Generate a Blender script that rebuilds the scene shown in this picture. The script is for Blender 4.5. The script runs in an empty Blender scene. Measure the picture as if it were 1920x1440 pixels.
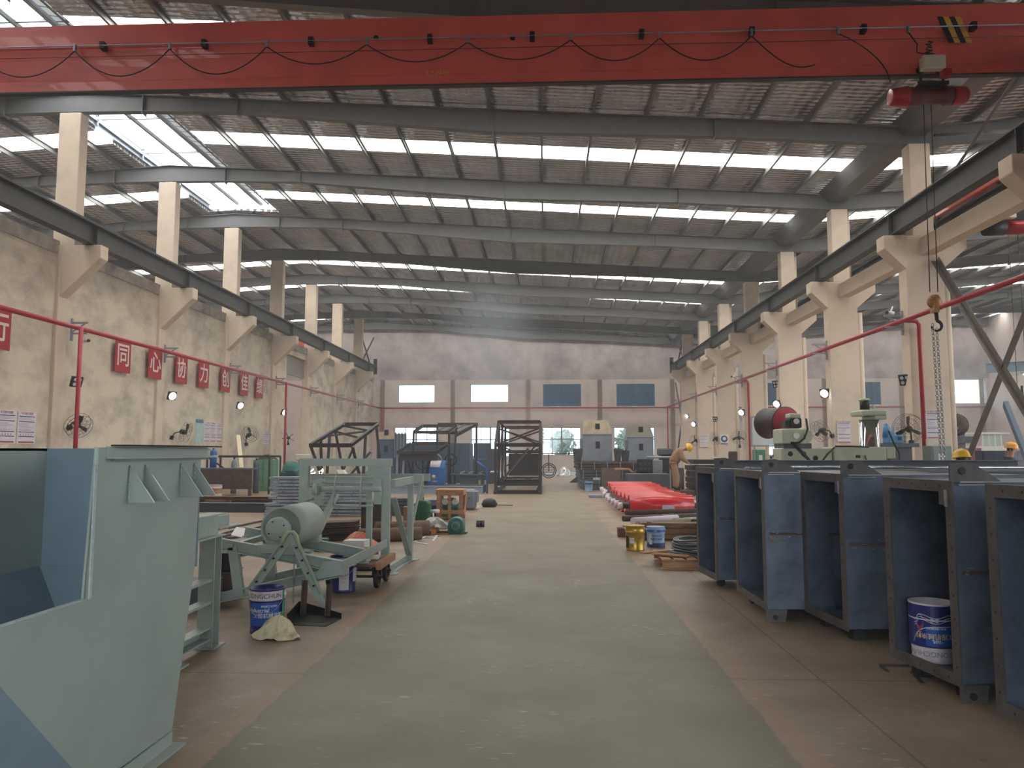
import bpy, bmesh, math, random
from mathutils import Vector, Matrix, Euler
random.seed(7)
SC = bpy.context.scene
COL = SC.collection
# ---------------------------------------------------------------- camera, world, exposure
EYE = 1.6
PITCH = math.atan(127/1440.0)
YAW = math.atan(61/1440.0*math.cos(PITCH))
cam_d = bpy.data.cameras.new('camera'); cam = bpy.data.objects.new('camera', cam_d); COL.objects.link(cam)
cam_d.sensor_width = 36; cam_d.lens = 27.0; cam_d.clip_end = 400; cam_d.clip_start = 0.05
cam.location = (0, 0, EYE); cam.rotation_euler = (math.pi/2+PITCH, 0, YAW)
SC.camera = cam
SC.view_settings.view_transform = 'Standard'; SC.view_settings.look = 'None'
SC.view_settings.gamma = 1; SC.view_settings.use_curve_mapping = False
SC.view_settings.exposure = 0.38
SKYLIGHT_E = 10.0
WORLD_E = 4.5
w = bpy.data.worlds.new('sky'); SC.world = w; w.use_nodes = True
bg = w.node_tree.nodes['Background']; bg.inputs[0].default_value = (0.86, 0.93, 1.0, 1); bg.inputs[1].default_value = WORLD_E

# ---------------------------------------------------------------- view helpers (measured points of the place)
_cp, _sp, _cy, _sy = math.cos(PITCH), math.sin(PITCH), math.cos(YAW), math.sin(YAW)
_fw = Vector((-_sy*_cp, _cy*_cp, _sp)); _rt = Vector((_cy, _sy, 0)); _up = Vector((_sy*_sp, -_cy*_sp, _cp))
def _ray(px, py): return _fw + _rt*((px-960)/1440.0) + _up*((720-py)/1440.0)
def atY(px, py, Y):
    r = _ray(px, py); t = Y/r.y; return Vector((r.x*t, Y, EYE+r.z*t))
def atX(px, py, X):
    r = _ray(px, py); t = X/r.x; return Vector((X, r.y*t, EYE+r.z*t))
def atZ(px, py, Z=0.0):
    r = _ray(px, py); t = (Z-EYE)/r.z; return Vector((r.x*t, r.y*t, Z))

# ---------------------------------------------------------------- materials
MATS = {}
def srgb(c):
    return tuple(((v/255.0)/12.92 if v/255.0 <= 0.04045 else ((v/255.0+0.055)/1.055)**2.4) for v in c)
def mat(name, col, rough=0.6, metal=0.0, var=0.15, scale=4.0, bump=0.0, bscale=None, col2=None, spec=0.5, stretch=None, coat=0.0, detail=6, lo=0.35, hi=0.7):
    """principled material; colour wanders by noise between col and col2"""
    if name in MATS: return MATS[name]
    m = bpy.data.materials.new(name); m.use_nodes = True; MATS[name] = m
    nt = m.node_tree; N = nt.nodes; L = nt.links; b = N['Principled BSDF']
    c = srgb(col); c2 = srgb(col2) if col2 else tuple(v*(1-var*2.2) for v in c)
    b.inputs['Roughness'].default_value = rough; b.inputs['Metallic'].default_value = metal
    b.inputs['Specular IOR Level'].default_value = spec
    if coat: b.inputs['Coat Weight'].default_value = coat
    if var > 0 or col2:
        tc = N.new('ShaderNodeTexCoord'); mp = N.new('ShaderNodeMapping'); L.new(tc.outputs['Object'], mp.inputs[0])
        if stretch: mp.inputs['Scale'].default_value = stretch
        nz = N.new('ShaderNodeTexNoise'); nz.inputs['Scale'].default_value = scale; nz.inputs['Detail'].default_value = detail; nz.inputs['Roughness'].default_value = 0.62
        L.new(mp.outputs[0], nz.inputs['Vector'])
        r = N.new('ShaderNodeValToRGB'); r.color_ramp.elements[0].position = lo; r.color_ramp.elements[1].position = hi
        r.color_ramp.elements[0].color = (*c, 1); r.color_ramp.elements[1].color = (*c2, 1)
        L.new(nz.outputs['Fac'], r.inputs[0]); L.new(r.outputs[0], b.inputs['Base Color'])
        if bump:
            n2 = N.new('ShaderNodeTexNoise'); n2.inputs['Scale'].default_value = bscale or scale*5; n2.inputs['Detail'].default_value = 4
            L.new(mp.outputs[0], n2.inputs['Vector'])
            bp = N.new('ShaderNodeBump'); bp.inputs['Strength'].default_value = bump; bp.inputs['Distance'].default_value = 0.02
            L.new(n2.outputs['Fac'], bp.inputs['Height']); L.new(bp.outputs[0], b.inputs['Normal'])
    else:
        b.inputs['Base Color'].default_value = (*c, 1)
    return m
def emis(name, col, s):
    if name in MATS: return MATS[name]
    m = bpy.data.materials.new(name); m.use_nodes = True; MATS[name] = m
    nt = m.node_tree; N = nt.nodes; N.remove(N['Principled BSDF']); e = N.new('ShaderNodeEmission')
    e.inputs[0].default_value = (*srgb(col), 1); e.inputs[1].default_value = s
    nt.links.new(e.outputs[0], N['Material Output'].inputs[0]); return m
def glass(name='window_glass', tint=(235, 245, 250), f=0.12):
    if name in MATS: return MATS[name]
    m = bpy.data.materials.new(name); m.use_nodes = True; MATS[name] = m
    nt = m.node_tree; N = nt.nodes; N.remove(N['Principled BSDF'])
    t = N.new('ShaderNodeBsdfTransparent'); t.inputs[0].default_value = (*srgb(tint), 1)
    g = N.new('ShaderNodeBsdfGlossy'); g.inputs['Roughness'].default_value = 0.08
    mx = N.new('ShaderNodeMixShader'); mx.inputs[0].default_value = f
    nt.links.new(t.outputs[0], mx.inputs[1]); nt.links.new(g.outputs[0], mx.inputs[2]); nt.links.new(mx.outputs[0], N['Material Output'].inputs[0]); return m

# ---------------------------------------------------------------- mesh builder (world coordinates unless said otherwise)
class MB:
    def __init__(s): s.bm = bmesh.new()
    def quad(s, *ps):
        vs = [s.bm.verts.new(p) for p in ps]; return s.bm.faces.new(vs)
    def box(s, x0, x1, y0, y1, z0, z1):
        return s.obox(Vector(((x0+x1)/2, (y0+y1)/2, (z0+z1)/2)), (abs(x1-x0), abs(y1-y0), abs(z1-z0)))
    def obox(s, c, size, rot=None):
        R = rot if rot is not None else Matrix.Identity(3); c = Vector(c); v = []
        for dz in (-.5, .5):
            for dx, dy in ((-.5, -.5), (.5, -.5), (.5, .5), (-.5, .5)):
                v.append(s.bm.verts.new(c + R @ Vector((dx*size[0], dy*size[1], dz*size[2]))))
        for f in ((3, 2, 1, 0), (4, 5, 6, 7), (0, 1, 5, 4), (1, 2, 6, 5), (2, 3, 7, 6), (3, 0, 4, 7)): s.bm.faces.new([v[i] for i in f])
        return s
    def bar(s, a, b, w, h, up=(0, 0, 1), prof='box', t=0.012):
        """straight member from a to b; w across, h along up; prof box / I / L / C"""
        a = Vector(a); b = Vector(b); d = (b-a); ln = d.length; d.normalize()
        u = Vector(up); sd = d.cross(u)
        if sd.length < 1e-4: sd = d.cross(Vector((0, 1, 0)))
        sd.normalize(); u = sd.cross(d).normalized()
        R = Matrix((sd, d, u)).transposed(); c = (a+b)/2
        if prof == 'box': s.obox(c, (w, ln, h), R)
        elif prof == 'I':
            s.obox(c, (t, ln, h-2*t), R); s.obox(c+u*(h/2-t/2), (w, ln, t), R); s.obox(c-u*(h/2-t/2), (w, ln, t), R)
        elif prof == 'C':
            s.obox(c-sd*(w/2-t/2), (t, ln, h), R); s.obox(c+u*(h/2-t/2)+sd*(t/2), (w-t, ln, t), R); s.obox(c-u*(h/2-t/2)+sd*(t/2), (w-t, ln, t), R)
        elif prof == 'L':
            s.obox(c-sd*(w/2-t/2), (t, ln, h), R); s.obox(c-u*(h/2-t/2)+sd*(t/2), (w-t, ln, t), R)
        return s
    def cyl(s, a, b, r, n=16, r2=None, cap=True):
        a = Vector(a); b = Vector(b); d = (b-a).normalized()
        x = d.orthogonal().normalized(); y = d.cross(x); r2 = r if r2 is None else r2
        A = [s.bm.verts.new(a+(x*math.cos(2*math.pi*i/n)+y*math.sin(2*math.pi*i/n))*r) for i in range(n)]
        B = [s.bm.verts.new(b+(x*math.cos(2*math.pi*i/n)+y*math.sin(2*math.pi*i/n))*r2) for i in range(n)]
        for i in range(n):
            f = s.bm.faces.new((A[i], A[(i+1) % n], B[(i+1) % n], B[i])); f.smooth = True
        if cap: s.bm.faces.new(A[::-1]); s.bm.faces.new(B)
        return s
    def tube(s, pts, r, n=8, closed=False):
        pts = [Vector(p) for p in pts]; m = len(pts); rings = []; x = None
        for i, p in enumerate(pts):
            if closed: d = (pts[(i+1) % m]-pts[i-1])
            else: d = pts[min(i+1, m-1)]-pts[max(i-1, 0)]
            d.normalize()
            if x is None: x = d.orthogonal().normalized()
            x = (x-d*x.dot(d)).normalized(); y = d.cross(x)
            rr = r(i/(m-1)) if callable(r) else r
            rings.append([s.bm.verts.new(p+(x*math.cos(2*math.pi*k/n)+y*math.sin(2*math.pi*k/n))*rr) for k in range(n)])
        for i in range(m if closed else m-1):
            A = rings[i]; B = rings[(i+1) % m]
            for k in range(n):
                f = s.bm.faces.new((A[k], A[(k+1) % n], B[(k+1) % n], B[k])); f.smooth = True
        if not closed: s.bm.faces.new(rings[0][::-1]); s.bm.faces.new(rings[-1])
        return s
    def lathe(s, c, prof, n=28, axis=(0, 0, 1), closed=False):
        """prof = [(r, h)] revolved about axis through c"""
        c = Vector(c); d = Vector(axis).normalized(); x = d.orthogonal().normalized(); y = d.cross(x); rings = []
        for r, h in prof:
            if r < 1e-5: rings.append([s.bm.verts.new(c+d*h)])
            else: rings.append([s.bm.verts.new(c+d*h+(x*math.cos(2*math.pi*i/n)+y*math.sin(2*math.pi*i/n))*r) for i in range(n)])
        for A, B in zip(rings, rings[1:]):
            for i in range(n):
                j = (i+1) % n
                if len(A) == 1 and len(B) == 1: continue
                if len(A) == 1: f = s.bm.faces.new((A[0], B[j], B[i]))
                elif len(B) == 1: f = s.bm.faces.new((A[i], A[j], B[0]))
                else: f = s.bm.faces.new((A[i], A[j], B[j], B[i]))
                f.smooth = True
        return s
    def prism(s, pts, vec):
        """polygon pts extruded by vec"""
        v = Vector(vec); A = [s.bm.verts.new(Vector(p)) for p in pts]; B = [s.bm.verts.new(Vector(p)+v) for p in pts]; n = len(pts)
        s.bm.faces.new(A[::-1]); s.bm.faces.new(B)
        for i in range(n): s.bm.faces.new((A[i], A[(i+1) % n], B[(i+1) % n], B[i]))
        return s
    def xf(s, M):
        bmesh.ops.transform(s.bm, matrix=M, verts=s.bm.verts); return s
    def add(s, other, M=None):
        me = bpy.data.meshes.new('tmp'); other.bm.to_mesh(me)
        if M is not None: me.transform(M)
        s.bm.from_mesh(me); bpy.data.meshes.remove(me); return s

ORG = {}
def _mesh(name, mb, m, origin=None):
    bm = mb.bm; bmesh.ops.recalc_face_normals(bm, faces=bm.faces)
    if origin is not None: bmesh.ops.translate(bm, vec=-Vector(origin), verts=bm.verts)
    me = bpy.data.meshes.new(name); bm.to_mesh(me); bm.free()
    if isinstance(m, (list, tuple)):
        for k in m: me.materials.append(k)
    else: me.materials.append(m)
    return me
def bevel(o, wdt=0.006, seg=1):
    b = o.modifiers.new('bevel', 'BEVEL'); b.width = wdt; b.segments = seg; b.limit_method = 'ANGLE'; b.angle_limit = 0.7; return o
def thing(name, label, cat, loc, group=None):
    o = bpy.data.objects.new(name, None); COL.objects.link(o); o.location = loc; o.empty_display_size = 0.2
    o['label'] = label; o['category'] = cat
    if group: o['group'] = group
    ORG[o] = Vector(loc); return o
def part(root, name, mb, m, label=None, bev=0, kind=None):
    og = ORG[root]; o = bpy.data.objects.new(name, _mesh(name, mb, m, og)); COL.objects.link(o); o.parent = root; ORG[o] = og
    if label: o['label'] = label
    if kind: o['kind'] = kind
    if bev: bevel(o, bev)
    return o
def solo(name, label, cat, mb, m, group=None, bev=0, kind=None, loc=None):
    vs = [v.co for v in mb.bm.verts]
    if loc is None:
        loc = Vector(((min(v.x for v in vs)+max(v.x for v in vs))/2, (min(v.y for v in vs)+max(v.y for v in vs))/2, min(v.z for v in vs)))
    o = bpy.data.objects.new(name, _mesh(name, mb, m, loc)); COL.objects.link(o); o.location = loc; ORG[o] = Vector(loc)
    o['label'] = label; o['category'] = cat
    if group: o['group'] = group
    if kind: o['kind'] = kind
    if bev: bevel(o, bev)
    return o
def struct(name, mb, m, parent=None, label=None):
    o = bpy.data.objects.new(name, _mesh(name, mb, m)); COL.objects.link(o); ORG[o] = Vector((0, 0, 0))
    if parent is not None: o.parent = parent
    else: o['kind'] = 'structure'
    if label: o['label'] = label
    return o
def dup(root, loc=None, rotz=None, label=None, name=None):
    def cp(o, par):
        c = o.copy(); COL.objects.link(c); c.parent = par
        for ch in o.children: cp(ch, c)
        return c
    r = cp(root, root.parent); ORG[r] = ORG.get(root, Vector())
    if loc is not None: r.location = loc
    if rotz is not None: r.rotation_euler = (0, 0, rotz)
    if label: r['label'] = label
    return r
def text_mb(txt, size, depth=0.0, font=None, bold=False):
    """flat text mesh centred on origin in XZ plane facing -Y"""
    cu = bpy.data.curves.new('t', 'FONT'); cu.body = txt; cu.size = size; cu.align_x = 'CENTER'; cu.align_y = 'CENTER'; cu.extrude = depth
    cu.offset = 0.012*size if bold else 0.0; cu.resolution_u = 4
    o = bpy.data.objects.new('t', cu); COL.objects.link(o)
    dg = bpy.context.evaluated_depsgraph_get(); me = bpy.data.meshes.new_from_object(o.evaluated_get(dg))
    bpy.data.objects.remove(o); mb = MB(); mb.bm.from_mesh(me); bpy.data.meshes.remove(me)
    mb.xf(Matrix.Rotation(math.pi/2, 4, 'X')); return mb
ORD = ['nearest', 'second', 'third', 'fourth', 'fifth', 'sixth', 'seventh', 'eighth', 'ninth', 'tenth', 'eleventh', 'twelfth', 'thirteenth', 'fourteenth', 'fifteenth', 'sixteenth', 'seventeenth', 'eighteenth', 'nineteenth', 'twentieth']
def T(x, y=0, z=0): return Matrix.Translation((x, y, z))
def RZ(a): return Matrix.Rotation(a, 4, 'Z')
def RX(a): return Matrix.Rotation(a, 4, 'X')
def RY(a): return Matrix.Rotation(a, 4, 'Y')
# ================================================================ the hall
Y0, YB = -8.0, 64.0
XL, XR = -14.25, 10.75
def ztop(x):
    if x < XL: return 12.5-0.0615*(XL-x)
    if x > XR: return 10.96+0.0615*(x-XR)
    return 12.5-0.0615*(x-XL)
M_plaster = mat('dirty_plaster', (210, 198, 178), 0.9, 0, 0, 1.0, bump=0.25, bscale=14, col2=(150, 140, 128), lo=0.42, hi=0.74, detail=10, stretch=(1, .8, 1.25))
M_conc = mat('painted_concrete', (206, 192, 174), 0.85, 0, 0, 2.2, bump=0.1, col2=(172, 160, 148), lo=0.5, hi=0.85)
M_back = mat('back_wall_panel', (222, 208, 204), 0.85, 0, 0, 0.5, col2=(190, 178, 176), lo=0.5, hi=0.75, detail=8)
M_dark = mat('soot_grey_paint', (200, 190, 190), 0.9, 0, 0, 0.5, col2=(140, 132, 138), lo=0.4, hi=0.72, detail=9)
M_steel = mat('grey_painted_steel', (106, 107, 108), 0.55, 0.1, 0.08, 3)
M_girder = mat('dark_girder_steel', (70, 68, 66), 0.6, 0.2, 0.12, 2)
M_gal = mat('galvanised_steel', (148, 156, 165), 0.45, 0.4, 0.06, 5)
M_frame0 = mat('sheet_rib_grey', (120, 124, 128), .5)
M_sky = emis('skylight_panel', (255, 252, 244), SKYLIGHT_E)

def foil_mat():
    m = bpy.data.materials.new('roof_foil_insulation'); m.use_nodes = True; nt = m.node_tree; N = nt.nodes; L = nt.links; b = N['Principled BSDF']
    b.inputs['Roughness'].default_value = 0.27; b.inputs['Metallic'].default_value = 0.62
    tc = N.new('ShaderNodeTexCoord')
    nz = N.new('ShaderNodeTexNoise'); nz.inputs['Scale'].default_value = 0.8; nz.inputs['Detail'].default_value = 6; L.new(tc.outputs['Object'], nz.inputs['Vector'])
    r = N.new('ShaderNodeValToRGB'); r.color_ramp.elements[0].position = .3; r.color_ramp.elements[1].position = .75
    r.color_ramp.elements[0].color = (*srgb((214, 216, 220)), 1); r.color_ramp.elements[1].color = (*srgb((176, 176, 178)), 1)
    L.new(nz.outputs[0], r.inputs[0]); L.new(r.outputs[0], b.inputs['Base Color'])
    mp = N.new('ShaderNodeMapping'); mp.inputs['Scale'].default_value = (1, 1, 1); L.new(tc.outputs['Object'], mp.inputs[0])
    wx = N.new('ShaderNodeTexWave'); wx.bands_direction = 'X'; wx.inputs['Scale'].default_value = 1.0; wx.inputs['Distortion'].default_value = 2.2; wx.inputs['Detail Scale'].default_value = 1.4
    wy = N.new('ShaderNodeTexWave'); wy.bands_direction = 'Y'; wy.inputs['Scale'].default_value = 1.5; wy.inputs['Distortion'].default_value = 2.6; wy.inputs['Detail Scale'].default_value = 1.7
    L.new(mp.outputs[0], wx.inputs[0]); L.new(mp.outputs[0], wy.inputs[0])
    ad = N.new('ShaderNodeMath'); ad.operation = 'ADD'; L.new(wx.outputs['Fac'], ad.inputs[0]); L.new(wy.outputs['Fac'], ad.inputs[1])
    n2 = N.new('ShaderNodeTexNoise'); n2.inputs['Scale'].default_value = 5; L.new(tc.outputs['Object'], n2.inputs['Vector'])
    a2 = N.new('ShaderNodeMath'); a2.operation = 'ADD'; L.new(ad.outputs[0], a2.inputs[0]); L.new(n2.outputs[0], a2.inputs[1])
    bp = N.new('ShaderNodeBump'); bp.inputs['Strength'].default_value = 0.9; bp.inputs['Distance'].default_value = 0.07
    L.new(a2.outputs[0], bp.inputs['Height']); L.new(bp.outputs[0], b.inputs['Normal']); return m
M_foil = foil_mat()

def floor_mat():
    m = bpy.data.materials.new('workshop_floor'); m.use_nodes = True; nt = m.node_tree; N = nt.nodes; L = nt.links; b = N['Principled BSDF']
    tc = N.new('ShaderNodeTexCoord'); sp = N.new('ShaderNodeSeparateXYZ'); L.new(tc.outputs['Object'], sp.inputs[0])
    def noise(sc, det=8, rough=.65, st=None):
        n = N.new('ShaderNodeTexNoise'); n.inputs['Scale'].default_value = sc; n.inputs['Detail'].default_value = det; n.inputs['Roughness'].default_value = rough
        if st:
            mp = N.new('ShaderNodeMapping'); mp.inputs['Scale'].default_value = st; L.new(tc.outputs['Object'], mp.inputs[0]); L.new(mp.outputs[0], n.inputs['Vector'])
        else: L.new(tc.outputs['Object'], n.inputs['Vector'])
        return n
    def mth(op, a, bb=None, c=None):
        n = N.new('ShaderNodeMath'); n.operation = op
        for i, v in enumerate((a, bb, c)):
            if v is None: continue
            if isinstance(v, (int, float)): n.inputs[i].default_value = v
            else: L.new(v, n.inputs[i])
        return n.outputs[0]
    def mix(f, c1, c2):
        n = N.new('ShaderNodeMix'); n.data_type = 'RGBA'
        if isinstance(f, float): n.inputs[0].default_value = f
        else: L.new(f, n.inputs[0])
        for i, c in ((6, c1), (7, c2)):
            if isinstance(c, tuple): n.inputs[i].default_value = (*srgb(c), 1)
            else: L.new(c, n.inputs[i])
        return n.outputs[2]
    def ramp(v, a, bb):
        n = N.new('ShaderNodeMapRange'); n.inputs[1].default_value = a; n.inputs[2].default_value = bb; L.new(v, n.inputs[0]); return n.outputs[0]
    n1 = noise(0.9).outputs[0]; n2 = noise(5.0).outputs[0]; n3 = noise(0.35, 5).outputs[0]
    dirt = mix(ramp(n1, .35, .7), (150, 130, 108), (118, 101, 84))
    dirt = mix(ramp(n3, .52, .68), dirt, (130, 104, 82))
    wob = mth('MULTIPLY_ADD', n2, 0.10, -0.05)
    X = mth('ADD', sp.outputs[0], wob)
    dx = mth('ABSOLUTE', mth('ADD', X, 0.22))            # centre of aisle at -0.22, half 1.52
    green = mix(ramp(n1, .3, .75), (116, 107, 80), (102, 94, 70))
    # worn out further down the hall
    wear = mth('MULTIPLY', ramp(mth('ADD', sp.outputs[1], mth('MULTIPLY', n3, 14.0)), 12.0, 30.0), 0.75)
    green = mix(wear, green, (132, 116, 90))
    strip = mth('MULTIPLY', mth('LESS_THAN', dx, 1.70), mth('SUBTRACT', 1.0, ramp(mth('ADD', sp.outputs[1], 0), 9.0, 20.0)))
    c = mix(mth('MULTIPLY', strip, 0.6), dirt, (152, 118, 88))
    inside = N.new('ShaderNodeMapRange'); inside.inputs[1].default_value = 1.535; inside.inputs[2].default_value = 1.515; L.new(dx, inside.inputs[0])
    fade = mth('SUBTRACT', 1.0, ramp(sp.outputs[1], 26.0, 45.0))
    c = mix(mth('MULTIPLY', inside.outputs[0], fade), c, green)
    # scuffs: short pale scratches
    n4 = noise(26, 3, .5, (0.35, 1.1, 1)).outputs[0]; n5 = noise(0.8, 4).outputs[0]
    sc = mth('MULTIPLY', ramp(n4, .62, .70), ramp(n5, .50, .62))
    c = mix(mth('MULTIPLY', sc, 0.65), c, (196, 186, 172))
    # dark spots
    n6 = noise(9, 2).outputs[0]; c = mix(mth('MULTIPLY', ramp(n6, .70, .78), 0.5), c, (70, 62, 56))
    # slab joints
    def joint(coord, period, off):
        f = mth('FRACT', mth('DIVIDE', mth('ADD', coord, off), period)); d = mth('ABSOLUTE', mth('SUBTRACT', f, 0.5))
        return mth('GREATER_THAN', d, 0.5-0.008/period)
    j = mth('MAXIMUM', joint(mth('ADD', sp.outputs[0], mth('MULTIPLY', n1, .03)), 5.2, 3.25), joint(sp.outputs[1], 6.0, 0.35))
    out = mth('SUBTRACT', 1.0, inside.outputs[0])
    c = mix(mth('MULTIPLY', mth('MULTIPLY', j, out), 0.55), c, (66, 56, 50))
    L.new(c, b.inputs['Base Color'])
    b.inputs['Roughness'].default_value = 0.55; L.new(ramp(n1, -1.0, 2.2), b.inputs['Roughness'])
    b.inputs['Specular IOR Level'].default_value = 0.45
    bp = N.new('ShaderNodeBump'); bp.inputs['Strength'].default_value = 0.12; bp.inputs['Distance'].default_value = 0.01; L.new(n2, bp.inputs['Height']); L.new(bp.outputs[0], b.inputs['Normal'])
    return m
mb = MB(); mb.box(-39, 36.6, Y0-6, YB, -0.25, 0); struct('floor', mb, floor_mat())
mb = MB(); mb.box(-160, 160, -120, 200, -0.6, -0.26); struct('ground', mb, mat('outside_ground', (150, 148, 140), .9, 0, .2, .3))

# ---- ceiling sheets with slots for the daylight strips and the ridge opening
RX0, RX1 = -15.45, -12.15          # ridge vent opening
RYE = 34.0
strips = [(18.0, 18.95), (25.0, 26.1), (31.0, 32.0), (43.0, 44.0), (49.0, 50.0), (61.3, 61.9)]  # last strip is an added one behind a rafter, to brighten the back wall
def sheet(mb, xa, xb, ya, yb, th=0.12, off=0.2):
    za, zb = ztop(xa)+off, ztop(xb)+off
    mb.prism([(xa, ya, za), (xb, ya, zb), (xb, ya, zb+th), (xa, ya, za+th)], (0, yb-ya, 0))
ys = [Y0]
for a, b in strips: ys += [a, b]
ys.append(YB+0.4)
mb = MB()
for i in range(0, len(ys), 2):
    ya, yb = ys[i], ys[i+1]
    for xa, xb in ((-39, RX0), (RX1, XR), (XR, 36.6)): sheet(mb, xa, xb, ya, yb)
    if yb > RYE: sheet(mb, RX0, XL, max(ya, RYE), yb); sheet(mb, XL, RX1, max(ya, RYE), yb)
struct('ceiling', mb, M_foil)
nwin = 0
halls = [(-39, RX0), (RX1, XR), (XR, 36.6)]
for a, b in strips:
    mb = MB()
    for xa, xb in halls: sheet(mb, xa+0.02, xb-0.02, a, b, 0.02, 0.22)
    if a > RYE: sheet(mb, RX0, XL, a, b, 0.02, 0.22); sheet(mb, XL, RX1, a, b, 0.02, 0.22)
    nwin += 1; struct('window_%d' % nwin, mb, M_sky)  # the rearmost of these is the added strip lighting the back wall

# ---- ridge vent (raised daylight monitor) over the left column row
M_vent = emis('translucent_vent_sheet', (206, 208, 204), 0.62)
M_ventw = emis('bright_vent_sheet', (255, 255, 255), 6.0)
vent = thing('ridge_vent', 'raised ridge vent with translucent sheets above the left column row', 'roof vent', (-13.8, 4, 12.7))
mb = MB(); n = 8
for k in range(n):
    a0 = k/n; a1 = (k+1)/n
    x0 = RX0-0.5+(RX1-RX0+1.0)*a0; x1 = RX0-0.5+(RX1-RX0+1.0)*a1
    z0 = 13.15+0.45*math.sin(math.pi*a0); z1 = 13.15+0.45*math.sin(math.pi*a1)
    if k < 4: continue
    mb.quad((x0, Y0, z0), (x1, Y0, z1), (x1, RYE, z1), (x0, RYE, z0))
part(vent, 'grey_cover', mb, M_vent)
mb = MB()
for k in range(4):
    a0 = k/n; a1 = (k+1)/n
    x0 = RX0-0.5+(RX1-RX0+1.0)*a0; x1 = RX0-0.5+(RX1-RX0+1.0)*a1
    z0 = 13.15+0.45*math.sin(math.pi*a0); z1 = 13.15+0.45*math.sin(math.pi*a1)
    mb.quad((x0, Y0, z0), (x1, Y0, z1), (x1, RYE, z1), (x0, RYE, z0))
part(vent, 'bright_cover', mb, M_ventw, 'bright daylight half of the vent cover')
mb = MB(); pts = [(RX0, RYE, 12.75)]
for k in range(n+1):
    a0 = k/n; pts.append((RX0+(RX1-RX0)*a0, RYE, 13.2+0.4*math.sin(math.pi*a0)))
pts.append((RX1, RYE, 12.75)); mb.prism(pts, (0, 0.02, 0)); part(vent, 'end_sheet', mb, emis('vent_end_sheet', (250, 250, 250), 1.6))
mb = MB()
for x in (RX0+.05, RX1-.05):
    mb.bar((x, Y0, 12.85), (x, RYE, 12.85), .1, .22, prof='C')
    mb.bar((x, Y0, 13.2), (x, RYE, 13.2), .08, .12)
    y = 4.0
    while y < RYE: mb.bar((x, y, 12.8), (x, y, 13.2), .08, .08); y += 3.0
mb.bar((-14.1, Y0, 13.0), (-14.1, RYE, 13.0), .08, .12); mb.bar((-13.0, Y0, 12.95), (-13.0, RYE, 12.95), .14, .1)
y = 4.0
while y < RYE: mb.bar((RX0, y, 13.05), (RX1, y, 13.05), .06, .08); y += 3.0
part(vent, 'vent_frame', mb, M_gal)  # painted grey steel; bluish skylight on it is put into this paler tone
mb = MB(); y = 2.0
while y < RYE: mb.bar((-13.7, y, 13.56), (-12.0, y, 13.22), .035, .02); y += .45
part(vent, 'sheet_rib', mb, M_frame0, kind='stuff')
mb = MB()
for x in (-12.65,):
    mb.bar((x, Y0, 13.3), (x, RYE, 13.3), .03, .05); mb.bar((x, Y0, 12.95), (x, RYE, 12.95), .03, .05)
    y = 4.0
    while y < RYE-.4: mb.bar((x, y, 12.95), (x, y+.25, 13.3), .02, .02); mb.bar((x, y+.25, 13.3), (x, y+.5, 12.95), .02, .02); y += 0.5
part(vent, 'vent_truss', mb, M_girder)

# ---- rafters, one built-up steel frame beam per column row and hall
def rafter(pts_bot, Y, xa, xb, label, grp):
    mid = (xa+xb)/2
    t = thing('roof_rafter', label, 'roof beam', (mid, Y, ztop(mid)), grp)
    web = MB(); fl = MB(); st = []
    top = [(x, Y, ztop(x)) for x, z in pts_bot]; bot = [(x, Y, z) for x, z in pts_bot]
    for i in range(len(bot)-1):
        web.prism([bot[i], bot[i+1], top[i+1], top[i]], (0, 0.014, 0))
        fl.bar(Vector(bot[i])+Vector((0, .007, 0)), Vector(bot[i+1])+Vector((0, .007, 0)), .24, .02, up=(0, 0, 1))
    fl.bar((xa, Y, ztop(xa)-.01), (xb, Y, ztop(xb)-.01), .24, .02)
    for x in [p[0] for p in pts_bot[1:-1]]:
        zb = dict(pts_bot)[x]; st.append(MB().box(x-.012, x+.012, Y-.13, Y+.13, zb-.09, ztop(x)))
    part(t, 'web', web, M_steel); part(t, 'flange', fl, M_steel)
    for q in st: part(t, 'stiffener', q, M_steel)
rows = [4, 10, 16, 22, 28, 34, 40, 46, 52, 58]
seen = 0
for Y in rows + [63.6]:
    od = {4: 'foremost', 10: 'second', 16: 'third', 22: 'fourth', 28: 'fifth', 34: 'sixth', 40: 'seventh', 46: 'eighth', 52: 'ninth', 58: 'tenth', 63.6: 'last'}[Y]
    rafter([(-14.25, 11.88), (-12.1, 11.86), (-9.2, 11.78), (-1.5, 11.03), (5.0, 10.78), (10.75, 10.42)], Y, XL, XR,
           'grey steel roof rafter over the middle bay, %s from the camera' % od, 'rafters of the middle roof')
    rafter([(10.75, 10.42), (17, 10.75), (24, 11.3), (31, 11.9), (36.4, 11.95)], Y, XR, 36.4,
           'grey steel roof rafter over the right-hand bay, %s from the camera' % od, 'rafters of the right roof')
    rafter([(-38, 10.5), (-31, 10.85), (-24, 11.25), (-19.4, 11.78), (-16.4, 11.86), (-14.25, 11.88)], Y, -38, XL,
           'grey steel roof rafter over the left-hand bay, %s from the camera' % od, 'rafters of the left roof')
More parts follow.
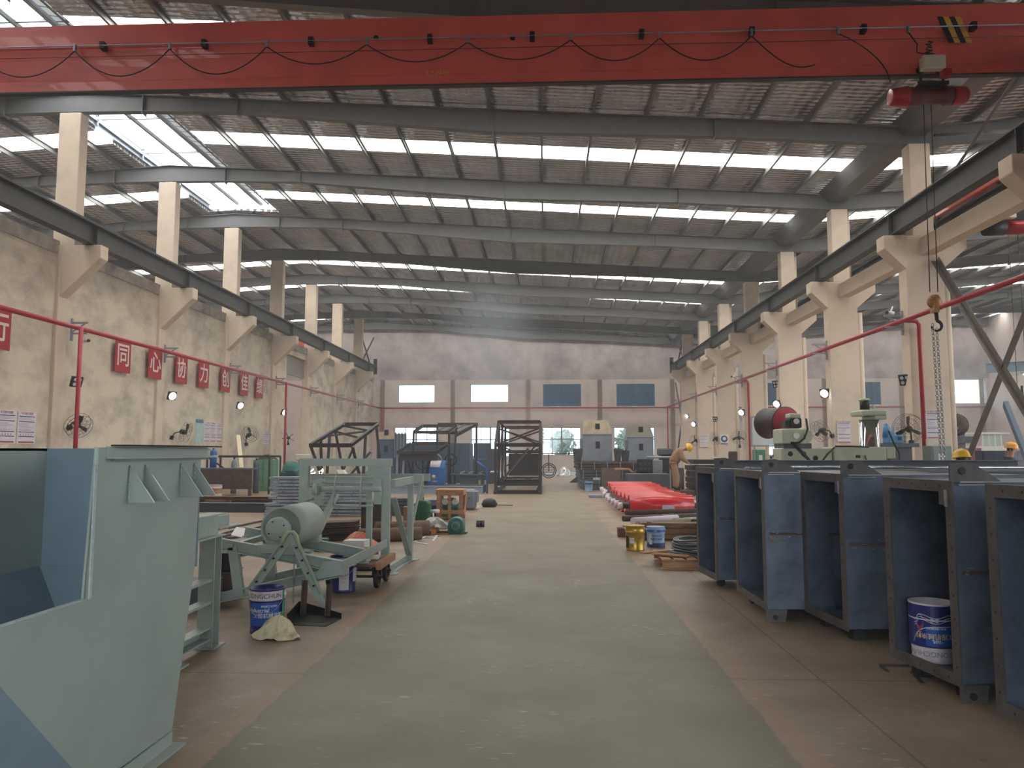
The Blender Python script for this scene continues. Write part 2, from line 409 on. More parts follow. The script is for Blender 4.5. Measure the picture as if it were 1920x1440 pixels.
# ---- purlins run the length of the hall
def purl(x, lab, grp):
    mb = MB(); z = ztop(x)+.1; mb.bar((x, Y0, z), (x, YB, z), .07, .2, prof='C', t=.008)
    solo('roof_purlin', lab, 'purlin', mb, M_steel, grp)
xs = []; x = 9.25
while x > -12.0: xs.append(x); x -= 1.55
xs = xs[::-1]
for i, x in enumerate(xs): purl(x, 'thin grey purlin under the middle roof, %s counted from the left columns' % ORD[i].replace('nearest', 'first'), 'purlins under the middle roof')
for i in range(16): purl(12.3+1.55*i, 'thin grey purlin under the right roof, %s counted from the right columns' % ORD[i].replace('nearest', 'first'), 'purlins under the right roof')
for i in range(14): purl(-16.1-1.55*i, 'thin grey purlin under the left roof, %s counted from the left columns' % ORD[i].replace('nearest', 'first'), 'purlins under the left roof')
for x, n_ in ((-13.4, 'right of the ridge'), (-15.1, 'left of the ridge')):
    mb = MB(); mb.bar((x, RYE+.1, ztop(x)+.1), (x, YB, ztop(x)+.1), .07, .2, prof='C', t=.008); solo('roof_purlin', 'short grey purlin beyond the end of the ridge vent, %s' % n_, 'purlin', mb, M_steel)
# valley gutter over the right columns
mb = MB(); YG = Y0+.05; mb.prism([(XR-.62, YG, 11.12), (XR-.3, YG, 10.72), (XR+.3, YG, 10.72), (XR+.62, YG, 11.12), (XR+.58, YG, 11.15), (XR+.27, YG, 10.76), (XR-.27, YG, 10.76), (XR-.58, YG, 11.15)], (0, YB-YG-.05, 0))
solo('valley_gutter', 'long dark valley gutter running over the right column row', 'gutter', mb, M_steel)

# ---- concrete columns with corbels
M_concb = mat('column_concrete', (208, 192, 172), 0.85, 0, 0, 1.6, bump=0.08, col2=(186, 174, 162), lo=0.5, hi=0.8)
def column_left(Y, i):
    t = thing('concrete_column', 'cream concrete column of the left wall row, %s from the camera' % ORD[i], 'column', (-14.3, Y, 0), 'columns along the left wall')
    lo = MB(); lo.box(-14.62, -14.31, Y-.25, Y+.25, 0, 7.7); part(t, 'shaft', lo, M_concb, bev=.015)
    up = MB(); up.box(-14.6, -13.93, Y-.2, Y+.2, 7.7, 11.8); part(t, 'upper_shaft', up, M_concb, bev=.015)
    st = MB(); st.box(-14.4, -14.1, Y-.1, Y+.1, 11.8, 11.9); part(t, 'steel_seat', st, M_steel)
    cb = MB(); cb.prism([(-14.33, Y-.2, 6.15), (-14.33, Y-.2, 7.72), (-13.12, Y-.2, 7.72), (-13.12, Y-.2, 7.32)], (0, .4, 0)); part(t, 'corbel', cb, M_concb, bev=.015)
def column_right(Y, i):
    t = thing('concrete_column', 'cream Y-headed concrete column of the right row, %s from the camera' % ORD[i], 'column', (10.7, Y, 0), 'columns of the right row')
    lo = MB(); lo.box(10.22, 11.25, Y-.25, Y+.25, 0, 7.7); part(t, 'shaft', lo, M_concb, bev=.015)
    up = MB(); up.box(10.45, 11.05, Y-.22, Y+.22, 7.7, 10.4); part(t, 'upper_shaft', up, M_concb, bev=.015)
    for s, xa, xb in ((-1, 10.24, 9.63), (1, 11.23, 11.92)):
        cb = MB(); cb.prism([(xa, Y-.25, 6.72), (xa, Y-.25, 7.72), (xb, Y-.25, 7.72), (xb, Y-.25, 7.33)], (0, .5, 0)); part(t, 'corbel', cb, M_concb, bev=.015)
    d = MB(); d.cyl((11.385, Y+.0, 0.0), (11.385, Y+.0, 6.6), .12, 14)
    solo('downpipe', 'cream rain downpipe on the %s column of the right row' % ORD[i], 'downpipe', d, M_concb, 'downpipes on the right columns')
    d = MB(); d.cyl((11.2, Y+.36, 7.8), (11.2, Y+.36, 10.7), .12, 14); solo('downpipe', 'upper cream downpipe behind the %s column of the right row' % ORD[i], 'downpipe', d, M_concb, 'upper downpipes behind the right columns')
for i, Y in enumerate(rows[1:]): column_left(Y, i)
for i, Y in enumerate(rows[1:]): column_right(Y, i)
# concrete tie beams between right columns
for i, (a, b) in enumerate(zip(rows[1:], rows[2:])):
    mb = MB(); mb.box(10.62, 10.98, a+.26, b-.26, 7.12, 7.62)
    solo('tie_beam', 'cream concrete tie beam of the right row between its %s and %s columns' % (ORD[i], ORD[i+1]), 'concrete beam', mb, M_concb, 'tie beams of the right row', bev=.01)
# ---- crane runway girders with rail
def runway(x, lab):
    t = thing('runway_girder', lab, 'crane girder', (x, 10, 7.74)); a, b = Y0+2, 60.5
    mb = MB(); mb.bar((x, a, 8.06), (x, b, 8.06), .3, .62, prof='I', t=.02); part(t, 'i_beam', mb, M_girder)
    mb = MB(); mb.bar((x, a, 8.42), (x, b, 8.42), .07, .09); part(t, 'rail', mb, M_girder)
    for Y in rows[1:]: part(t, 'bearing_plate', MB().box(x-.12, x+.12, Y-.15, Y+.15, 7.72, 7.76).box(x-.14, x+.14, Y-.01, Y+.01, 7.755, 8.36), M_girder)
    mb = MB(); mb.box(x-.14, x+.14, 60.5, 60.62, 7.76, 9.0); part(t, 'end_stop', mb, M_girder)
runway(-13.5, 'long dark crane runway girder on the corbels of the left wall')
runway(10.02, 'long dark crane runway girder on the left corbels of the right column row')
runway(11.75, 'long dark crane runway girder on the far side of the right column row')

# ---- left wall with ring beam, tall doorway between two columns
DY0, DY1 = 42.2, 46.0
mb = MB()
mb.box(-14.75, -14.42, Y0, DY0, 0, 7.45); mb.box(-14.75, -14.42, DY1, YB, 0, 7.45); mb.box(-14.75, -14.42, DY0, DY1, 7.1, 7.45)
wl = struct('wall_left', mb, M_plaster)
mb = MB(); mb.box(-14.78, -14.38, Y0, YB, 7.45, 7.84); struct('trim_1', mb, mat('sooty_ring_beam', (176, 166, 156), .9, 0, 0, 1.5, col2=(96, 88, 86), lo=.35, hi=.75))
mb = MB(); mb.box(-14.7, -14.6, DY0, DY1, 6.0, 7.1)
for k in range(14): mb.box(-14.6, -14.57, DY0, DY1, 6.02+k*.078, 6.07+k*.078)
struct('door_1', mb, mat('shutter_metal', (168, 166, 158), .5, .3, .05))
# back wall : upper soot-dark band, openings
def wall_with_holes(name, x0, x1, z0, z1, holes, Y, th, m):
    xsx = sorted({x0, x1, *[h[0] for h in holes], *[h[1] for h in holes]}); zs = sorted({z0, z1, *[h[2] for h in holes], *[h[3] for h in holes]}); mb = MB()
    for xa, xb in zip(xsx, xsx[1:]):
        run = None
        for za, zb in zip(zs, zs[1:]):
            cx, cz = (xa+xb)/2, (za+zb)/2
            if any(h[0] < cx < h[1] and h[2] < cz < h[3] for h in holes): continue
            mb.box(xa, xb, Y, Y+th, za, zb)
    return struct(name, mb, m)
up_open = [(-12.28, -9.2, 5.7, 7.22), (-6.2, -3.0, 5.72, 7.25), (27.0+6.0, 36.0, 5.5, 7.5)]
up_blue = [(-0.1, 3.05, 5.36, 7.22), (5.97, 9.15, 5.36, 7.22), (12.0, 15.2, 5.36, 7.22), (18.3, 21.5, 5.4, 7.25), (24.4, 27.55, 5.45, 7.3)]
low = [(-12.55, -8.95, 1.2, 3.65), (-6.1, -2.9, 1.2, 3.65), (-0.15, 3.0, 1.3, 3.62), (5.75, 9.1, 1.3, 3.62), (12.0, 15.2, 1.3, 3.62), (17.9, 21.3, 1.3, 3.62), (-20, -17, 1.2, 3.6)]
wall_with_holes('wall_back', -39, 36.6, 0, 7.6, up_open+up_blue+low, YB, .3, M_back)
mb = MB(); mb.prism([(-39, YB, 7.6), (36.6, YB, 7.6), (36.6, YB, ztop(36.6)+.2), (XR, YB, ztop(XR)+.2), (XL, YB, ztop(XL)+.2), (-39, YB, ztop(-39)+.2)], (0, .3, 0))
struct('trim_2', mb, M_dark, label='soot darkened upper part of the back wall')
mb = MB()
for x in (-13.6, -7.65, -1.35, 4.6, 10.6, 16.8, 23.0, 29.2, 35.6): mb.box(x-.18, x+.18, YB-.1, YB+.01, 0, 7.62)
struct('trim_3', mb, M_concb)
M_frame = mat('aluminium_frame', (150, 152, 156), .4, .5, 0)
M_glass = glass()
for h in up_open+low:
    nwin += 1; x0, x1, z0, z1 = h; mb = MB(); f = .05
    mb.box(x0, x1, YB+.1, YB+.18, z0, z0+f); mb.box(x0, x1, YB+.1, YB+.18, z1-f, z1); mb.box(x0, x0+f, YB+.1, YB+.18, z0, z1); mb.box(x1-f, x1, YB+.1, YB+.18, z0, z1)
    if h in low:
        zm = z0+(z1-z0)*.58; mb.box(x0, x1, YB+.1, YB+.18, zm-.04, zm+.04)
        for k in (1, 2, 3): xx = x0+(x1-x0)*k/4; mb.box(xx-(.06 if k == 2 else .025), xx+(.06 if k == 2 else .025), YB+.1, YB+.18, z0, z1)
    o = struct('window_%d' % nwin, mb, M_frame)
    mb = MB(); mb.box(x0+.03, x1-.03, YB+.13, YB+.14, z0+.03, z1-.03); struct('pane', mb, M_glass, o)
M_curt = mat('blue_blackout_cloth', (74, 108, 140), .8, 0, .08, 1.2)
cnames = ['left of the two tall columns, in the middle bay', 'in the middle bay close to the right column row', 'first beyond the right column row', 'second beyond the right column row', 'third beyond the right column row']
for i, (x0, x1, z0, z1) in enumerate(up_blue):
    mb = MB(); n = 24
    for k in range(n):
        xa = x0+(x1-x0)*k/n; xb = x0+(x1-x0)*(k+1)/n
        ya = YB-.03+.012*math.sin(k*1.9); yb = YB-.03+.012*math.sin((k+1)*1.9)
        mb.prism([(xa, ya, z0), (xb, yb, z0), (xb, yb+.01, z0), (xa, ya+.01, z0)], (0, 0, z1-z0))
    solo('blue_curtain', ['blue cloth over an upper back wall window, leftmost of all', 'blue cloth over an upper back wall window just left of the right columns', 'blue cloth over an upper back wall window, seen between far columns', 'blue cloth over an upper back wall window, seen left and right of a column', 'blue cloth over an upper back wall window above the drilling machine, rightmost'][i], 'curtain', mb, M_curt, 'blue window cloths')
# right wall of the next hall
mb = MB(); mb.box(36.3, 36.6, 20, 52.5, 0, 12.6); mb.box(36.3, 36.6, 52.5, 60, 0, 5.4); mb.box(36.3, 36.6, 52.5, 60, 7.6, 12.6); mb.box(36.3, 36.6, 60, YB, 0, 12.6)
struct('wall_right', mb, M_back)
mb = MB(); mb.box(-39.3, -39, Y0, YB, 0, 11.3); struct('wall_far_left', mb, M_plaster)
mb = MB()
for xa, xb in ((-39, -30), (-22, -4.5), (4.5, 19), (27, 36.6)): mb.box(xa, xb, Y0-.3, Y0, 0, 12.8)
for xa, xb in ((-30, -22), (-4.5, 4.5), (19, 27)): mb.box(xa, xb, Y0-.3, Y0, 6.0, 12.8)
struct('wall_front', mb, M_plaster)
nwin += 1; mb = MB()
for y in (52.5, 54.4, 56.3, 58.2, 59.95): mb.box(36.4, 36.45, y, y+.05, 5.4, 7.6)
for z in (5.4, 7.55): mb.box(36.4, 36.45, 52.5, 60, z, z+.05)
o = struct('window_%d' % nwin, mb, M_frame); mb = MB(); mb.box(36.42, 36.43, 52.5, 60, 5.42, 7.58); struct('pane', mb, M_glass, o)
# outside: pale trees seen through the lower windows
def outside_tree(x, y, h, lab):
    t = thing('tree', lab, 'tree', (x, y, -.26)); mb = MB(); mb.cyl((x, y, -.26), (x, y, h*.5), .18, 8, .1); part(t, 'trunk', mb, mat('bark', (110, 100, 88), .9))
    mb = MB(); rnd = random.Random(int(x*10))
    for k in range(420):
        a = rnd.random()*6.28; e = rnd.uniform(-1, 1); r = rnd.random()**.4*h*.33
        c = Vector((x+math.cos(a)*r*math.sqrt(1-e*e), y+math.sin(a)*r*math.sqrt(1-e*e), h*.62+e*r*1.1))
        R = Euler((rnd.random()*6, rnd.random()*6, 0)).to_matrix(); q = .22
        mb.quad(*[c+R@Vector(v) for v in ((-q, -q*.5, 0), (q, -q*.5, .03), (q, q*.5, 0), (-q, q*.5, .03))])
    part(t, 'foliage', mb, mat('pale_foliage', (126, 148, 130), .8, 0, .2))
for i, (x, y, h) in enumerate([(-1.5, 74, 4.6), (1.8, 76, 3.8), (14, 75, 5.0), (8.3, 77, 4)]):
    outside_tree(x, y, h, 'green tree outside, seen through the lower back window %s' % ['behind the braced frame', 'left of the grey silos', 'beyond the right columns', 'behind the shorter grey silo'][i])
# ================================================================ travelling crane
M_red = mat('crane_red_paint', (226, 98, 84), 0.42, 0, 0.10, 1.2, coat=.15)
M_redd = mat('hoist_red_paint', (176, 36, 42), 0.35, 0, 0.10, 5)
M_blk = mat('black_iron', (40, 38, 38), 0.5, 0.3, 0.1, 6)
M_rub = mat('black_rubber', (28, 28, 30), 0.6, 0, 0.1, 8)
M_cream = mat('cream_enclosure', (206, 200, 180), 0.5, 0, 0.08, 6)
M_pipe = mat('fire_pipe_red', (172, 34, 52), 0.35, 0, 0.08, 3)
M_white = mat('white_paint', (226, 226, 222), 0.5, 0, 0.04, 5)
M_yel = mat('yellow_paint', (224, 170, 60), 0.5, 0, 0.06, 5)
CY = 14.0
crane = thing('overhead_crane', 'long red overhead crane girder spanning the hall above the aisle', 'crane', (-1.7, CY, 8.4))
mb = MB(); xa, xb = -13.3, 9.85
sec = [(13.80, 9.80), (13.80, 9.36), (13.83, 9.33), (13.86, 9.12), (13.89, 8.72), (13.87, 8.70), (13.87, 8.52), (13.98, 8.52), (14.20, 9.36), (14.20, 9.80)]
mb.prism([(xa, y, z) for y, z in sec], (xb-xa, 0, 0)); part(crane, 'box_girder', mb, M_red)
mb = MB(); mb.box(xa, xb, 13.87, 14.0, 8.49, 8.519); part(crane, 'bottom_flange', mb, M_girder, 'dark bottom flange the hoist rolls on')
for x in (xa-.15, xb+.15):
    mb = MB(); mb.box(x-.16, x+.16, 12.6, 15.4, 8.56, 9.0); e = part(crane, 'end_truck', mb, M_red, bev=.02)
    for y in (12.85, 15.15): part(e, 'wheel', MB().cyl((x-.06, y, 8.63), (x+.06, y, 8.63), .165, 20), M_blk)
for px in (705, 961):
    p = atY(px, 71, 13.8); part(crane, 'access_hole', MB().cyl((p.x, 13.79, p.z), (p.x, 13.803, p.z), .05, 16), M_blk, 'round dark hole in the web')
# hazard stripes at the right end
def onbeam(px, py): return atY(px, py, 13.795)
for i, (a, b, m) in enumerate([(1757, 1768, M_blk), (1768, 1779, M_yel), (1779, 1790, M_blk), (1790, 1801, M_yel)]):
    P0 = [onbeam(a, 31), onbeam(b, 31), onbeam(b+22, 80), onbeam(a+22, 80)]
    part(crane, 'hazard_stripe', MB().prism(P0, (0, .004, 0)), m, 'black painted stripe' if m is M_blk else 'yellow painted stripe')
tm = text_mb('LY-N-05', .125, .001, bold=True); p = atY(822, 137, 13.87); tm.xf(T(p.x, 13.868, p.z)); part(crane, 'painted_number', tm, M_yel, 'small yellow painted number LY-N-05')
rail_z = lambda x: 9.325
mb = MB(); mb.cyl((xa, 13.70, 9.33), (xb, 13.70, 9.33), .012, 8); part(crane, 'festoon_rail', mb, M_gal)
mb = MB(); mb.cyl((xa, 13.74, 9.13), (xb, 13.74, 9.13), .006, 6); part(crane, 'stay_wire', mb, M_blk)
for px, py in ((193, 103), (383, 100), (583, 97), (806, 93), (998, 91), (1203, 87), (1410, 84), (1620, 81), (1826, 78)):
    p = atY(px, py, 13.75); part(crane, 'rail_bracket', MB().box(p.x-.045, p.x+.045, 13.69, 13.82, 9.27, 9.41), M_blk)
cab = thing('festoon_cable', 'black cable looping below the rail of the red crane girder', 'cable', (-1, 13.7, 9.0))
pxs = [-45, 140, 318, 500, 687, 877, 1070, 1237, 1410, 1573, 1705]
pts = [atY(px, 100, 13.70).x for px in pxs]
sags = [.50, .52, .52, .36, .36, .36, .42, .45, .62, .66]
for i, x in enumerate(pts):
    mb = MB(); mb.box(x-.02, x+.02, 13.67, 13.73, 9.22, 9.36); part(cab, 'cable_trolley', mb, M_gal)
for i in range(len(pts)-1):
    L = [(pts[i]+(pts[i+1]-pts[i])*t/14, 13.70, 9.23-sags[i]*(1-(2*t/14-1)**2)) for t in range(15)]
    if i >= 8: L = [(pts[i]+(pts[i+1]-pts[i])*(t/14)*(.72 if i == 8 else .8), 13.70, 9.23-sags[i]*math.sin(t/14*math.pi*.62)) for t in range(15)]
    if i == 9: L = L[:0] + [(pts[9]+.9*math.sin(t/10*1.5), 13.70, 9.23-.95*(t/10)**1.2) for t in range(11)]
    part(cab, 'cable_loop', MB().tube(L, .011, 6), M_rub)
hx = atY(1738, 190, CY).x; hz = 8.12
p0 = (pts[-1], 13.70, 9.23); L = [p0, (pts[-1]+.15, 13.7, 9.0), (hx-.3, 13.68, 8.83), (hx-.05, 13.66, 8.77)]
part(cab, 'cable_loop', MB().tube(L, .012, 6), M_rub)
hoist = thing('electric_hoist', 'red electric rope hoist hanging under the right end of the red crane girder', 'hoist', (hx, CY, 7.9))
mb = MB(); mb.lathe((hx-.68, CY-.02, 8.14), [(0, 0), (.13, 0), (.15, .01), (.16, .05), (.19, .3), (.185, .31)], 24, (1, 0, 0)); o = part(hoist, 'motor', mb, M_redd, 'bright red motor bell'); 
mb = MB(); mb.lathe((hx-.38, CY-.02, 8.14), [(.175, 0), (.175, .28), (.15, .29), (.15, .65), (.175, .66), (.175, .8), (0, .8)], 24, (1, 0, 0)); part(hoist, 'rope_drum', mb, mat('greasy_red', (120, 34, 34), .4, 0, .3, 8, col2=(50, 38, 34)))
mb = MB(); mb.lathe((hx+.44, CY-.02, 8.14), [(.17, 0), (.175, .04), (.17, .2), (.13, .27), (0, .27)], 20, (1, 0, 0)); part(hoist, 'gearbox', mb, M_redd)
mb = MB()
for x in (hx-.2, hx+.2): mb.bar((x, CY-.2, 8.25), (x, CY-.22, 8.7), .05, .02)
mb.box(hx-.28, hx+.28, CY-.26, CY+.2, 8.26, 8.32)
part(hoist, 'trolley_frame', mb, M_blk)
for x in (hx-.17, hx+.17): part(hoist, 'trolley_wheel', MB().cyl((x, CY-.2, 8.58), (x, CY-.1, 8.58), .07, 18), M_blk)
bx = atY(1752, 150, 13.55).x
part(hoist, 'control_box', MB().box(bx-.2, bx+.2, 13.5, 13.68, 8.45, 8.7), M_cream, 'cream control box', bev=.02)
part(hoist, 'limit_switch', MB().box(bx+.17, bx+.32, 13.55, 13.7, 8.33, 8.46), M_redd)
part(hoist, 'cable_knot', MB().tube([(bx-.05+.07*math.sin(k*1.7), 13.58+.04*math.cos(k*2.3), 8.72+.02*k) for k in range(14)], .014, 6), M_rub)
rope_x = [atY(1733, 230, CY).x, atY(1747, 230, CY).x]; hk = atY(1752, 568, CY)
for i, x in enumerate(rope_x):
    part(hoist, 'wire_rope', MB().cyl((x, CY, 8.0), (hk.x+(-.07, .07)[i], CY, hk.z+.2), .009, 8), M_blk)
blk = part(hoist, 'hook_block', MB().lathe((hk.x, CY-.09, hk.z+.02), [(0, 0), (.07, .01), (.12, .05), (.13, .09), (.12, .13), (.07, .17), (0, .18)], 18, (0, 1, 0)).box(hk.x-.05, hk.x+.05, CY-.07, CY+.07, hk.z-.18, hk.z+.14), mat('worn_orange_paint', (196, 134, 62), .5, .1, .3, 14, col2=(96, 70, 48)), 'worn orange hook block')
L = [(hk.x+.02, CY, hk.z-.14), (hk.x+.03, CY, hk.z-.3)] + [(hk.x+.02+.09*math.cos(a), CY, hk.z-.42+.09*math.sin(a)) for a in [1.3, .9, .4, 0, -.5, -1, -1.5, -2, -2.6, -3.1]]
part(blk, 'hook', MB().tube(L, lambda t: .035-.018*t, 10), M_blk)
def chain(x0, z0, x1, z1, dy, n, lab):
    mb = MB(); a = Vector((x0, CY+dy, z0)); b = Vector((x1, CY+dy, z1)); d = (b-a)/n
    for k in range(n):
        c = a+d*(k+.5); h = d.length*.78; w_ = .024; L = []
        for q in range(10):
            t = 2*math.pi*q/10; v = Vector((w_*math.cos(t), 0, h*.82*math.sin(t)))
            if k % 2: v = Vector((0, v.x, v.z))
            L.append(c+v)
        mb.tube(L, .0075, 4, closed=True)
    return solo('lifting_chain', lab, 'chain', mb, mat('bright_chain', (150, 150, 150), .35, .8, .1), 'chains on the crane hook')
zc = hk.z-.46
chain(hk.x-.06, zc+.08, hk.x-.02, 1.35, -.02, 52, 'steel chain on the crane hook, left strand')
chain(hk.x+.03, zc, hk.x+.06, 1.35, .02, 50, 'steel chain on the crane hook, right strand')
# ---- second crane, in the right-hand bay
c2 = thing('overhead_crane', 'red crane of the right-hand bay behind the nearest white tie beams', 'crane', (20, 20.8, 8.4))
mb = MB(); mb.box(11.6, 11.95, 19.4, 23.2, 8.52, 8.98); part(c2, 'end_truck', mb, M_red, bev=.02)
for y in (19.7, 22.9): part(c2, 'wheel', MB().cyl((11.7, y, 8.6), (11.84, y, 8.6), .15, 18), M_blk)
mb = MB(); mb.box(11.95, 36, 20.9, 21.35, 8.3, 9.0); part(c2, 'box_girder', mb, M_red)
h2 = thing('electric_hoist', 'dark hoist with red drum under the crane of the right-hand bay', 'hoist', (13.1, 20.8, 7.7))
q = atY(1888, 402, 20.6); part(h2, 'control_box', MB().box(q.x-.2, q.x+.2, 20.5, 20.7, q.z-.12, q.z+.12), M_cream, 'cream control box', bev=.02)
q = atY(1890, 427, 20.9); part(h2, 'rope_drum', MB().cyl((q.x-.1, 20.9, q.z), (q.x+.9, 20.9, q.z), .19, 20), M_redd)
part(h2, 'motor', MB().cyl((q.x-.62, 20.9, q.z), (q.x-.12, 20.9, q.z), .21, 20), M_blk)
part(h2, 'trolley', MB().box(q.x-.3, q.x+.5, 20.85, 21.4, q.z+.2, 8.3), M_blk)
for dx in (.0, .25): part(h2, 'wire_rope', MB().cyl((q.x+dx, 20.9, q.z), (q.x+dx, 20.9, 3.2), .007, 6), M_blk)
part(h2, 'hook', MB().tube([(q.x+.12, 20.9, 3.35), (q.x+.12, 20.9, 3.1)]+[(q.x+.12+.09*math.cos(a), 20.9, 3.0+.09*math.sin(a)) for a in (1.4, .6, 0, -.7, -1.5, -2.3, -3)], .03, 8), M_blk)
c3 = MB(); c3.box(-37.5, -14.9, 46.8, 47.3, 7.95, 8.5); solo('overhead_crane', 'red crane girder of the left-hand bay glimpsed above the far left wall', 'crane', c3, M_red)
# steel beam across the right-hand bay near the welding glare
mb = MB(); mb.bar((28.2, 50, 6.9), (36.2, 50, 7.35), .25, .6, prof='I', t=.03); solo('jib_beam', 'blue grey steel beam high in the right-hand bay beside the glare', 'steel beam', mb, mat('blue_grey_paint', (98, 128, 150), .5, .1, .08))

# ================================================================ steel bracing in the column rows
def brace(name, a, b, lab, w=.09, grp='diagonal braces', m=None):
    mb = MB(); mb.bar(a, b, w, w, prof='L', t=.012); solo(name, lab, 'brace', mb, m or M_steel, grp)
M_brace = mat('brown_grey_steel', (120, 112, 106), .5, .3, .1)
brace('diagonal_brace', (11.0, 21.7, 7.0), (11.0, 16.4, .6), 'thick diagonal steel brace falling from the hook side towards the camera, right row', .16, m=M_brace)
brace('diagonal_brace', (11.12, 21.7, .4), (11.12, 16.4, 6.9), 'thick diagonal steel brace rising towards the camera, right row', .16, m=M_brace)
brace('diagonal_brace', (11.0, 21.7, 8.6), (11.0, 16.4, 10.9), 'upper brace above the right crane girder, rising towards the camera', .08)
brace('diagonal_brace', (11.1, 21.7, 10.6), (11.1, 16.4, 8.5), 'upper brace above the right crane girder, falling towards the camera', .08)
for sx, nm in ((-14.3, 'left'), (10.8, 'right')):
    for (ya, za, yb, zb, q) in ((58.3, 8, 63.5, 11.2, 'rising to the back wall'), (58.3, 11.2, 63.5, 8, 'falling to the back wall'), (58.3, 1.0, 63.5, 7.3, 'low down, rising to the back wall'), (58.3, 7.3, 63.5, 1.0, 'low down, falling to the back wall')):
        if nm == 'left' and za in (1.0, 7.3): continue
        brace('diagonal_brace', (sx, ya, za), (sx, yb, zb), 'dark diagonal brace at far end of %s columns, %s' % (nm, q), .1, m=M_girder)

# ================================================================ fire pipes
PZ_ = 5.24
mb = MB(); mb.cyl((-13.75, 2, PZ_), (-13.75, 63.5, PZ_), .068, 14); mb.cyl((-13.75, 2, PZ_), (-13.75, 2.01, PZ_), .07, 14)
lp = thing('fire_pipe', 'long dark red fire pipe running along the left wall', 'pipe', (-13.75, 30, PZ_)); part(lp, 'main_pipe', mb, M_pipe)
for y, lab in ((21.72, 'nearest vertical drop'), (39.7, 'farther vertical drop')):
    part(lp, 'drop_pipe', MB().cyl((-13.75+.2, y, 0), (-13.75+.2, y, PZ_), .062, 12), M_pipe)
rp = thing('fire_pipe', 'long dark red fire pipe running along the right column row', 'pipe', (10.0, 30, PZ_)); part(rp, 'main_pipe', MB().cyl((10.0, 2, PZ_), (10.0, 63.5, PZ_), .068, 14), M_pipe)
for y in (21.6, 39.6): part(rp, 'drop_pipe', MB().tube([(10.0, y, PZ_), (10.35, y, PZ_-.02), (10.42, y, PZ_-.12), (10.42, y, 0)], .058, 12), M_pipe)
bp_ = thing('fire_pipe', 'dark red fire pipe running level across the back wall', 'pipe', (0, 63.6, PZ_)); part(bp_, 'main_pipe', MB().cyl((-13.75, 63.55, PZ_-.02), (36, 63.55, PZ_-.02), .06, 12), M_pipe)
for x in (-13.5, 10.1): part(bp_, 'drop_pipe', MB().cyl((x, 63.5, 0), (x, 63.5, PZ_), .055, 12), M_pipe)
# pipe brackets
pb = thing('pipe_bracket', 'grey triangular pipe bracket on the nearest left wall column', 'bracket', (0, 0, 0), 'pipe brackets on the left wall')
part(pb, 'wall_plate', MB().box(0, .05, -.04, .04, -.32, .36), M_gal)
part(pb, 'arm', MB().box(.05, .52, -.025, .025, .2, .25), M_gal)
part(pb, 'lower_arm', MB().box(.05, .5, -.025, .025, -.125, -.075), M_gal)
part(pb, 'strut', MB().bar((.05, 0, -.05), (.42, 0, .2), .035, .035), M_gal)
pb.location = (-14.22, 22.3, PZ_)
for i, Y in enumerate(rows[4:], 1): dup(pb, (-14.22, Y+.0, PZ_), 0, 'grey triangular pipe bracket on the %s column of the left wall' % ORD[i])
b2 = dup(pb, (10.22, 22.1, PZ_), math.pi, 'pale triangular pipe bracket on the tall column nearest the hook'); b2['group'] = 'pipe brackets on the right columns'
for i, Y in enumerate(rows[4:], 1):
    b = dup(b2, (10.22, Y+.0, PZ_), math.pi, 'pale triangular pipe bracket on the right row, %s column back from the hook' % ORD[i].replace('nearest', 'first'))
# cctv cameras by the brackets
def cctv(loc, rz, lab):
    t = thing('security_camera', lab, 'camera', (0, 0, 0)); part(t, 'housing', MB().cyl((-.12, 0, 0), (.12, 0, 0), .045, 14), M_white); part(t, 'lens_hood', MB().cyl((.12, 0, 0), (.15, 0, 0), .048, 14), M_blk)
    part(t, 'arm', MB().bar((0, 0, .02), (-.1, 0, .18), .03, .03), M_white); t.location = loc; t.rotation_euler = (0, 0, rz)
cctv((-13.9, 22.55, 4.95), -.5, 'small white security camera under the left pipe near the hopper')
cctv((9.75, 21.8, 5.5), 3.6, 'small white security camera by the right pipe near the hook')
cctv((9.75, 39.8, 5.45), 3.6, 'small white security camera on the fifth right column')

# ================================================================ floodlights
M_lamp = emis('lit_floodlight', (245, 250, 255), 22)
M_lampoff = mat('unlit_led', (210, 214, 220), .2)
def flood(lab, lit):
    t = thing('floodlight', lab, 'lamp', (0, 0, 0), 'floodlights on the columns')
    part(t, 'housing', MB().box(-.17, .17, -.05, .03, -.16, .16), M_blk, bev=.01)
    if lit: part(t, 'lens', MB().lathe((0, -.055, 0), [(.001, 0), (.13, .0), (.14, .01)], 18, (0, -1, 0)), M_lamp, 'glowing lens')
    else:
        for dx in (-.07, .07):
            for dz in (-.07, .07): part(t, 'led_cell', MB().cyl((dx, -.05, dz), (dx, -.062, dz), .05, 14), M_lampoff)
    part(t, 'bracket', MB().tube([(0, .03, 0), (0, .12, -.02), (0, .16, -.08)], .015, 6).box(-.04, .04, .1, .17, -.2, -.05), M_blk); return t
fo = flood('unlit square floodlight with four cells on the nearest left wall column', False); fl_ = flood('lit floodlight on the second column of the left wall', True)
def put(o, loc, rz, tilt=0.35): o.location = loc; o.rotation_euler = (tilt, 0, rz)
RF = math.radians(62)      # left lamps face right and a little toward the camera
put(fo, (-13.98, 22.3, 3.69), RF)
put(fl_, (-13.98, 28.2, 3.70), RF)
for Y, n in ((34.2, 'third'), (40.2, 'fourth')):
    d = dup(fl_, None, None, 'lit floodlight on the %s column of the left wall' % n); put(d, (-13.95, Y+.4, 3.72), RF)
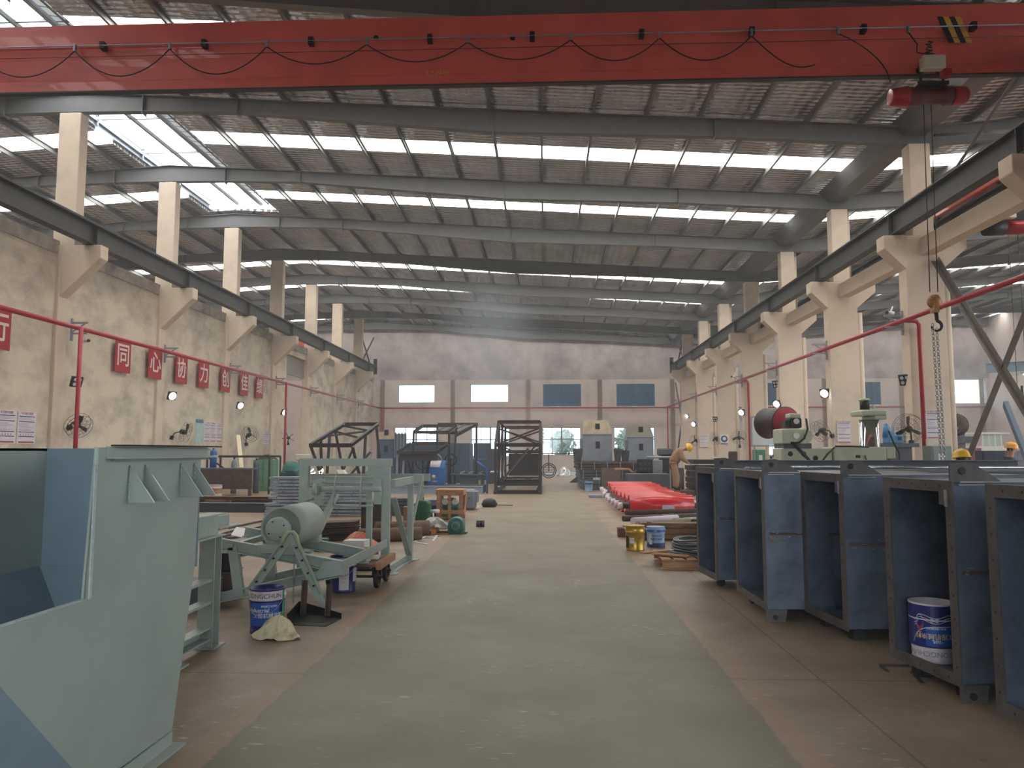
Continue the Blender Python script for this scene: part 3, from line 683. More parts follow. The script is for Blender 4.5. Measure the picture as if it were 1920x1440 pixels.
for px, py, Y, lit, n in ((1698, 712, 22.1, 0, 'unlit tilted floodlight on the tall column nearest the hook'), (1547, 737, 28.1, 1, 'lit floodlight on the second tall right column'), (1456, 720, 34.1, 0, 'unlit floodlight high on the third tall right column'), (1457, 757, 33.8, 1, 'lit floodlight low on the third tall right column'), (1391, 773, 39.8, 1, 'lit floodlight on the fourth tall right column beside the whiteboard'), (1342, 786, 46, 0, 'unlit floodlight on the fifth tall right column'), (1301, 795, 52, 1, 'lit floodlight on the sixth right column, small in the distance'), (1288, 780, 57.8, 1, 'lit floodlight at the far end of the right columns')):
    q = atY(px, py, Y); d = dup(fl_ if lit else fo, None, None, n); put(d, (q.x, Y, q.z), -math.radians(50), .35)

# ================================================================ wall fans
M_wire = mat('fan_wire', (88, 84, 78), .4, .6, .1)
def fan_proto(lab, mcage, bare=False):
    t = thing('wall_fan', lab, 'fan', (0, 0, 0), 'industrial wall fans')
    if not bare:
        mb = MB()
        for s, y in ((1, -.09), (1, .07)):
            for r in (.375, .26, .14): mb.tube([(r*math.cos(a*math.pi/16), y*(1.0 if r > .3 else (1.35 if y < 0 else 1.1)), r*math.sin(a*math.pi/16)) for a in range(32)], .006 if r > .3 else .0035, 5, closed=True)
            for k in range(14):
                a = 2*math.pi*k/14; mb.tube([(.05*math.cos(a), y*1.4, .05*math.sin(a)), (.26*math.cos(a), y*1.2, .26*math.sin(a)), (.375*math.cos(a), y, .375*math.sin(a))], .0032, 4)
        part(t, 'cage', mb, mcage)
    for k in range(3 if not bare else 5):
        a = 2*math.pi*k/(3 if not bare else 5)+.5; R = Matrix.Rotation(a, 3, 'Y'); w1 = .05 if not bare else .02
        P_ = [R@Vector(v) for v in ((.05, -.03, -w1*.5), (.2, -.05, -w1), (.33, -.035, -w1*.9), (.33, .03, w1*.9), (.2, .02, w1), (.05, 0, w1*.5))]
        part(t, 'blade', MB().prism(P_, R@Vector((0, .006, 0))), M_blk)
    part(t, 'motor', MB().lathe((0, -.06, 0), [(0, 0), (.05, .01), (.08, .06), (.09, .12), (.09, .24), (.05, .28), (0, .28)], 18, (0, 1, 0)), M_blk)
    part(t, 'arm', MB().tube([(0, .18, -.02), (0, .28, -.06), (0, .38, -.12), (0, .42, -.25)], .02, 8).box(-.06, .06, .38, .48, -.38, -.24), M_blk); return t
fp = fan_proto('round caged wall fan on the nearest left column, facing the hall', M_wire)
def putfan(o, px, py, Y, rz, tilt=0.0):
    q = atY(px, py, Y); o.location = q; o.rotation_euler = (tilt, 0, rz)
putfan(fp, 147, 798, 22.1, math.radians(58), .55)
putfan(dup(fp, label='caged wall fan seen edge on, second left column'), 348, 811, 28.2, math.radians(97), .25)
putfan(dup(fp, label='caged wall fan tilted up, third left column'), 469, 814, 34.2, math.radians(55), -.4)
fb = fan_proto('wall fan without a cage, bare dark blades, on the left door column', M_wire, True); fb['group'] = 'industrial wall fans'
putfan(fb, 541, 821, 40, math.radians(20), 0)
fw = fan_proto('caged fan with a tall bent blade beside the nearest tall right column', M_wire); fw['group'] = 'industrial wall fans'
putfan(fw, 1703, 803, 21.0, math.radians(-35), -.2); fw.scale = (1.0, 1.0, 1.0)
putfan(dup(fp, label='pale caged fan seen edge on, beside the second tall right column'), 1538, 808, 27.6, math.radians(-70), .3)
putfan(dup(fp, label='caged fan below the lit lamp left of the whiteboard'), 1385, 819, 39.7, math.radians(-25), -.5)
putfan(dup(fp, label='caged fan on the fifth tall right column in front of the far window'), 1340, 822, 45.9, math.radians(-75), .2)
putfan(dup(fp, label='small dark fan on a column at the far end of the right row'), 1303, 826, 52, math.radians(-40), .2)
fr = dup(fp, label='dark red bladed fan high behind the braces in the right-hand bay'); putfan(fr, 1780, 793, 24, math.radians(10), 0)

# ================================================================ banners, posters
M_ban = mat('banner_red', (172, 40, 50), .6, 0, .06, 3)
M_lett = mat('banner_letter_white', (222, 208, 204), .6, 0, 0)
def banner(ch, px, lab, i):
    q = atX(px, 680, -14.28); y = q.y
    t = thing('wall_banner', lab, 'sign', (-14.28, y, 4.28), 'red character signs along the left wall')
    part(t, 'panel', MB().box(-14.295, -14.27, y-.48, y+.48, 4.28, 5.34), M_ban)
    tx = text_mb(ch, .82, .003, bold=True); tx.xf(Matrix.Translation((-14.265, y, 4.82)) @ RZ(math.pi/2)); part(t, 'character', tx, M_lett)
for i, (ch, px, lab) in enumerate([('行', -8, 'red sign cut by the left edge of the picture'), ('同', 230, 'red wall sign with the character 同, first whole one from the left'), ('心', 291, 'red wall sign with the character 心'), ('协', 341, 'red wall sign with the character 协 beside a pipe bracket'), ('力', 383, 'red wall sign with the character 力'), ('创', 424, 'red wall sign with the character 创'), ('佳', 459, 'red wall sign with the character 佳 half behind a column'), ('绩', 488, 'red wall sign with the character 绩, last of the row')]):
    banner(ch, px, lab, i)
M_post = mat('poster_paper', (214, 206, 212), .5, 0, .03, 6); M_pblue = mat('poster_blue', (70, 78, 130), .5, 0, 0); M_pred = mat('poster_dark_red', (150, 40, 58), .5, 0, 0); M_pgrey = mat('poster_text_grey', (150, 146, 160), .6, 0, 0)
def poster(y0, y1, z0, z1, lab, x=-14.405, grp=None, frame=None):
    t = thing('wall_poster', lab, 'poster', (x, (y0+y1)/2, z0), grp)
    part(t, 'sheet', MB().box(x-.012, x, y0, y1, z0, z1), M_post)
    W = y1-y0; H = z1-z0; s = y0+W*.07; e = y1-W*.07
    for f in (.84, .68, .36, .22): part(t, 'blue_rule', MB().box(x, x+.003, s, e, z0+H*f-.012, z0+H*f+.012), M_pblue, 'dark blue rule')
    part(t, 'red_rule', MB().box(x, x+.003, s, e, z0+H*.03, z0+H*.07), M_pred, 'dark red rule')
    tx = text_mb('安全操作规程', W*.11, .0005); tx.xf(T(x+.003, (y0+y1)/2, z1-H*.07) @ RZ(math.pi/2)); part(t, 'heading', tx, M_pred)
    for a, b in ((.5, .64), (.74, .81), (.4, .47)):
        mb = MB(); k = a
        while k < b: mb.box(x, x+.002, s, s+(e-s)*random.uniform(.5, .98), z0+H*k, z0+H*k+.008); k += .028
        part(t, 'small_print', mb, M_pgrey, kind='stuff')
    mb = MB()
    for k in range(5): yy = s+(e-s)*(k+.8)/6; mb.prism([(x+.001, yy-.03, z0+H*.25), (x+.001, yy+.03, z0+H*.25), (x+.001, yy, z0+H*.33)], (.002, 0, 0))
    part(t, 'warning_symbols', mb, M_pgrey, kind='stuff')
for i, (a, b) in enumerate(((18.75, 19.55), (19.62, 20.38), (20.45, 21.2))): poster(a, b, 1.82, 2.72, 'white safety poster above the hopper, %s of three side by side' % ['left', 'middle', 'right'][i], grp='safety posters above the hopper')
for i, (a, b) in enumerate(((32.0, 32.6), (32.65, 33.2), (33.25, 33.8))): poster(a, b, 2.02, 2.88, 'white safety poster between second and third left columns, %s of three' % ['left', 'middle', 'right'][i], grp='safety posters between two left columns')
for i, (a, b) in enumerate(((38.9, 39.7), (39.75, 40.5))): poster(a, b, 1.92, 2.58, 'red-edged wall poster by the left doorway, %s of a pair' % ['left', 'right'][i], grp='posters by the left doorway')
t = thing('wall_poster', 'pale green edged notice left of three white posters', 'poster', (-14.4, 31.6, 1.95)); part(t, 'sheet', MB().box(-14.42, -14.405, 31.2, 31.9, 1.95, 2.95), mat('pale_green_paper', (176, 200, 200), .5)); part(t, 'band', MB().box(-14.405, -14.40, 31.2, 31.9, 2.8, 2.95), mat('teal_band', (70, 130, 150), .5))
def col_poster(px0, px1, py0, py1, Y, lab, reps=1):
    a = atY(px0, py0, Y); b = atY(px1, py1, Y); t = thing('column_poster', lab, 'poster', (a.x, Y, b.z), 'posters on the right columns')
    part(t, 'sheet', MB().box(a.x, b.x, Y-.006, Y, b.z, a.z), M_post); H = a.z-b.z; s = a.x+.03; e = b.x-.03
    for f in (.86, .66, .36, .2): part(t, 'blue_rule', MB().box(s, e, Y-.009, Y-.006, b.z+H*f-.01, b.z+H*f+.01), M_pblue, 'dark blue rule')
    part(t, 'red_rule', MB().box(s, e, Y-.009, Y-.006, b.z+.01, b.z+.035), M_pred, 'dark red rule')
    tx = text_mb('安全操作规程', .075, .0005); tx.xf(T((s+e)/2, Y-.007, a.z-.06)); part(t, 'heading', tx, M_pred)
    mb = MB()
    for f in (.5, .55, .6, .75, .8, .42): mb.box(s, s+(e-s)*random.uniform(.5, .95), Y-.008, Y-.006, b.z+H*f-.005, b.z+H*f+.005)
    part(t, 'small_print', mb, M_pgrey, kind='stuff')
col_poster(1735, 1762, 768, 822, 21.72, 'large safety poster on the tall column nearest the hook')
col_poster(1569, 1596, 788, 830, 27.72, 'glossy safety poster on the second tall right column')
col_poster(1312, 1328, 815, 839, 51.7, 'small safety poster on a far right column')
q = atY(1358, 823, 45.7); t = thing('round_sign', 'round blue must-wear sign on a far right column', 'sign', (q.x, 45.7, q.z-.3))
part(t, 'plate', MB().box(q.x-.24, q.x+.24, 45.69, 45.7, q.z-.32, q.z+.26), M_white); part(t, 'disc', MB().cyl((q.x, 45.68, q.z), (q.x, 45.69, q.z), .2, 24), mat('sign_blue', (40, 80, 140), .5)); part(t, 'symbol', MB().cyl((q.x, 45.67, q.z+.02), (q.x, 45.68, q.z+.02), .1, 16), M_white); part(t, 'caption', MB().box(q.x-.2, q.x+.2, 45.68, 45.69, q.z-.3, q.z-.24), M_pblue)
# painted arrow lamp signs high on the walls
for px, py, Y, n in ((614, 789, 52, 'grey arrow-shaped bracket lamp on the far left wall'), (1388, 784, 46, 'dark arrow-shaped bracket between far right columns')):
    q = atY(px, py, Y); solo('arrow_bracket', n, 'bracket', MB().prism([(q.x-.3, Y, q.z+.22), (q.x+.3, Y, q.z+.25), (q.x+.05, Y, q.z+.1), (q.x+.3, Y, q.z-.3), (q.x+.15, Y, q.z-.3), (q.x-.08, Y, q.z-.02), (q.x-.2, Y, q.z-.3)], (0, .03, 0)), M_gal)
# ================================================================ left side of the aisle
M_green = mat('grey_green_paint', (152, 164, 157), 0.28, 0, 0.05, 2.5, bump=.05, bscale=30, coat=.2)
M_green_sky = mat('grey_green_sky_tint', (118, 138, 150), 0.3, 0, 0.08, 2.5, coat=.1)  # same hopper paint, with bluish sky reflection put into the colour
M_greend = mat('grey_green_steel', (164, 178, 170), 0.42, 0, 0.07, 6)
M_weld = mat('weld_bead', (176, 192, 190), 0.3, .1, .1, 30, bump=.6, bscale=60)
M_rust = mat('rusty_steel', (96, 78, 68), 0.75, .3, 0, 6, col2=(60, 52, 50))
M_bare = mat('bare_mill_steel', (86, 84, 86), 0.5, .5, 0, 5, col2=(60, 56, 56))
M_wood = mat('raw_wood', (190, 146, 108), 0.8, 0, 0, 3, col2=(150, 108, 76), stretch=(1, 8, 8))
M_woodd = mat('dirty_wood', (140, 108, 80), 0.85, 0, 0, 3, col2=(96, 74, 56), stretch=(1, 8, 8))
M_dgrey = mat('dark_grey_machine', (84, 90, 98), 0.5, .2, .1, 3)
M_teal = mat('teal_green_enamel', (36, 104, 92), 0.35, 0, .08, 5)
M_green_m = mat('machine_green', (30, 100, 64), 0.35, 0, .08, 5)
M_blue = mat('cabinet_blue', (36, 96, 168), 0.4, 0, .06, 4)
M_cloth = mat('soiled_cloth', (224, 212, 176), 0.9, 0, 0, 9, col2=(150, 124, 88), lo=.5, hi=.75)
M_film = mat('grey_plastic_film', (176, 178, 172), 0.25, 0, 0.2, 5)

def members(root, L, m, sub=None):
    """L = (name, a, b, w, h, profile)"""
    for nm, a, b, w_, h_, pr in L: part(root, nm, MB().bar(a, b, w_, h_, prof=pr), m)

# ---- hopper
X0 = -2.05; XM = -2.085
hop = thing('steel_hopper', 'big grey-green painted steel hopper filling the left foreground', 'hopper', (X0-.4, 3.6, 0))
TH = .012
side = MB()
side.prism([(X0, 3.45, 1.62), (X0, 4.53, 1.62), (XM+.005, 4.56, .93), (XM+.005, 3.45, .93)], (-TH, 0, 0))
part(hop, 'upper_side_plate', side, M_green)
side = MB(); side.prism([(XM+.005, 2.71, .935), (XM+.005, 4.56, .935), (-2.05, 4.27, .0), (-2.06, 3.62, .0)], (-TH, 0, 0)); part(hop, 'lower_side_plate', side, M_green)
side = MB(); side.prism([(XM+.005, 1.6, .935), (XM+.005, 2.71, .935), (-2.06, 3.62, .0), (-2.42, 1.8, .0)], (-TH, 0, 0)); part(hop, 'tapered_side_plate', side, M_green_sky)
part(hop, 'cut_edge', MB().bar((XM+.006, 1.6, .937), (XM+.006, 3.45, .937), .02, .006), M_weld).__setitem__('label', 'pale bare cut edge')
part(hop, 'cut_edge', MB().bar((X0+.001, 3.448, .94), (X0+.001, 3.448, 1.62), .006, .02), M_weld)
part(hop, 'end_plate', MB().box(-3.02, -2.07, 4.56, 4.572, .92, 1.62), M_green_sky, 'inner end plate, bluish sky light put into its colour')
part(hop, 'lower_end_plate', MB().prism([(-3.02, 4.56, .92), (-2.11, 4.56, .92), (-2.08, 4.2, .02), (-2.75, 4.2, .02), (-3.02, 4.4, .6)], (0, -.012, 0)), M_green_sky)
part(hop, 'back_plate', MB().box(-3.035, -3.02, 1.6, 4.59, .90, 1.62), M_green)
part(hop, 'chute_plate', MB().prism([(-3.02, 1.6, .92), (-3.02, 4.55, .92), (-2.35, 4.25, .1), (-2.35, 1.6, .1)], (0, 0, -TH)), M_green_sky)
mb = MB(); rr = random.Random(3)
for k in range(26): z = .95+k*.026; mb.cyl((-3.016+rr.uniform(-.002, .002), 4.574, z), (-3.012, 4.57, z+.022), .011, 6)
part(hop, 'weld_seam', mb, M_weld)
part(hop, 'top_rim', MB().bar((X0+.035, 3.53, 1.595), (X0+.035, 4.6, 1.595), .08, .06, prof='L').bar((-2.045, 3.58, 1.56), (-2.045, 4.6, 1.56), .02, .012), M_green, bev=.002)
part(hop, 'rear_rim', MB().box(-3.1, -3.02, 1.6, 4.6, 1.605, 1.62), M_green)
part(hop, 'end_rim', MB().box(-3.02, -2.05, 4.59, 4.66, 1.605, 1.62), M_green)
part(hop, 'gasket', MB().box(X0-.01, X0+.085, 3.58, 4.62, 1.626, 1.634), M_blk, 'black gasket strip on the rim')
for y in (3.735, 3.885, 4.27, 4.44):
    g = part(hop, 'gusset', MB().prism([(X0, y, 1.535), (X0, y, 1.347), (X0+.135, y, 1.347)], (0, .01, 0)), M_green, bev=.002)
    mb = MB()
    for k in range(14): z = 1.36+k*.0125; mb.cyl((X0+.003, y+.005+rr.uniform(-.003, .003), z), (X0+.004, y+.005, z+.011), .006, 5)
    part(g, 'weld_seam', mb, M_weld)
part(hop, 'foot_angle', MB().box(-2.048, -2.038, 3.2, 4.27, 0, .075).box(-2.048, -1.975, 3.2, 4.30, 0, .01), M_green)
for k in range(9):   # paint runs and weld spatter on the upper plate
    pass
# ---- support frame behind the hopper
sf = thing('support_frame', 'grey-green steel leg frame standing behind the hopper', 'steel frame', (-2.8, 6, 0))
members(sf, [('leg', (-2.78, 6.38, 0), (-2.78, 6.38, .9), .13, .14, 'I'), ('leg', (-2.78, 5.72, 0), (-2.78, 5.72, .9), .13, .14, 'I'),
             ('top_beam', (-2.78, 5.3, .99), (-2.78, 6.5, .99), .15, .19, 'I'), ('crossbar', (-2.78, 5.78, .55), (-2.78, 6.32, .55), .1, .02, 'box'), ('crossbar', (-2.78, 5.78, .37), (-2.78, 6.32, .37), .1, .02, 'box'), ('crossbar', (-2.78, 5.78, .12), (-2.78, 6.32, .12), .1, .1, 'C'),
             ('leg', (-3.9, 6.38, 0), (-3.9, 6.38, .9), .13, .14, 'I'), ('top_beam', (-3.9, 6.42, .95), (-2.78, 6.42, .95), .12, .12, 'C'), ('stub_beam', (-2.85, 6.6, .98), (-2.85, 7.0, .98), .1, .1, 'L')], M_greend)
part(sf, 'foot_plate', MB().box(-2.88, -2.68, 6.28, 6.5, 0, .012), M_greend); part(sf, 'foot_plate', MB().box(-2.88, -2.68, 5.6, 5.84, 0, .012), M_greend)

# ---- conveyor tail frame with drum
tf = thing('conveyor_tail_frame', 'grey-green conveyor tail frame carrying a big drum, beside the paint pail', 'conveyor frame', (-2.7, 8.5, 0))
def A(px, py, Y): return atY(px, py, Y)
for Y0_, tag_ in ((8.05, 'near'), (9.05, 'far')):
    dx = .0 if tag_ == 'near' else -.02
    members(tf, [('upper_rail', (-3.55, Y0_, .66), (-2.12, Y0_, .41), .06, .12, 'C'), ('lower_rail', (-3.4, Y0_+.02, .08), (-2.1, Y0_+.02, .36), .06, .1, 'C'), ('post', (-3.2, Y0_+.03, .12), (-3.28, Y0_+.03, .6), .06, .1, 'C')], M_greend)
    part(tf, 'end_plate', MB().prism([(-2.4, Y0_-.04, .28), (-2.08, Y0_-.04, .33), (-2.06, Y0_-.04, .47), (-2.3, Y0_-.04, .47)], (0, .012, 0)), M_greend)
members(tf, [('cross_tube', (-2.12, 8.05, .4), (-2.12, 9.05, .4), .06, .06, 'box'), ('diagonal_arm', (-2.1, 8.0, .42), (-1.98, 9.7, .46), .012, .1, 'box'), ('cross_tube', (-3.3, 8.05, .6), (-3.3, 9.05, .6), .06, .06, 'box')], M_greend)
for Y0_ in (8.0, 9.0): part(tf, 'bearing_slide', MB().box(-2.98, -2.62, Y0_-.06, Y0_+.06, .55, .64), M_greend, bev=.006)
d0 = Vector((-2.80, 8.16, .79)); d1 = Vector((-2.78, 8.96, .79)); ax = (d1-d0).normalized()
dr = part(tf, 'drum', MB().lathe(d0, [(0, .03), (.2, .03), (.2, 0), (.225, 0), (.225, .8), (.2, .8), (.2, .77), (0, .77)], 48, ax), mat('drum_grey_green', (158, 168, 158), .5, 0, .06, 2), 'large pale drum')
part(dr, 'bearing_housing', MB().lathe(d0-ax*.14, [(0, 0), (.105, 0), (.125, .015), (.125, .1), (.08, .12), (.06, .2)], 32, ax), M_greend)
for k in range(4): a = k*math.pi/2+.5; c = d0-ax*.15+Vector((.09*math.cos(a), 0, .09*math.sin(a))); part(dr, 'bolt', MB().cyl(c, c+ax*.02, .009, 6), M_blk)
# V-shaped scraper with bolts and hose
sc_ = thing('belt_scraper', 'upside-down V shaped grey-green scraper leaning in front of the drum', 'scraper', (-2.6, 7.85, 0))
ap = A(546, 1003, 7.86); lf = A(466, 1112, 7.9); rf = A(600, 1122, 7.86)
for a, b in ((ap, lf), (ap, rf)):
    part(sc_, 'arm', MB().bar(a, b, .012, .09), M_greend); part(sc_, 'rubber_strip', MB().bar(a+Vector((0, -.0, .04)), b+Vector((0, -.0, .04)), .03, .012), mat('yellowish_rubber', (150, 160, 140), .6))
    for k in range(1, 5): c = a.lerp(b, k/5.0); part(sc_, 'bolt', MB().cyl(c+Vector((0, -.03, 0)), c+Vector((0, -.0, 0)), .011, 8), M_blk)
part(sc_, 'foot', MB().bar(rf, A(611, 1147, 7.86), .05, .05), M_greend)
part(sc_, 'hose_loop', MB().tube([A(x, y, 7.8) for x, y in ((527, 1022), (532, 1008), (540, 998), (550, 997), (556, 1004), (559, 1018), (563, 1030))], .017, 8), mat('pale_hose', (190, 196, 160), .5), 'pale hose bent over the tip')
part(sc_, 'plate', MB().prism([ap, A(532, 1040, 7.88), A(560, 1040, 7.88)], (0, .01, 0)), M_greend)
# short chain
mb = MB(); ct = A(552, 1036, 7.86); n = 28
for k in range(n):
    c = ct-Vector((0, 0, .018*(k+.5))); L = []
    for q in range(8):
        t = 2*math.pi*q/8; v = Vector((.008*math.cos(t), 0, .013*math.sin(t)))
        if k % 2: v = Vector((0, v.x, v.z))
        L.append(c+v)
    mb.tube(L, .0028, 4, closed=True)
solo('thin_chain', 'thin steel chain hanging below the tip of the V scraper', 'chain', mb, M_gal)
# white sheet lying on bars left of the drum
a = A(437, 1003, 9.3); solo('white_sheet', 'white bent sheet lying left of the drum', 'sheet', MB().prism([A(433, 1004, 9.0), A(489, 1016, 9.0), A(492, 996, 9.7), A(443, 989, 9.7)], (0, 0, .008)), M_white)
# black dustpan tray with uprights
tr = thing('black_steel_tray', 'shallow black steel tray on the floor behind the nearest left paint pail', 'tray', atZ(590, 1160))
t0, t1, t2, t3 = atZ(538, 1172), atZ(611, 1175), atZ(640, 1160), atZ(560, 1146)
part(tr, 'pan', MB().prism([t0, t1, t2, t3], (0, 0, .006)), M_blk)
part(tr, 'front_wall', MB().prism([t3, t2, t2+Vector((0, 0, .05)), t3+Vector((0, 0, .10))], (0, .006, 0)), M_blk)
part(tr, 'side_wall', MB().prism([t0, t3, t3+Vector((0, 0, .1)), t0+Vector((0, 0, .1))], (.006, 0, 0)), M_blk)
for px, top in ((571, 1088), (617, 1095)):
    b = atZ(px-3, 1157); part(tr, 'upright', MB().bar(b+Vector((0, 0, .007)), atY(px+1, top, b.y+.05), .05, .04, prof='L'), M_rust)

# ---- paint pails
def wrap_text(txt, size, r, cz, ang, flip=False, bold=True, sx=1.0):
    tm = text_mb(txt, size, 0, bold=bold)
    if flip: tm.xf(RY(math.pi))
    bmesh.ops.subdivide_edges(tm.bm, edges=[e for e in tm.bm.edges if e.calc_length() > r*.3], cuts=2)
    for v in tm.bm.verts:
        a = ang+v.co.x*sx/r; v.co = Vector(((r+.0015)*math.cos(a), (r+.0015)*math.sin(a), cz+v.co.z))
    return tm
def band(r, z0, z1, a0=0, a1=2*math.pi, n=36, t=.001):
    mb = MB(); 
    for k in range(n):
        a = a0+(a1-a0)*k/n; b = a0+(a1-a0)*(k+1)/n; R = r+t
        f = mb.quad((R*math.cos(a), R*math.sin(a), z0), (R*math.cos(b), R*math.sin(b), z0), (R*math.cos(b), R*math.sin(b), z1), (R*math.cos(a), R*math.sin(a), z1)); f.smooth = True
    return mb
M_pblue1 = mat('pail_blue', (30, 84, 170), .35, 0, .05, 5); M_pnavy = mat('pail_navy', (34, 40, 110), .35, 0, .05, 5); M_ppink = mat('pail_pale_band', (214, 204, 210), .45, 0, .1, 8)
M_silver = mat('pail_silver', (170, 170, 165), .35, .7, .1, 8); M_gold = mat('pail_gold', (196, 160, 60), .32, .6, .15, 6); M_pale = mat('pail_pale_blue', (150, 178, 214), .4, 0, .08, 6)
def pail(name, label, loc, r=.15, h=.37, body=None, bands=(), texts=(), rot=0.0, flip=False, open_=True, handle=True, group=None, tall_text=None):
    t = thing(name, label, 'paint pail', (0, 0, 0), group)
    prof = [(0, 0), (r*.93, 0), (r*.95, .006), (r*.95, .02), (r*.93, .025), (r, h*.72), (r*1.025, h*.728), (r*1.025, h*.738), (r, h*.746), (r, h*.965), (r*1.03, h*.975), (r*1.03, h), (r*.97, h)]
    if open_: prof += [(r*.96, h*.85), (r*.9, .03), (0, .03)]
    else: prof += [(r*.95, h*.985), (r*.6, h*.98), (0, h*.98)]
    if flip: prof = [(a, h-b) for a, b in prof]
    part(t, 'can', MB().lathe((0, 0, 0), prof, 36), body)
    for z0, z1, m, nm, *aa in bands:
        a0, a1 = aa if aa else (0, 2*math.pi); part(t, nm, band(r, h*z0, h*z1, a0, a1, t=.0018 if not aa else .0026), m)
    for txt, size, z, m, ang in texts: part(t, 'lettering', wrap_text(txt, size, r+.002, h*z, ang, flip), m)
    if handle:
        s = 1 if not flip else -1; hz_ = h*.86 if not flip else h*.14
        L = [(r*1.05*math.cos(a), -r*.25*math.sin(a)-.0, hz_-s*r*1.3*math.sin(a)*.85) for a in [math.pi*k/14 for k in range(15)]]
        L = [(x, y-r*.85*math.sin(math.pi*k/14), z) for k, (x, y, z) in enumerate(L)]
        part(t, 'handle', MB().tube(L, .0035, 6), M_gal)
        for s2 in (-1, 1): part(t, 'handle_lug', MB().cyl((s2*r, 0, hz_), (s2*(r+.012), 0, hz_), .018, 12), M_white)
    t.location = loc; t.rotation_euler = (0, 0, rot); return t
F = -math.pi/2+.3   # text faces the camera
b1 = atZ(500, 1184); b1.z = 0
pail('paint_pail', 'blue and white paint pail with a soiled rag, left of the aisle', b1, .152, .39, M_pnavy, [(.75, .955, M_ppink, 'pale_band'), (.2, .71, M_pblue1, 'blue_panel', F-.95, F+.75), (.0, .96, mat('green_strap', (60, 160, 120), .6), 'green_strap', F+1.0, F+1.25)],
     [('SONGCHUN', .056, .85, mat('label_brown', (120, 84, 90), .5), F-.15), ('工程机械涂料', .045, .42, M_white, F+.1), ('Industrial', .05, .54, M_white, F-.45), ('高性能工业涂料', .02, .63, M_white, F+.15)])
b2 = atZ(643, 1108); b2.z = 0
pail('paint_pail', 'navy paint pail with a white paper label beside the cart wheel', b2, .15, .40, M_pnavy, [(.74, .97, M_ppink, 'pale_band'), (.08, .7, M_post, 'paper_label', F-.35, F+.4), (.3, .68, M_ppink, 'pale_panel', F+.75, F+1.4)],
     [('油漆', .03, .63, M_pgrey, F-.2), ('净重 20kg', .016, .5, M_pgrey, F), ('防锈漆', .02, .4, M_pgrey, F), ('批号', .016, .3, M_pgrey, F)])
# rag: crumpled cloth with folds over the pail foot
def cloth(name, label, cat, c, rx, ry, h, m, seed=1, n=30, folds=9):
    rnd = random.Random(seed); mb = MB(); ph = [rnd.random()*6 for _ in range(6)]; g = []
    for j in range(n+1):
        rho = j/n; row = []
        for i in range(n*2):
            a = 2*math.pi*i/(n*2); rad = rho*(1+.12*math.sin(3*a+ph[0])+.08*math.sin(7*a+ph[1]))
            z = h*(1-rho**1.6)+h*.16*math.sin(folds*a+ph[2]+rho*4)*rho*(1.25-rho)+h*.10*math.sin(5*a+ph[3]+rho*11)*rho
            row.append(mb.bm.verts.new((c[0]+rx*rad*math.cos(a), c[1]+ry*rad*math.sin(a), c[2]+max(z, .004))))
        g.append(row)
    for j in range(1, n):
        for i in range(n*2): f = mb.bm.faces.new((g[j][i], g[j+1][i], g[j+1][(i+1) % (n*2)], g[j][(i+1) % (n*2)])); f.smooth = True
    top = mb.bm.verts.new((c[0], c[1], c[2]+h*1.02))
    for i in range(n*2): mb.bm.faces.new((top, g[1][i], g[1][(i+1) % (n*2)]))
    bmesh.ops.delete(mb.bm, geom=g[0], context='VERTS')
    o = solo(name, label, cat, mb, m); return o
rag = atZ(513, 1196)
cloth('soiled_rag', 'cream soiled rag heaped against the foot of the blue paint pail', 'rag', (rag.x+.04, rag.y+.0, 0), .20, .12, .19, M_cloth, 5, 40, 13)

# ---- portal frame with roller
pf = thing('portal_frame', 'tall grey-green portal frame with rollers, highest of the green steelwork', 'steel frame', (-2.6, 10.4, 0))
PX0, PX1, PY = -3.25, -2.05, 10.2
members(pf, [('post', (PX0+.05, PY, 0), (PX0+.05, PY, 1.42), .12, .12, 'I'), ('post', (PX1-.05, PY, 0), (PX1-.05, PY, 1.5), .1, .1, 'box'), ('top_beam', (PX0-.02, PY, 1.46), (PX1+.02, PY, 1.46), .08, .1, 'box'),
             ('post', (-2.0, 11.5, 0), (-2.0, 11.5, 1.2), .08, .1, 'C'), ('rear_rail', (-2.62, 11.2, 1.22), (-1.78, 11.2, 1.22), .05, .12, 'C'), ('side_rail', (-2.02, 10.25, 1.18), (-1.86, 11.7, 1.2), .05, .1, 'box'),
             ('diagonal', (-2.02, 10.3, .98), (-2.01, 11.45, .08), .08, .02, 'box'), ('diagonal', (-1.86, 11.6, 1.15), (-2.02, 11.6, .35), .07, .03, 'box'), ('sill', (-2.04, 10.2, .04), (-2.0, 11.5, .04), .08, .08, 'L'),
             ('rear_post', (-2.55, 11.2, 0), (-2.55, 11.2, 1.2), .08, .08, 'C'), ('diagonal', (-2.72, 10.0, 1.05), (-2.95, 9.6, .35), .09, .05, 'box')], M_greend)
part(pf, 'knee_plate', MB().box(-2.35, -2.12, PY-.02, PY-.008, 1.2, 1.41), M_greend)
part(pf, 'roller', MB().cyl((-2.95, 9.95, 1.12), (-2.12, 9.95, 1.12), .035, 20), M_greend); part(pf, 'roller_hub', MB().cyl((-3.0, 9.95, 1.12), (-2.94, 9.95, 1.12), .08, 20), M_greend)
for z in (1.2, 1.27, .96, .9): part(pf, 'rod', MB().cyl((-2.9, 9.97+.01*z, z), (-2.22, 9.97, z+.0), .014, 8), M_greend)
for x in (-2.7, -2.36): part(pf, 'rod_clamp', MB().tube([(x, 9.9, 1.3), (x-.01, 9.88, 1.2), (x-.02, 9.9, .9)], .01, 6), M_greend)
for x in (-2.92, -2.17): part(pf, 'bearing_plate', MB().box(x-.05, x+.05, 9.98, 10.0, .92, 1.25), M_greend)
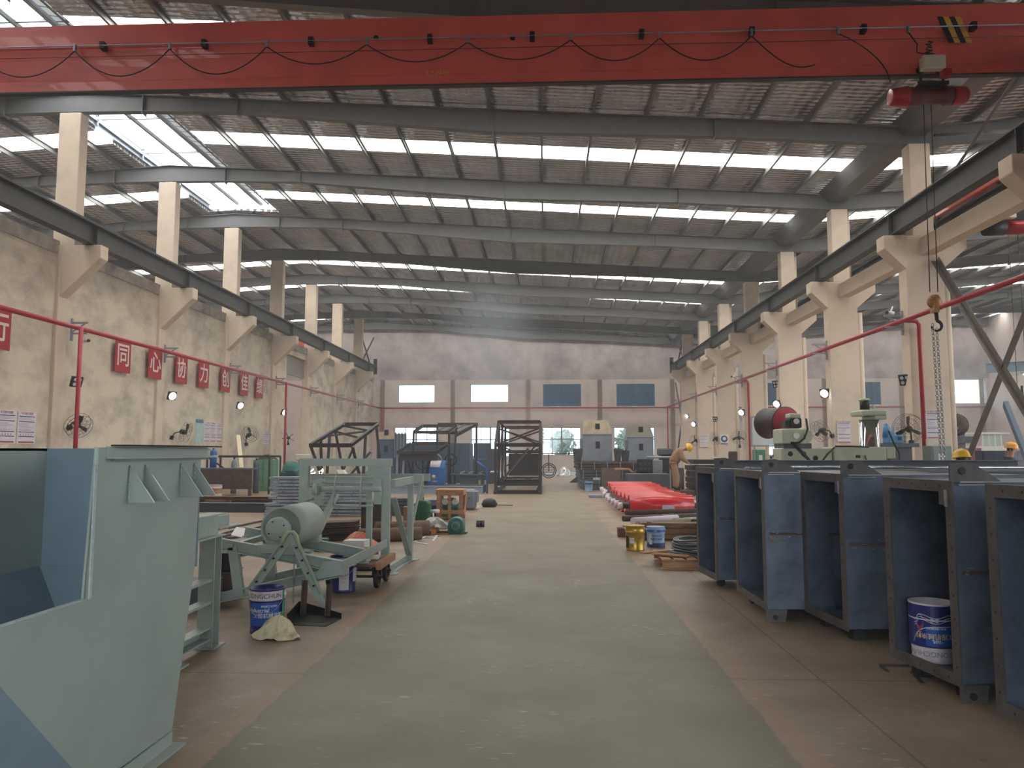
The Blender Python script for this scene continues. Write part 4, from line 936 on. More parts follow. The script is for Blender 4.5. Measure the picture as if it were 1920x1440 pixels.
part(pf, 'arm', MB().prism([(-3.18, 10.1, 1.12), (-2.92, 9.9, 1.16), (-2.92, 9.9, 1.04), (-3.18, 10.1, .94)], (0, .012, 0)), M_greend)
for x, y in ((-2.05, 10.2), (-2.0, 11.5), (PX0+.05, PY)): part(pf, 'foot_plate', MB().box(x-.09, x+.12, y-.09, y+.09, 0, .012), M_greend)

# ---- wooden hand cart with cartons
ca = atZ(690, 1098); cx_, cy_ = -2.22, 9.35
cart = thing('hand_cart', 'low wooden flatbed cart with black wheels beside the aisle', 'cart', (cx_, cy_, 0))
for k in range(5): part(cart, 'deck_plank', MB().box(cx_-.36, cx_+.28, cy_-.4+k*.17, cy_-.4+k*.17+.16, .27, .30), M_woodd, bev=.004)
part(cart, 'side_rail', MB().box(cx_+.27, cx_+.33, cy_-.42, cy_+.46, .24, .33), M_wood, bev=.004)
part(cart, 'side_rail', MB().box(cx_-.42, cx_-.36, cy_-.42, cy_+.46, .24, .33), M_wood, bev=.004)
part(cart, 'axle', MB().cyl((cx_-.3, cy_-.18, .13), (cx_+.3, cy_-.18, .13), .015, 8), M_blk); part(cart, 'axle', MB().cyl((cx_-.3, cy_+.32, .13), (cx_+.3, cy_+.32, .13), .015, 8), M_blk)
def wheel(root, c, r, wd=.05):
    a = (1, 0, 0); wv = part(root, 'wheel', MB().lathe((c[0]-wd/2, c[1], c[2]), [(r*.78, 0), (r*.95, 0), (r, wd*.25), (r, wd*.75), (r*.95, wd), (r*.78, wd), (r*.78, 0)], 28, a), M_rub)
    mb = MB(); mb.lathe((c[0]-wd*.3, c[1], c[2]), [(0, 0), (r*.25, 0), (r*.25, wd*.7), (0, wd*.7)], 16, a)
    for k in range(5):
        t = 2*math.pi*k/5; mb.bar((c[0], c[1]+r*.2*math.cos(t), c[2]+r*.2*math.sin(t)), (c[0], c[1]+r*.8*math.cos(t), c[2]+r*.8*math.sin(t)), wd*.4, r*.14, up=(1, 0, 0))
    part(wv, 'spokes', mb, M_blk)
for c in ((cx_+.24, cy_-.18), (cx_+.24, cy_+.32), (cx_-.32, cy_-.18), (cx_-.32, cy_+.32)): wheel(cart, (c[0], c[1], .13), .13)
tv = part(cart, 'bracket', MB().bar((cx_+.2, cy_-.18, .15), (cx_+.2, cy_-.18, .27), .04, .06), M_blk)
def carton(name, label, c, sx, sy, sz, m, rz=0, z=0.0, deco=None):
    t = thing(name, label, 'box', (0, 0, 0)); part(t, 'carton', MB().box(-sx/2, sx/2, -sy/2, sy/2, 0, sz), m, bev=.006)
    if deco == 'red':
        part(t, 'red_band', MB().box(-sx*.22, sx*.48, -sy/2-.002, -sy/2, sz*.5, sz*.8), mat('print_red', (196, 40, 44), .5)); tx = text_mb('超低碳焊丝', sz*.24, .0004, bold=True); tx.xf(T(sx*.12, -sy/2-.0035, sz*.65)); part(t, 'lettering', tx, M_white)
        part(t, 'red_edge', MB().box(-sx*.48, -sx*.46, -sy/2-.002, -sy/2, sz*.1, sz*.9), mat('print_red', (196, 40, 44), .5)); part(t, 'red_edge', MB().box(-sx*.48, -sx*.1, -sy/2-.002, -sy/2, sz*.12, sz*.16), mat('print_red', (196, 40, 44), .5))
        part(t, 'inner_flap', MB().box(-sx*.4, sx*.42, -sy*.3, sy*.4, sz, sz+.012), M_wood)
    t.location = (c[0], c[1], z); t.rotation_euler = (0, 0, rz); return t
carton('cardboard_box', 'white and red printed carton on the wooden cart', (cx_+.06, cy_+.1), .28, .2, .12, M_white, .12, .301, 'red')
carton('cardboard_box', 'white carton standing behind the drum frame', (-2.62, 10.75), .3, .25, .14, M_white, -.1, .24)
ob = thing('steel_offcut_stack', 'brown offcuts of steel on the cart under the white carton', 'steel pieces', (-2.6, 10.7, 0)); part(ob, 'block', MB().box(-2.85, -2.4, 10.55, 10.95, 0, .24), M_rust, bev=.01)
sb = thing('metal_scraps', 'loose pale metal strips lying on the front of the cart', 'metal strips', (cx_, cy_-.3, .301))
for k in range(4): part(sb, 'strip', MB().bar((cx_-.3+.05*k, cy_-.36+.04*k, .306+.009*k), (cx_+.16, cy_-.3+.05*k, .306+.009*k), .03, .008), M_gal if k % 2 else M_white)
# orange bag and neighbours
ora = mat('orange_bag', (224, 128, 92), .6, 0, .15, 9)
cloth('orange_bag', 'crumpled orange bag on the floor right of the drum', 'bag', (-3.05, 12.6, .0), .36, .24, .30, ora, 8, 26, 7)
carton('green_box', 'small green box left of the orange bag', (-3.62, 12.5), .2, .2, .2, M_green_m)
solo('steel_plate_block', 'dark rusty square steel plate standing right of the dark bars', 'steel plate', MB().box(-3.58, -3.0, 15.0, 15.14, 0, .62), M_rust, bev=.006)
# dark bundle of bars behind the drum
for k in range(9):
    x = -5.0+.0; yy = 13.6+.17*(k % 3); zz = .05+.12*(k//3)
    solo('dark_angle_bar', 'dark rusty steel bar in the bundle behind the drum, %s layer' % ['bottom', 'middle', 'top'][k//3] , 'steel bar', MB().bar((-4.6, yy-.2, zz), (-3.45, yy+.5, zz+.0), .13, .09, prof='C', t=.01), M_rust, 'dark bars behind the drum')
# ---- stack of blue-grey channels: each layer a thing
M_chan = mat('blue_grey_channel', (158, 168, 184), .45, .2, .1, 3)
for k in range(12):
    o_ = (-.15+.02*(k % 3)) if k < 4 else .06*math.sin(k*2.1)
    lab = 'blue-grey steel channel in the tall stack behind the drum, %s from the floor' % ORD[k].replace('nearest', 'first')
    t = thing('steel_channel', lab, 'steel channel', (-5.7, 19.4, k*.082), 'stacked blue-grey channels')
    mb = MB(); mb.box(-6.85+o_, -4.45+o_*.6, 19.1, 19.5, k*.082+.058, k*.082+.068); mb.box(-6.85+o_, -4.45+o_*.6, 19.1, 19.108, k*.082+.012, k*.082+.062); mb.box(-6.85+o_, -4.45+o_*.6, 19.492, 19.5, k*.082, k*.082+.062); part(t, 'channel', mb, M_chan)
    for q in range(6): x = -6.6+.38*q+.1*math.sin(k+q); part(t, 'hole', MB().cyl((x, 19.094, k*.082+.037), (x, 19.10, k*.082+.037), .012, 8), M_blk)
for k in range(5): solo('steel_channel', 'short dark channel in the low stack right of the tall one, %s from the floor' % ORD[k].replace('nearest', 'first'), 'steel channel', MB().box(-4.3, -3.4, 19.3, 19.7, k*.09, k*.09+.075), M_dgrey, 'low stack of short channels', bev=.004)
solo('pale_beam', 'pale long beam lying across the top of the low channel stack', 'steel beam', MB().bar((-5.4, 17.5, 1.02), (-2.6, 17.5, 1.02), .08, .16, prof='C'), M_greend)
for x in (-5.2, -2.8): solo('trestle', 'grey trestle post under the pale long beam, %s one' % ('left' if x < -4 else 'right'), 'trestle', MB().bar((x, 17.5, 0), (x, 17.5, .94), .1, .1, prof='I'), M_greend, 'trestles under the pale beam')
# long beams on the floor towards the left wall
for k, (xa, ya, xb, yb, z, lab, m) in enumerate([(-11.5, 20.6, -7.1, 20.3, .12, 'long dark channel lying left of the tall stack, in front', M_dgrey), (-11.5, 21.6, -7.0, 21.4, .3, 'long brown plank-like beam lying left of the tall stack, behind', M_woodd), (-11.5, 22.3, -7.2, 22.2, .12, 'long dark beam lying left of the tall stack, rearmost', M_dgrey)]):
    solo('long_beam', lab, 'steel beam', MB().bar((xa, ya, z), (xb, yb, z), .25, .24 if k != 1 else .1, prof='I'), m)
solo('timber_block', 'timber block under the brown beam left of the tall stack', 'timber', MB().box(-9.5, -8.9, 21.3, 21.7, 0, .25), M_woodd)
# loose bars on the floor between hopper and stack
rr = random.Random(11)
bars = [(375, 1002, 440, 985), (392, 1008, 452, 992), (400, 1012, 500, 985), (380, 1016, 470, 1004), (420, 1018, 500, 1012), (405, 1045, 455, 1030), (405, 1052, 480, 1035), (410, 1050, 450, 1048), (405, 1068, 455, 1062), (430, 990, 497, 976), (690, 985, 722, 983), (700, 1000, 730, 999), (700, 1010, 722, 1009), (680, 1040, 705, 1020), (370, 975, 420, 970)]
for k, (a, b, c, d) in enumerate(bars):
    p = atZ(a, b, .02); q = atZ(c, d, .02); q = p+(q-p)*min(1.0, 3.2/(q-p).length)
    solo('loose_bar', 'loose rusty steel bar on the left floor, %s from the hopper' % ORD[k].replace('nearest', 'first'), 'steel bar', MB().bar(p, q, .05, .035, prof='L', t=.006), M_rust if k % 3 else M_bare, 'loose bars on the left floor')
q = atZ(415, 1125); solo('black_box', 'small black steel box under the lower rail behind the hopper', 'box', MB().box(q.x-.12, q.x+.12, q.y, q.y+.2, 0.3, .5), M_blk, bev=.01)
solo('dark_block', 'dark steel block on the floor between hopper and pail', 'steel block', MB().box(q.x-.25, q.x+.1, q.y-.6, q.y-.2, 0, .28), M_dgrey, bev=.01)
solo('dark_support_block', 'rusty block carrying the small black box', 'steel block', MB().box(q.x-.14, q.x+.14, q.y-.02, q.y+.22, 0, .3), M_rust, bev=.01)
# ================================================================ duct boxes on the right
M_duct = mat('blue_black_sheet_steel', (112, 124, 142), 0.36, .4, 0, 2.4, col2=(60, 68, 80), lo=.35, hi=.75, detail=8, bump=.05, bscale=12)
M_flange = mat('brown_grey_flange', (98, 92, 90), 0.5, .35, 0, 7, col2=(72, 68, 68))
M_scratch = mat('bright_scraped_steel', (176, 178, 182), .3, .8, .2, 20)
Z0, Z1 = .10, 1.41
def duct(i, near, far, depth, lab, z0=Z0, z1=Z1, seam=.72):
    n = Vector((near[0], near[1], 0)); f = Vector((far[0], far[1], 0)); u = (f-n).normalized(); W = (f-n).length; d = Vector((u.y, -u.x, 0))
    if d.x < 0: d = -d
    t = thing('steel_duct', lab, 'duct section', (n.x, n.y, 0), 'open steel duct sections along the right of the aisle')
    def pt(a, b, z): return n+u*a+d*b+Vector((0, 0, z))
    e = .012; th = .008
    def slab(a0, a1, b0, b1, za, zb):
        return MB().prism([pt(a0, b0, za), pt(a1, b0, za), pt(a1, b1, za), pt(a0, b1, za)], (0, 0, zb-za))
    part(t, 'side_panel', slab(e, e+th, .01, depth, z0+e, z1-e), M_duct)
    part(t, 'side_panel', slab(W-e-th, W-e, .01, depth, z0+e, z1-e), M_duct)
    part(t, 'top_panel', slab(e, W-e, .01, depth, z1-e-th, z1-e), M_duct)
    part(t, 'bottom_panel', slab(e, W-e, .01, depth, z0+e, z0+e+th), M_duct)
    part(t, 'rear_panel', slab(e, W-e, depth-.01, depth, z0+e, z1-e), M_duct)
    part(t, 'stiffening_fold', slab(e+th, W-e-th, depth-.05, depth-.01, z0+(z1-z0)*.5, z0+(z1-z0)*.5+.02), M_duct)
    part(t, 'weld_seam', slab(e-.004, e, .05, depth-.05, z0+seam-.012, z0+seam+.012), M_rust)
    rr_ = random.Random(i+40)
    for q in range(9): b0 = rr_.uniform(.06, .5); zz = z0+seam+rr_.uniform(-.05, .03); part(t, 'grinding_mark', slab(e-.005, e-.001, b0, b0+rr_.uniform(.01, .05), zz, zz+rr_.uniform(.003, .008)), M_scratch)
    fl = [('flange', slab(0, W, 0, .012, z1-.075, z1)), ('flange', slab(0, W, 0, .012, z0, z0+.075)), ('flange', slab(0, .075, 0, .012, z0+.075, z1-.075)), ('flange', slab(W-.075, W, 0, .012, z0+.075, z1-.075))]
    for nm, m_ in fl: part(t, nm, m_, M_flange)
    part(t, 'flange_lip', slab(0, W, .012, .06, z1-e+.001, z1), M_flange)
    # bolt holes
    def hole(a, z): c = pt(a, -.001, z); part(t, 'bolt_hole', MB().cyl(c, c+d*.002, .0085, 8), M_blk)
    k = z0+.12
    while k < z1-.08: hole(.035, k); hole(W-.035, k); k += .15
    k = .12
    while k < W-.08: hole(k, z1-.035); hole(k, z0+.035); k += .15
    # lifting lug along the near top edge
    def lug(b0, b1, zb, up, nm='lifting_lug'):
        s = 1 if up else -1
        P_ = [pt(e, b0, zb), pt(e, b0+.0, zb+s*.115), pt(e, b0+.13, zb+s*.125), pt(e, b0+.18, zb+s*.11), pt(e, b1, zb)]
        o = part(t, nm, MB().prism(P_, u*.012), M_flange); c = pt(e-.002, b0+.085, zb+s*.07); part(o, 'lug_hole', MB().cyl(c, c+u*-.004, .025, 14), M_blk)
    lug(.0, .36, z1-.005, True)
    if i in (1, 3): lug(.0, .2, z0+.01, False, 'foot_gusset')
    # patch plates and scratches at flange corners
    part(t, 'corner_plate', slab(.03, .13, -.004, 0, z1-.16, z1-.07), M_flange); part(t, 'scraped_weld', slab(.045, .075, -.007, -.004, z1-.17, z1-.06), M_scratch)
    part(t, 'scraped_edge', slab(-.001, .001, .05, .3, z1-.03, z1-.022), M_scratch)
    if i in (0, 4):
        c = pt(.25, .12, z0-.05); part(t, 'caster_wheel', MB().cyl(c-u*.02, c+u*.02, .05, 20), M_rub); part(t, 'caster_fork', MB().bar(c, c+Vector((0, 0, .06)), .05, .03), M_bare)
        c = pt(W-.15, depth-.2, z0-.05); part(t, 'caster_wheel', MB().cyl(c-u*.02, c+u*.02, .05, 20), M_rub)
    else:
        for a, b in ((.15, .15), (W-.15, .15), (.15, depth-.15), (W-.15, depth-.15)): part(t, 'foot_block', slab(a-.05, a+.05, b-.05, b+.05, 0, z0), M_rub)
    return t
duct(0, (2.00, 9.18), (1.93, 9.98), 1.9, 'farthest dark steel duct section, narrowest in view, on a caster')
duct(1, (2.09, 7.51), (2.08, 8.60), 1.7, 'second farthest dark steel duct section with a bright torn seam on its side')
duct(2, (2.53, 6.70), (2.45, 7.52), 1.7, 'middle dark steel duct section of the five, plain blue side')
duct(3, (2.65, 5.16), (2.54, 5.93), 1.5, 'dark steel duct section with the paint pail standing inside')
duct(4, (2.72, 3.85), (2.61, 4.71), 1.5, 'nearest dark steel duct section, cut by the right edge of the picture')
# torn flap, handle slot
solo('bent_flap', 'bright bent metal flap on the side of the second farthest duct', 'metal flap', MB().prism([(2.12, 7.50, .82), (2.30, 7.46, .755), (2.14, 7.515, .75)], (0, .004, 0)), M_scratch)
rods = [(2.75, 9.4, 1.43), (2.75, 9.6, 1.43)]
for k, (x, y, z) in enumerate(rods): solo('polished_rod', 'long polished steel rod lying across the far duct tops, %s' % ['front one', 'rear one'][k], 'rod', MB().cyl((x, y, z-.02+.0), (x+3.2, y+.1, z-.02), .016, 12), mat('polished_steel', (200, 205, 212), .15, .95, 0), 'polished rods on the ducts')
for k in range(2): solo('steel_profile', 'dark steel profile lying behind the polished rods, %s' % ['front one', 'rear one'][k], 'steel bar', MB().bar((2.4, 9.75+.14*k, 1.425+.03), (5.9, 9.85+.14*k, 1.455), .1, .08, prof='C'), M_dgrey, 'profiles behind the polished rods')
trs = thing('welding_table', 'long dark steel table behind the duct sections carrying bars', 'table', (5.2, 9.6, 0)); part(trs, 'table_top', MB().box(4.0, 6.8, 9.1, 10.4, 1.30, 1.375), M_dgrey, bev=.005)
for x in (4.1, 6.7):
    for y in (9.2, 10.3): part(trs, 'leg', MB().box(x-.05, x+.05, y-.05, y+.05, 0, 1.30), M_dgrey)
# angle clips lying on the floor before the ducts
for a, b, c, d, n in ((1650, 1247, 1705, 1248, 'thin steel strip on the floor before the pail duct, left leg of an L'), (1652, 1249, 1664, 1259, 'short steel strip on the floor before the pail duct'), (1710, 1260, 1730, 1283, 'dark steel strip on the floor pointing at the camera before the pail duct')):
    solo('steel_strip', n, 'steel strip', MB().bar(atZ(a, b, .006), atZ(c, d, .006), .025, .012), M_bare)
# ---- pail inside the fourth duct, printed upside down
Fp = -math.pi/2-.5
t = pail('paint_pail', 'open paint pail with upside-down printing standing inside a duct section', (2.775, 5.76, Z0+.021), .15, .41, M_ppink, [(.27, .97, M_pnavy, 'navy_wrap'), (.3, .62, M_pblue1, 'blue_panel', Fp-.25, Fp+1.4)],
     [('工程机械涂料', .042, .47, mat('label_yellow', (222, 200, 140), .5), Fp+.12), ('SONGCHUN', .05, .17, M_pgrey, Fp-.1), ('专业工程机械涂料', .016, .60, M_white, Fp+.2), ('优质产品', .014, .40, M_white, Fp+.2), ('防锈 耐磨', .014, .37, M_white, Fp+.25)], handle=False)
for ch in t.children:
    if ch.name.startswith('lettering'):
        me = ch.data
        for v in me.vertices: pass
def flip_letter(ch, ang, zc):
    for v in ch.data.vertices:
        a = math.atan2(v.co.y, v.co.x); r = math.hypot(v.co.x, v.co.y); a2 = 2*ang-a; v.co.x = r*math.cos(a2); v.co.y = r*math.sin(a2); v.co.z = 2*zc-v.co.z
lt = [c for c in t.children if c.name.startswith('lettering')]
for c, (ang, zf) in zip(lt, ((Fp+.12, .47), (Fp-.1, .17), (Fp+.2, .60), (Fp+.2, .40), (Fp+.25, .37))): flip_letter(c, ang, .41*zf)
def wrapline(pts, r, w_, m, nm):
    mb = MB()
    for (a0, z0), (a1, z1) in zip(pts, pts[1:]):
        R = r; p0 = Vector((R*math.cos(a0), R*math.sin(a0), z0)); p1 = Vector((R*math.cos(a1), R*math.sin(a1), z1)); mb.quad(p0-Vector((0, 0, w_)), p1-Vector((0, 0, w_)), p1+Vector((0, 0, w_)), p0+Vector((0, 0, w_)))
    return part(t, nm, mb, m)
ORG[t] = Vector((0, 0, 0))
for k, z in enumerate((.305, .29, .325)): wrapline([(Fp-.75+.1*q, z+.012*math.sin(q*.5)-(.03 if q < 2 else 0)) for q in range(18)], .1545, .0018, M_white, 'white_swoosh')
wrapline([(Fp-.85+.1*q, .14+.12*(1-math.exp(-q*.35))) for q in range(18)], .1545, .0024, M_white, 'white_swoosh')
wrapline([(Fp-.5+.17*math.sin(a)*(1 if a < 3.14 else 1), .285+.05*math.cos(a)-(.025 if abs(a-math.pi) < .4 else 0)) for a in [k*math.pi/8 for k in range(17)]], .155, .0022, M_white, 'emblem_ring')
wrapline([(Fp-.6, .26), (Fp-.5, .235), (Fp-.4, .26)], .155, .012, mat('emblem_red', (190, 60, 60), .5), 'emblem_fill')
for k in (0, 1): c = Fp+.02+.22*k; wrapline([(c+.07*math.sin(a), .30+.011*math.cos(a)) for a in [q*math.pi/6 for q in range(13)]], .155, .0018, M_white, 'small_ring')

# ================================================================ pails, pallet, coils
g = atZ(1191, 1031); pail('paint_pail', 'gold metal paint pail standing alone at the right edge of the aisle', g, .155, .40, M_gold, [(.3, .52, M_post, 'paper_label', F-1.0, F-.5), (.1, .6, mat('dark_print', (80, 66, 40), .4, .4, .2, 20), 'dark_print', F-1.6, F-1.15)], [('油漆', .03, .42, M_pgrey, F-.75)], open_=False)
g = atZ(1230, 1025); pail('paint_pail', 'pale blue lidded paint pail beside the gold one', g, .15, .34, M_pale, [(.72, .86, M_pblue1, 'blue_band'), (.0, .22, M_pnavy, 'dark_base'), (.15, .66, M_post, 'pale_sticker', F-1.25, F-.85)], [('Industrial', .05, .58, M_pblue1, F-.4), ('钢构工业漆', .04, .40, M_blk, F-.4), ('防锈', .025, .79, M_white, F-.5)], open_=False)
pl = thing('wooden_pallet', 'broken raw wood pallet carrying wire coils before the ducts', 'pallet', (1.95, 11.2, 0))
for k in range(3): part(pl, 'skid', MB().box(1.62+.0*k, 2.6, 10.75+.45*k, 10.83+.45*k, 0.02, .12), M_wood, bev=.004)
for k in range(6): part(pl, 'deck_board', MB().box(1.6+.17*k, 1.73+.17*k, 10.7, 11.75, .12, .14), M_wood, bev=.003)
part(pl, 'bottom_board', MB().box(1.6, 2.62, 10.72, 10.84, 0, .02), M_wood); part(pl, 'loose_board', MB().obox((1.58, 11.3, .165), (.5, .12, .02), Matrix.Rotation(.6, 3, 'Z')), M_wood); part(pl, 'loose_board', MB().obox((1.75, 11.0, .165), (.5, .13, .02), Matrix.Rotation(-.5, 3, 'Z')), M_wood)
for k in range(5):
    mb = MB(); r0 = .34-.012*k
    for q in range(3): mb.tube([((r0-.03*q)*math.cos(a*math.pi/16)+2.15, (r0-.03*q)*math.sin(a*math.pi/16)+11.3, .165+.045*k+.012*math.sin(a*.4+k)) for a in range(32)], .014, 6, closed=True)
    solo('wire_coil', 'dark coil of steel wire on the broken pallet, %s from below' % ORD[k].replace('nearest', 'first'), 'wire coil', mb, mat('dark_coil', (92, 104, 108), .4, .5, .1), 'wire coils on the broken pallet')
# timber, wrapped shafts and bars between the pails and the rollers
tb = thing('wooden_crate_beam', 'long low brown timber crate lying behind the two pails', 'crate', (2.4, 14.4, 0))
for k in range(3): part(tb, 'plank', MB().box(1.75, 3.9, 14.2, 14.55, .02+.1*k, .11+.1*k), M_woodd, bev=.006)
for x in (1.85, 2.8, 3.7): part(tb, 'cleat', MB().box(x, x+.08, 14.17, 14.2, 0, .33), M_woodd)
solo('brick_block', 'reddish wooden block at the aisle end of the timber behind the gold pail', 'wood block', MB().box(1.38, 1.66, 14.7, 14.95, 0, .17), mat('reddish_wood', (132, 84, 70), .8, 0, .2, 9), bev=.006)
solo('timber_sleeper', 'timber sleeper under the wrapped shafts', 'timber', MB().box(1.55, 4.0, 15.4, 15.6, 0, .14), M_woodd, bev=.006)
solo('timber_sleeper', 'timber sleeper behind, under the far ends of the shafts', 'timber', MB().box(1.9, 4.2, 16.9, 17.1, 0, .14), M_woodd, bev=.006)
for k, (x0, y0, x1, y1, z, r, lab, m) in enumerate([(1.75, 15.55, 2.75, 16.3, .22, .075, 'pale paper-wrapped shaft lying left, on the timbers', M_post), (2.55, 15.45, 3.9, 16.2, .22, .075, 'pale cloth-wrapped shaft lying right, on the timbers', mat('beige_wrap', (206, 198, 176), .8, 0, .2, 8)),
        (1.65, 15.9, 4.1, 17.0, .36, .05, 'dark round bar crossing above the wrapped shafts', M_rust), (1.62, 16.15, 4.1, 17.3, .22, .06, 'dark round bar behind the wrapped shafts', M_bare), (2.9, 15.4, 4.2, 15.9, .21, .07, 'dark pipe end right of the wrapped shafts', M_blk)]):
    solo('round_shaft', lab, 'shaft', MB().cyl((x0, y0, z), (x1, y1, z), r, 20), m)

# ================================================================ red rollers
M_roll = mat('glossy_red', (214, 34, 40), .26, 0, .03, 2, coat=.15)
M_shaft = mat('oily_dark_shaft', (50, 52, 48), .35, .5, .2, 14)
rl = thing('red_roller', 'red conveyor pulley nearest the camera, with a paper tag, on the floor', 'roller', (0, 0, 0), 'red pulleys in a row')
part(rl, 'shell', MB().lathe((-.78, 0, .27), [(.05, .03), (.25, .03), (.25, 0), (.27, 0), (.27, 1.56), (.25, 1.56), (.25, 1.53), (.05, 1.53)], 48, (1, 0, 0)), M_roll)
part(rl, 'shaft', MB().cyl((-1.0, 0, .27), (1.0, 0, .27), .075, 20), M_shaft)
for s in (-1, 1): part(rl, 'wrapped_shaft_end', MB().cyl((s*.93, 0, .27), (s*1.05, 0, .27), .082, 18), M_post, 'white wrapped shaft end'); part(rl, 'hub', MB().cyl((s*.79, 0, .27), (s*.74, 0, .27), .12, 20), M_shaft)
RLY = [(2.86, 19.3, 0), (2.84, 20.1, .01), (2.82, 20.85, -.01), (2.79, 21.7, .01), (2.80, 22.5, 0), (2.9, 23.5, .03), (2.86, 24.4, 0), (3.0, 25.7, -.02), (3.0, 26.6, .02), (3.02, 27.7, 0)]
for k, (x, y, a) in enumerate(RLY):
    o = rl if k == 0 else dup(rl, None, None, 'red conveyor pulley on the floor, %s of the row from the camera' % ORD[k]); o.location = (x, y, 0); o.rotation_euler = (0, 0, a)
tg = MB(); tg.lathe((2.86+.0, 19.3, .27), [(.273, 0), (.273, .3)], 48, (1, 0, 0)); bmesh.ops.delete(tg.bm, geom=[v for v in tg.bm.verts if not (v.co.y < 19.3-.15 and v.co.z < .27+.05)], context='VERTS'); solo('paper_tag', 'white paper tag stuck to the front of the nearest red pulley', 'tag', tg, M_post)

# ================================================================ far right of the aisle: towers on stacked frames
M_tow = mat('tower_grey', (132, 138, 148), .45, .15, 0, 1.4, col2=(108, 114, 124)); M_tan = mat('tower_tan', (178, 164, 132), .55, 0, 0, 3, col2=(140, 132, 112))
def tower(x0, x1, y, zb, zw, zt, lab, m1, m2, d=1.3):
    t = thing('hopper_tower', lab, 'steel housing', ((x0+x1)/2, y, zb), 'grey steel housings on the stacks'); i = .07
    part(t, 'lower_body', MB().box(x0, x1, y, y+d, zb, zw), m1, bev=.02)
    part(t, 'ledge', MB().box(x0-.03, x1+.01, y-.03, y+d+.03, zw, zw+.05), M_gal)
    top = MB(); A0 = [(x0, y), (x1, y), (x1, y+d), (x0, y+d)]; B0 = [(x0+i*1.3, y+.15), (x1-i*2.2, y+.15), (x1-i*2.2, y+d-.1), (x0+i*1.3, y+d-.1)]
    va = [top.bm.verts.new((a, b, zw+.05)) for a, b in A0]; vb = [top.bm.verts.new((a, b, zt)) for a, b in B0]; top.bm.faces.new(vb); top.bm.faces.new(va[::-1])
    for k in range(4): top.bm.faces.new((va[k], va[(k+1) % 4], vb[(k+1) % 4], vb[k]))
    part(t, 'upper_body', top, m2)
    cx = (x0+x1)/2+.02
    part(t, 'hatch_opening', MB().box(cx-.1, cx+.1, y-.006, y+.01, zw-.62, zw-.3), M_blk, 'dark square opening'); q = MB().box(cx-.1, cx+.1, y+.03, y+.09, zw+.25, zw+.5); part(t, 'hatch_opening', q, M_blk, 'dark square opening')
    for yy in (y+.3, y+.8): part(t, 'side_slot', MB().box(x0-.006, x0+.01, yy, yy+.2, zb+.6, zw-.15), M_blk)
    part(t, 'side_bracket', MB().box(x0-.12, x0, y+.1, y+.16, zb+.2, zb+1.0), M_tow)
tower(1.70, 3.02, 34.6, 1.16, 2.36, 3.02, 'taller grey steel housing with a tan top, left of the pair', M_tow, M_tan)
tower(3.92, 5.15, 36.6, 1.16, 2.28, 2.86, 'shorter grey steel housing with a dull top, right of the pair', M_tow, mat('tower_olive', (132, 128, 116), .5, 0, .1, 3))
def bin_(x, y, w_, z0, z1, lab):
    mb = MB(); A0 = [(x-w_*.35, y-.2, z0), (x+w_*.35, y-.2, z0), (x+w_*.35, y+.2, z0), (x-w_*.35, y+.2, z0)]; va = [mb.bm.verts.new(p) for p in A0]; vb = [mb.bm.verts.new((x+(p[0]-x)*1.45, y+(p[1]-y)*1.3, z1)) for p in A0]; mb.bm.faces.new(va[::-1]); mb.bm.faces.new(vb)
    for k in range(4): mb.bm.faces.new((va[k], va[(k+1) % 4], vb[(k+1) % 4], vb[k]))
    t = thing('tapered_bin', lab, 'bin', (x, y, z0)); part(t, 'bin_body', mb, M_bare)
    for dx in (-.1, .05): part(t, 'bolt', MB().cyl((x+dx, y, z1), (x+dx, y, z1+.08), .02, 6), M_blk)
bin_(1.45, 33.9, .42, 1.16, 1.74, 'dark tapered bin left of the taller grey housing'); bin_(3.2, 34.0, .3, 1.16, 1.72, 'dark tapered bin right of the taller grey housing'); bin_(3.55, 34.2, .34, 1.16, 1.66, 'dark tapered bin left of the shorter grey housing')
def frame_stack(x0, x1, y0, y1, z0, z1, lab, m, n=3, hb=True, grp='stacked dark frames under the grey housings'):
    t = thing('frame_stack', lab, 'steel frames', ((x0+x1)/2, (y0+y1)/2, z0), grp); h = (z1-z0)/n
    for k in range(n): part(t, 'frame_layer', MB().box(x0+.02*(k % 2), x1-.02*(k % 2), y0+.02*(k % 2), y1, z0+k*h+.015, z0+(k+1)*h-(.0 if k == n-1 else .01)), m, bev=.008)
    part(t, 'spacer', MB().box(x0+.3, x0+.36, y0+.05, y1-.05, z0, z0+.02), m)
    x = x0+.15
    while x < x1: part(t, 'cross_bar', MB().bar((x, y0-.02, z0+.02), (x, y0-.02, z1), .03, .03), M_gal); x += .55
frame_stack(1.42, 4.3, 33.0, 37.9, .82, 1.16, 'topmost stack of brown steel frames right of the aisle, under the grey housings', M_rust, 3)
frame_stack(1.5, 4.2, 33.0, 37.8, .42, .82, 'middle stack of dark steel frames right of the aisle', M_bare, 3)
frame_stack(1.6, 4.3, 32.6, 37.8, 0, .42, 'lowest stack of dark steel frames right of the aisle', M_dgrey, 2)
frame_stack(4.35, 5.4, 36.2, 37.9, 0, 1.16, 'dark rack under the shorter grey housing', M_dgrey, 4)
solo('leaning_sheet', 'square dark steel panel leaning before the frame stacks', 'steel panel', MB().prism([(2.35, 31.9, 0), (3.15, 31.9, 0), (3.15, 32.25, .95), (2.35, 32.25, .95)], (0, .02, 0)), M_rust)
solo('dark_bench_box', 'wide dark steel bench behind the red pulleys', 'steel bench', MB().box(3.3, 5.0, 31.0, 32.0, 0, .72), M_dgrey, bev=.02)
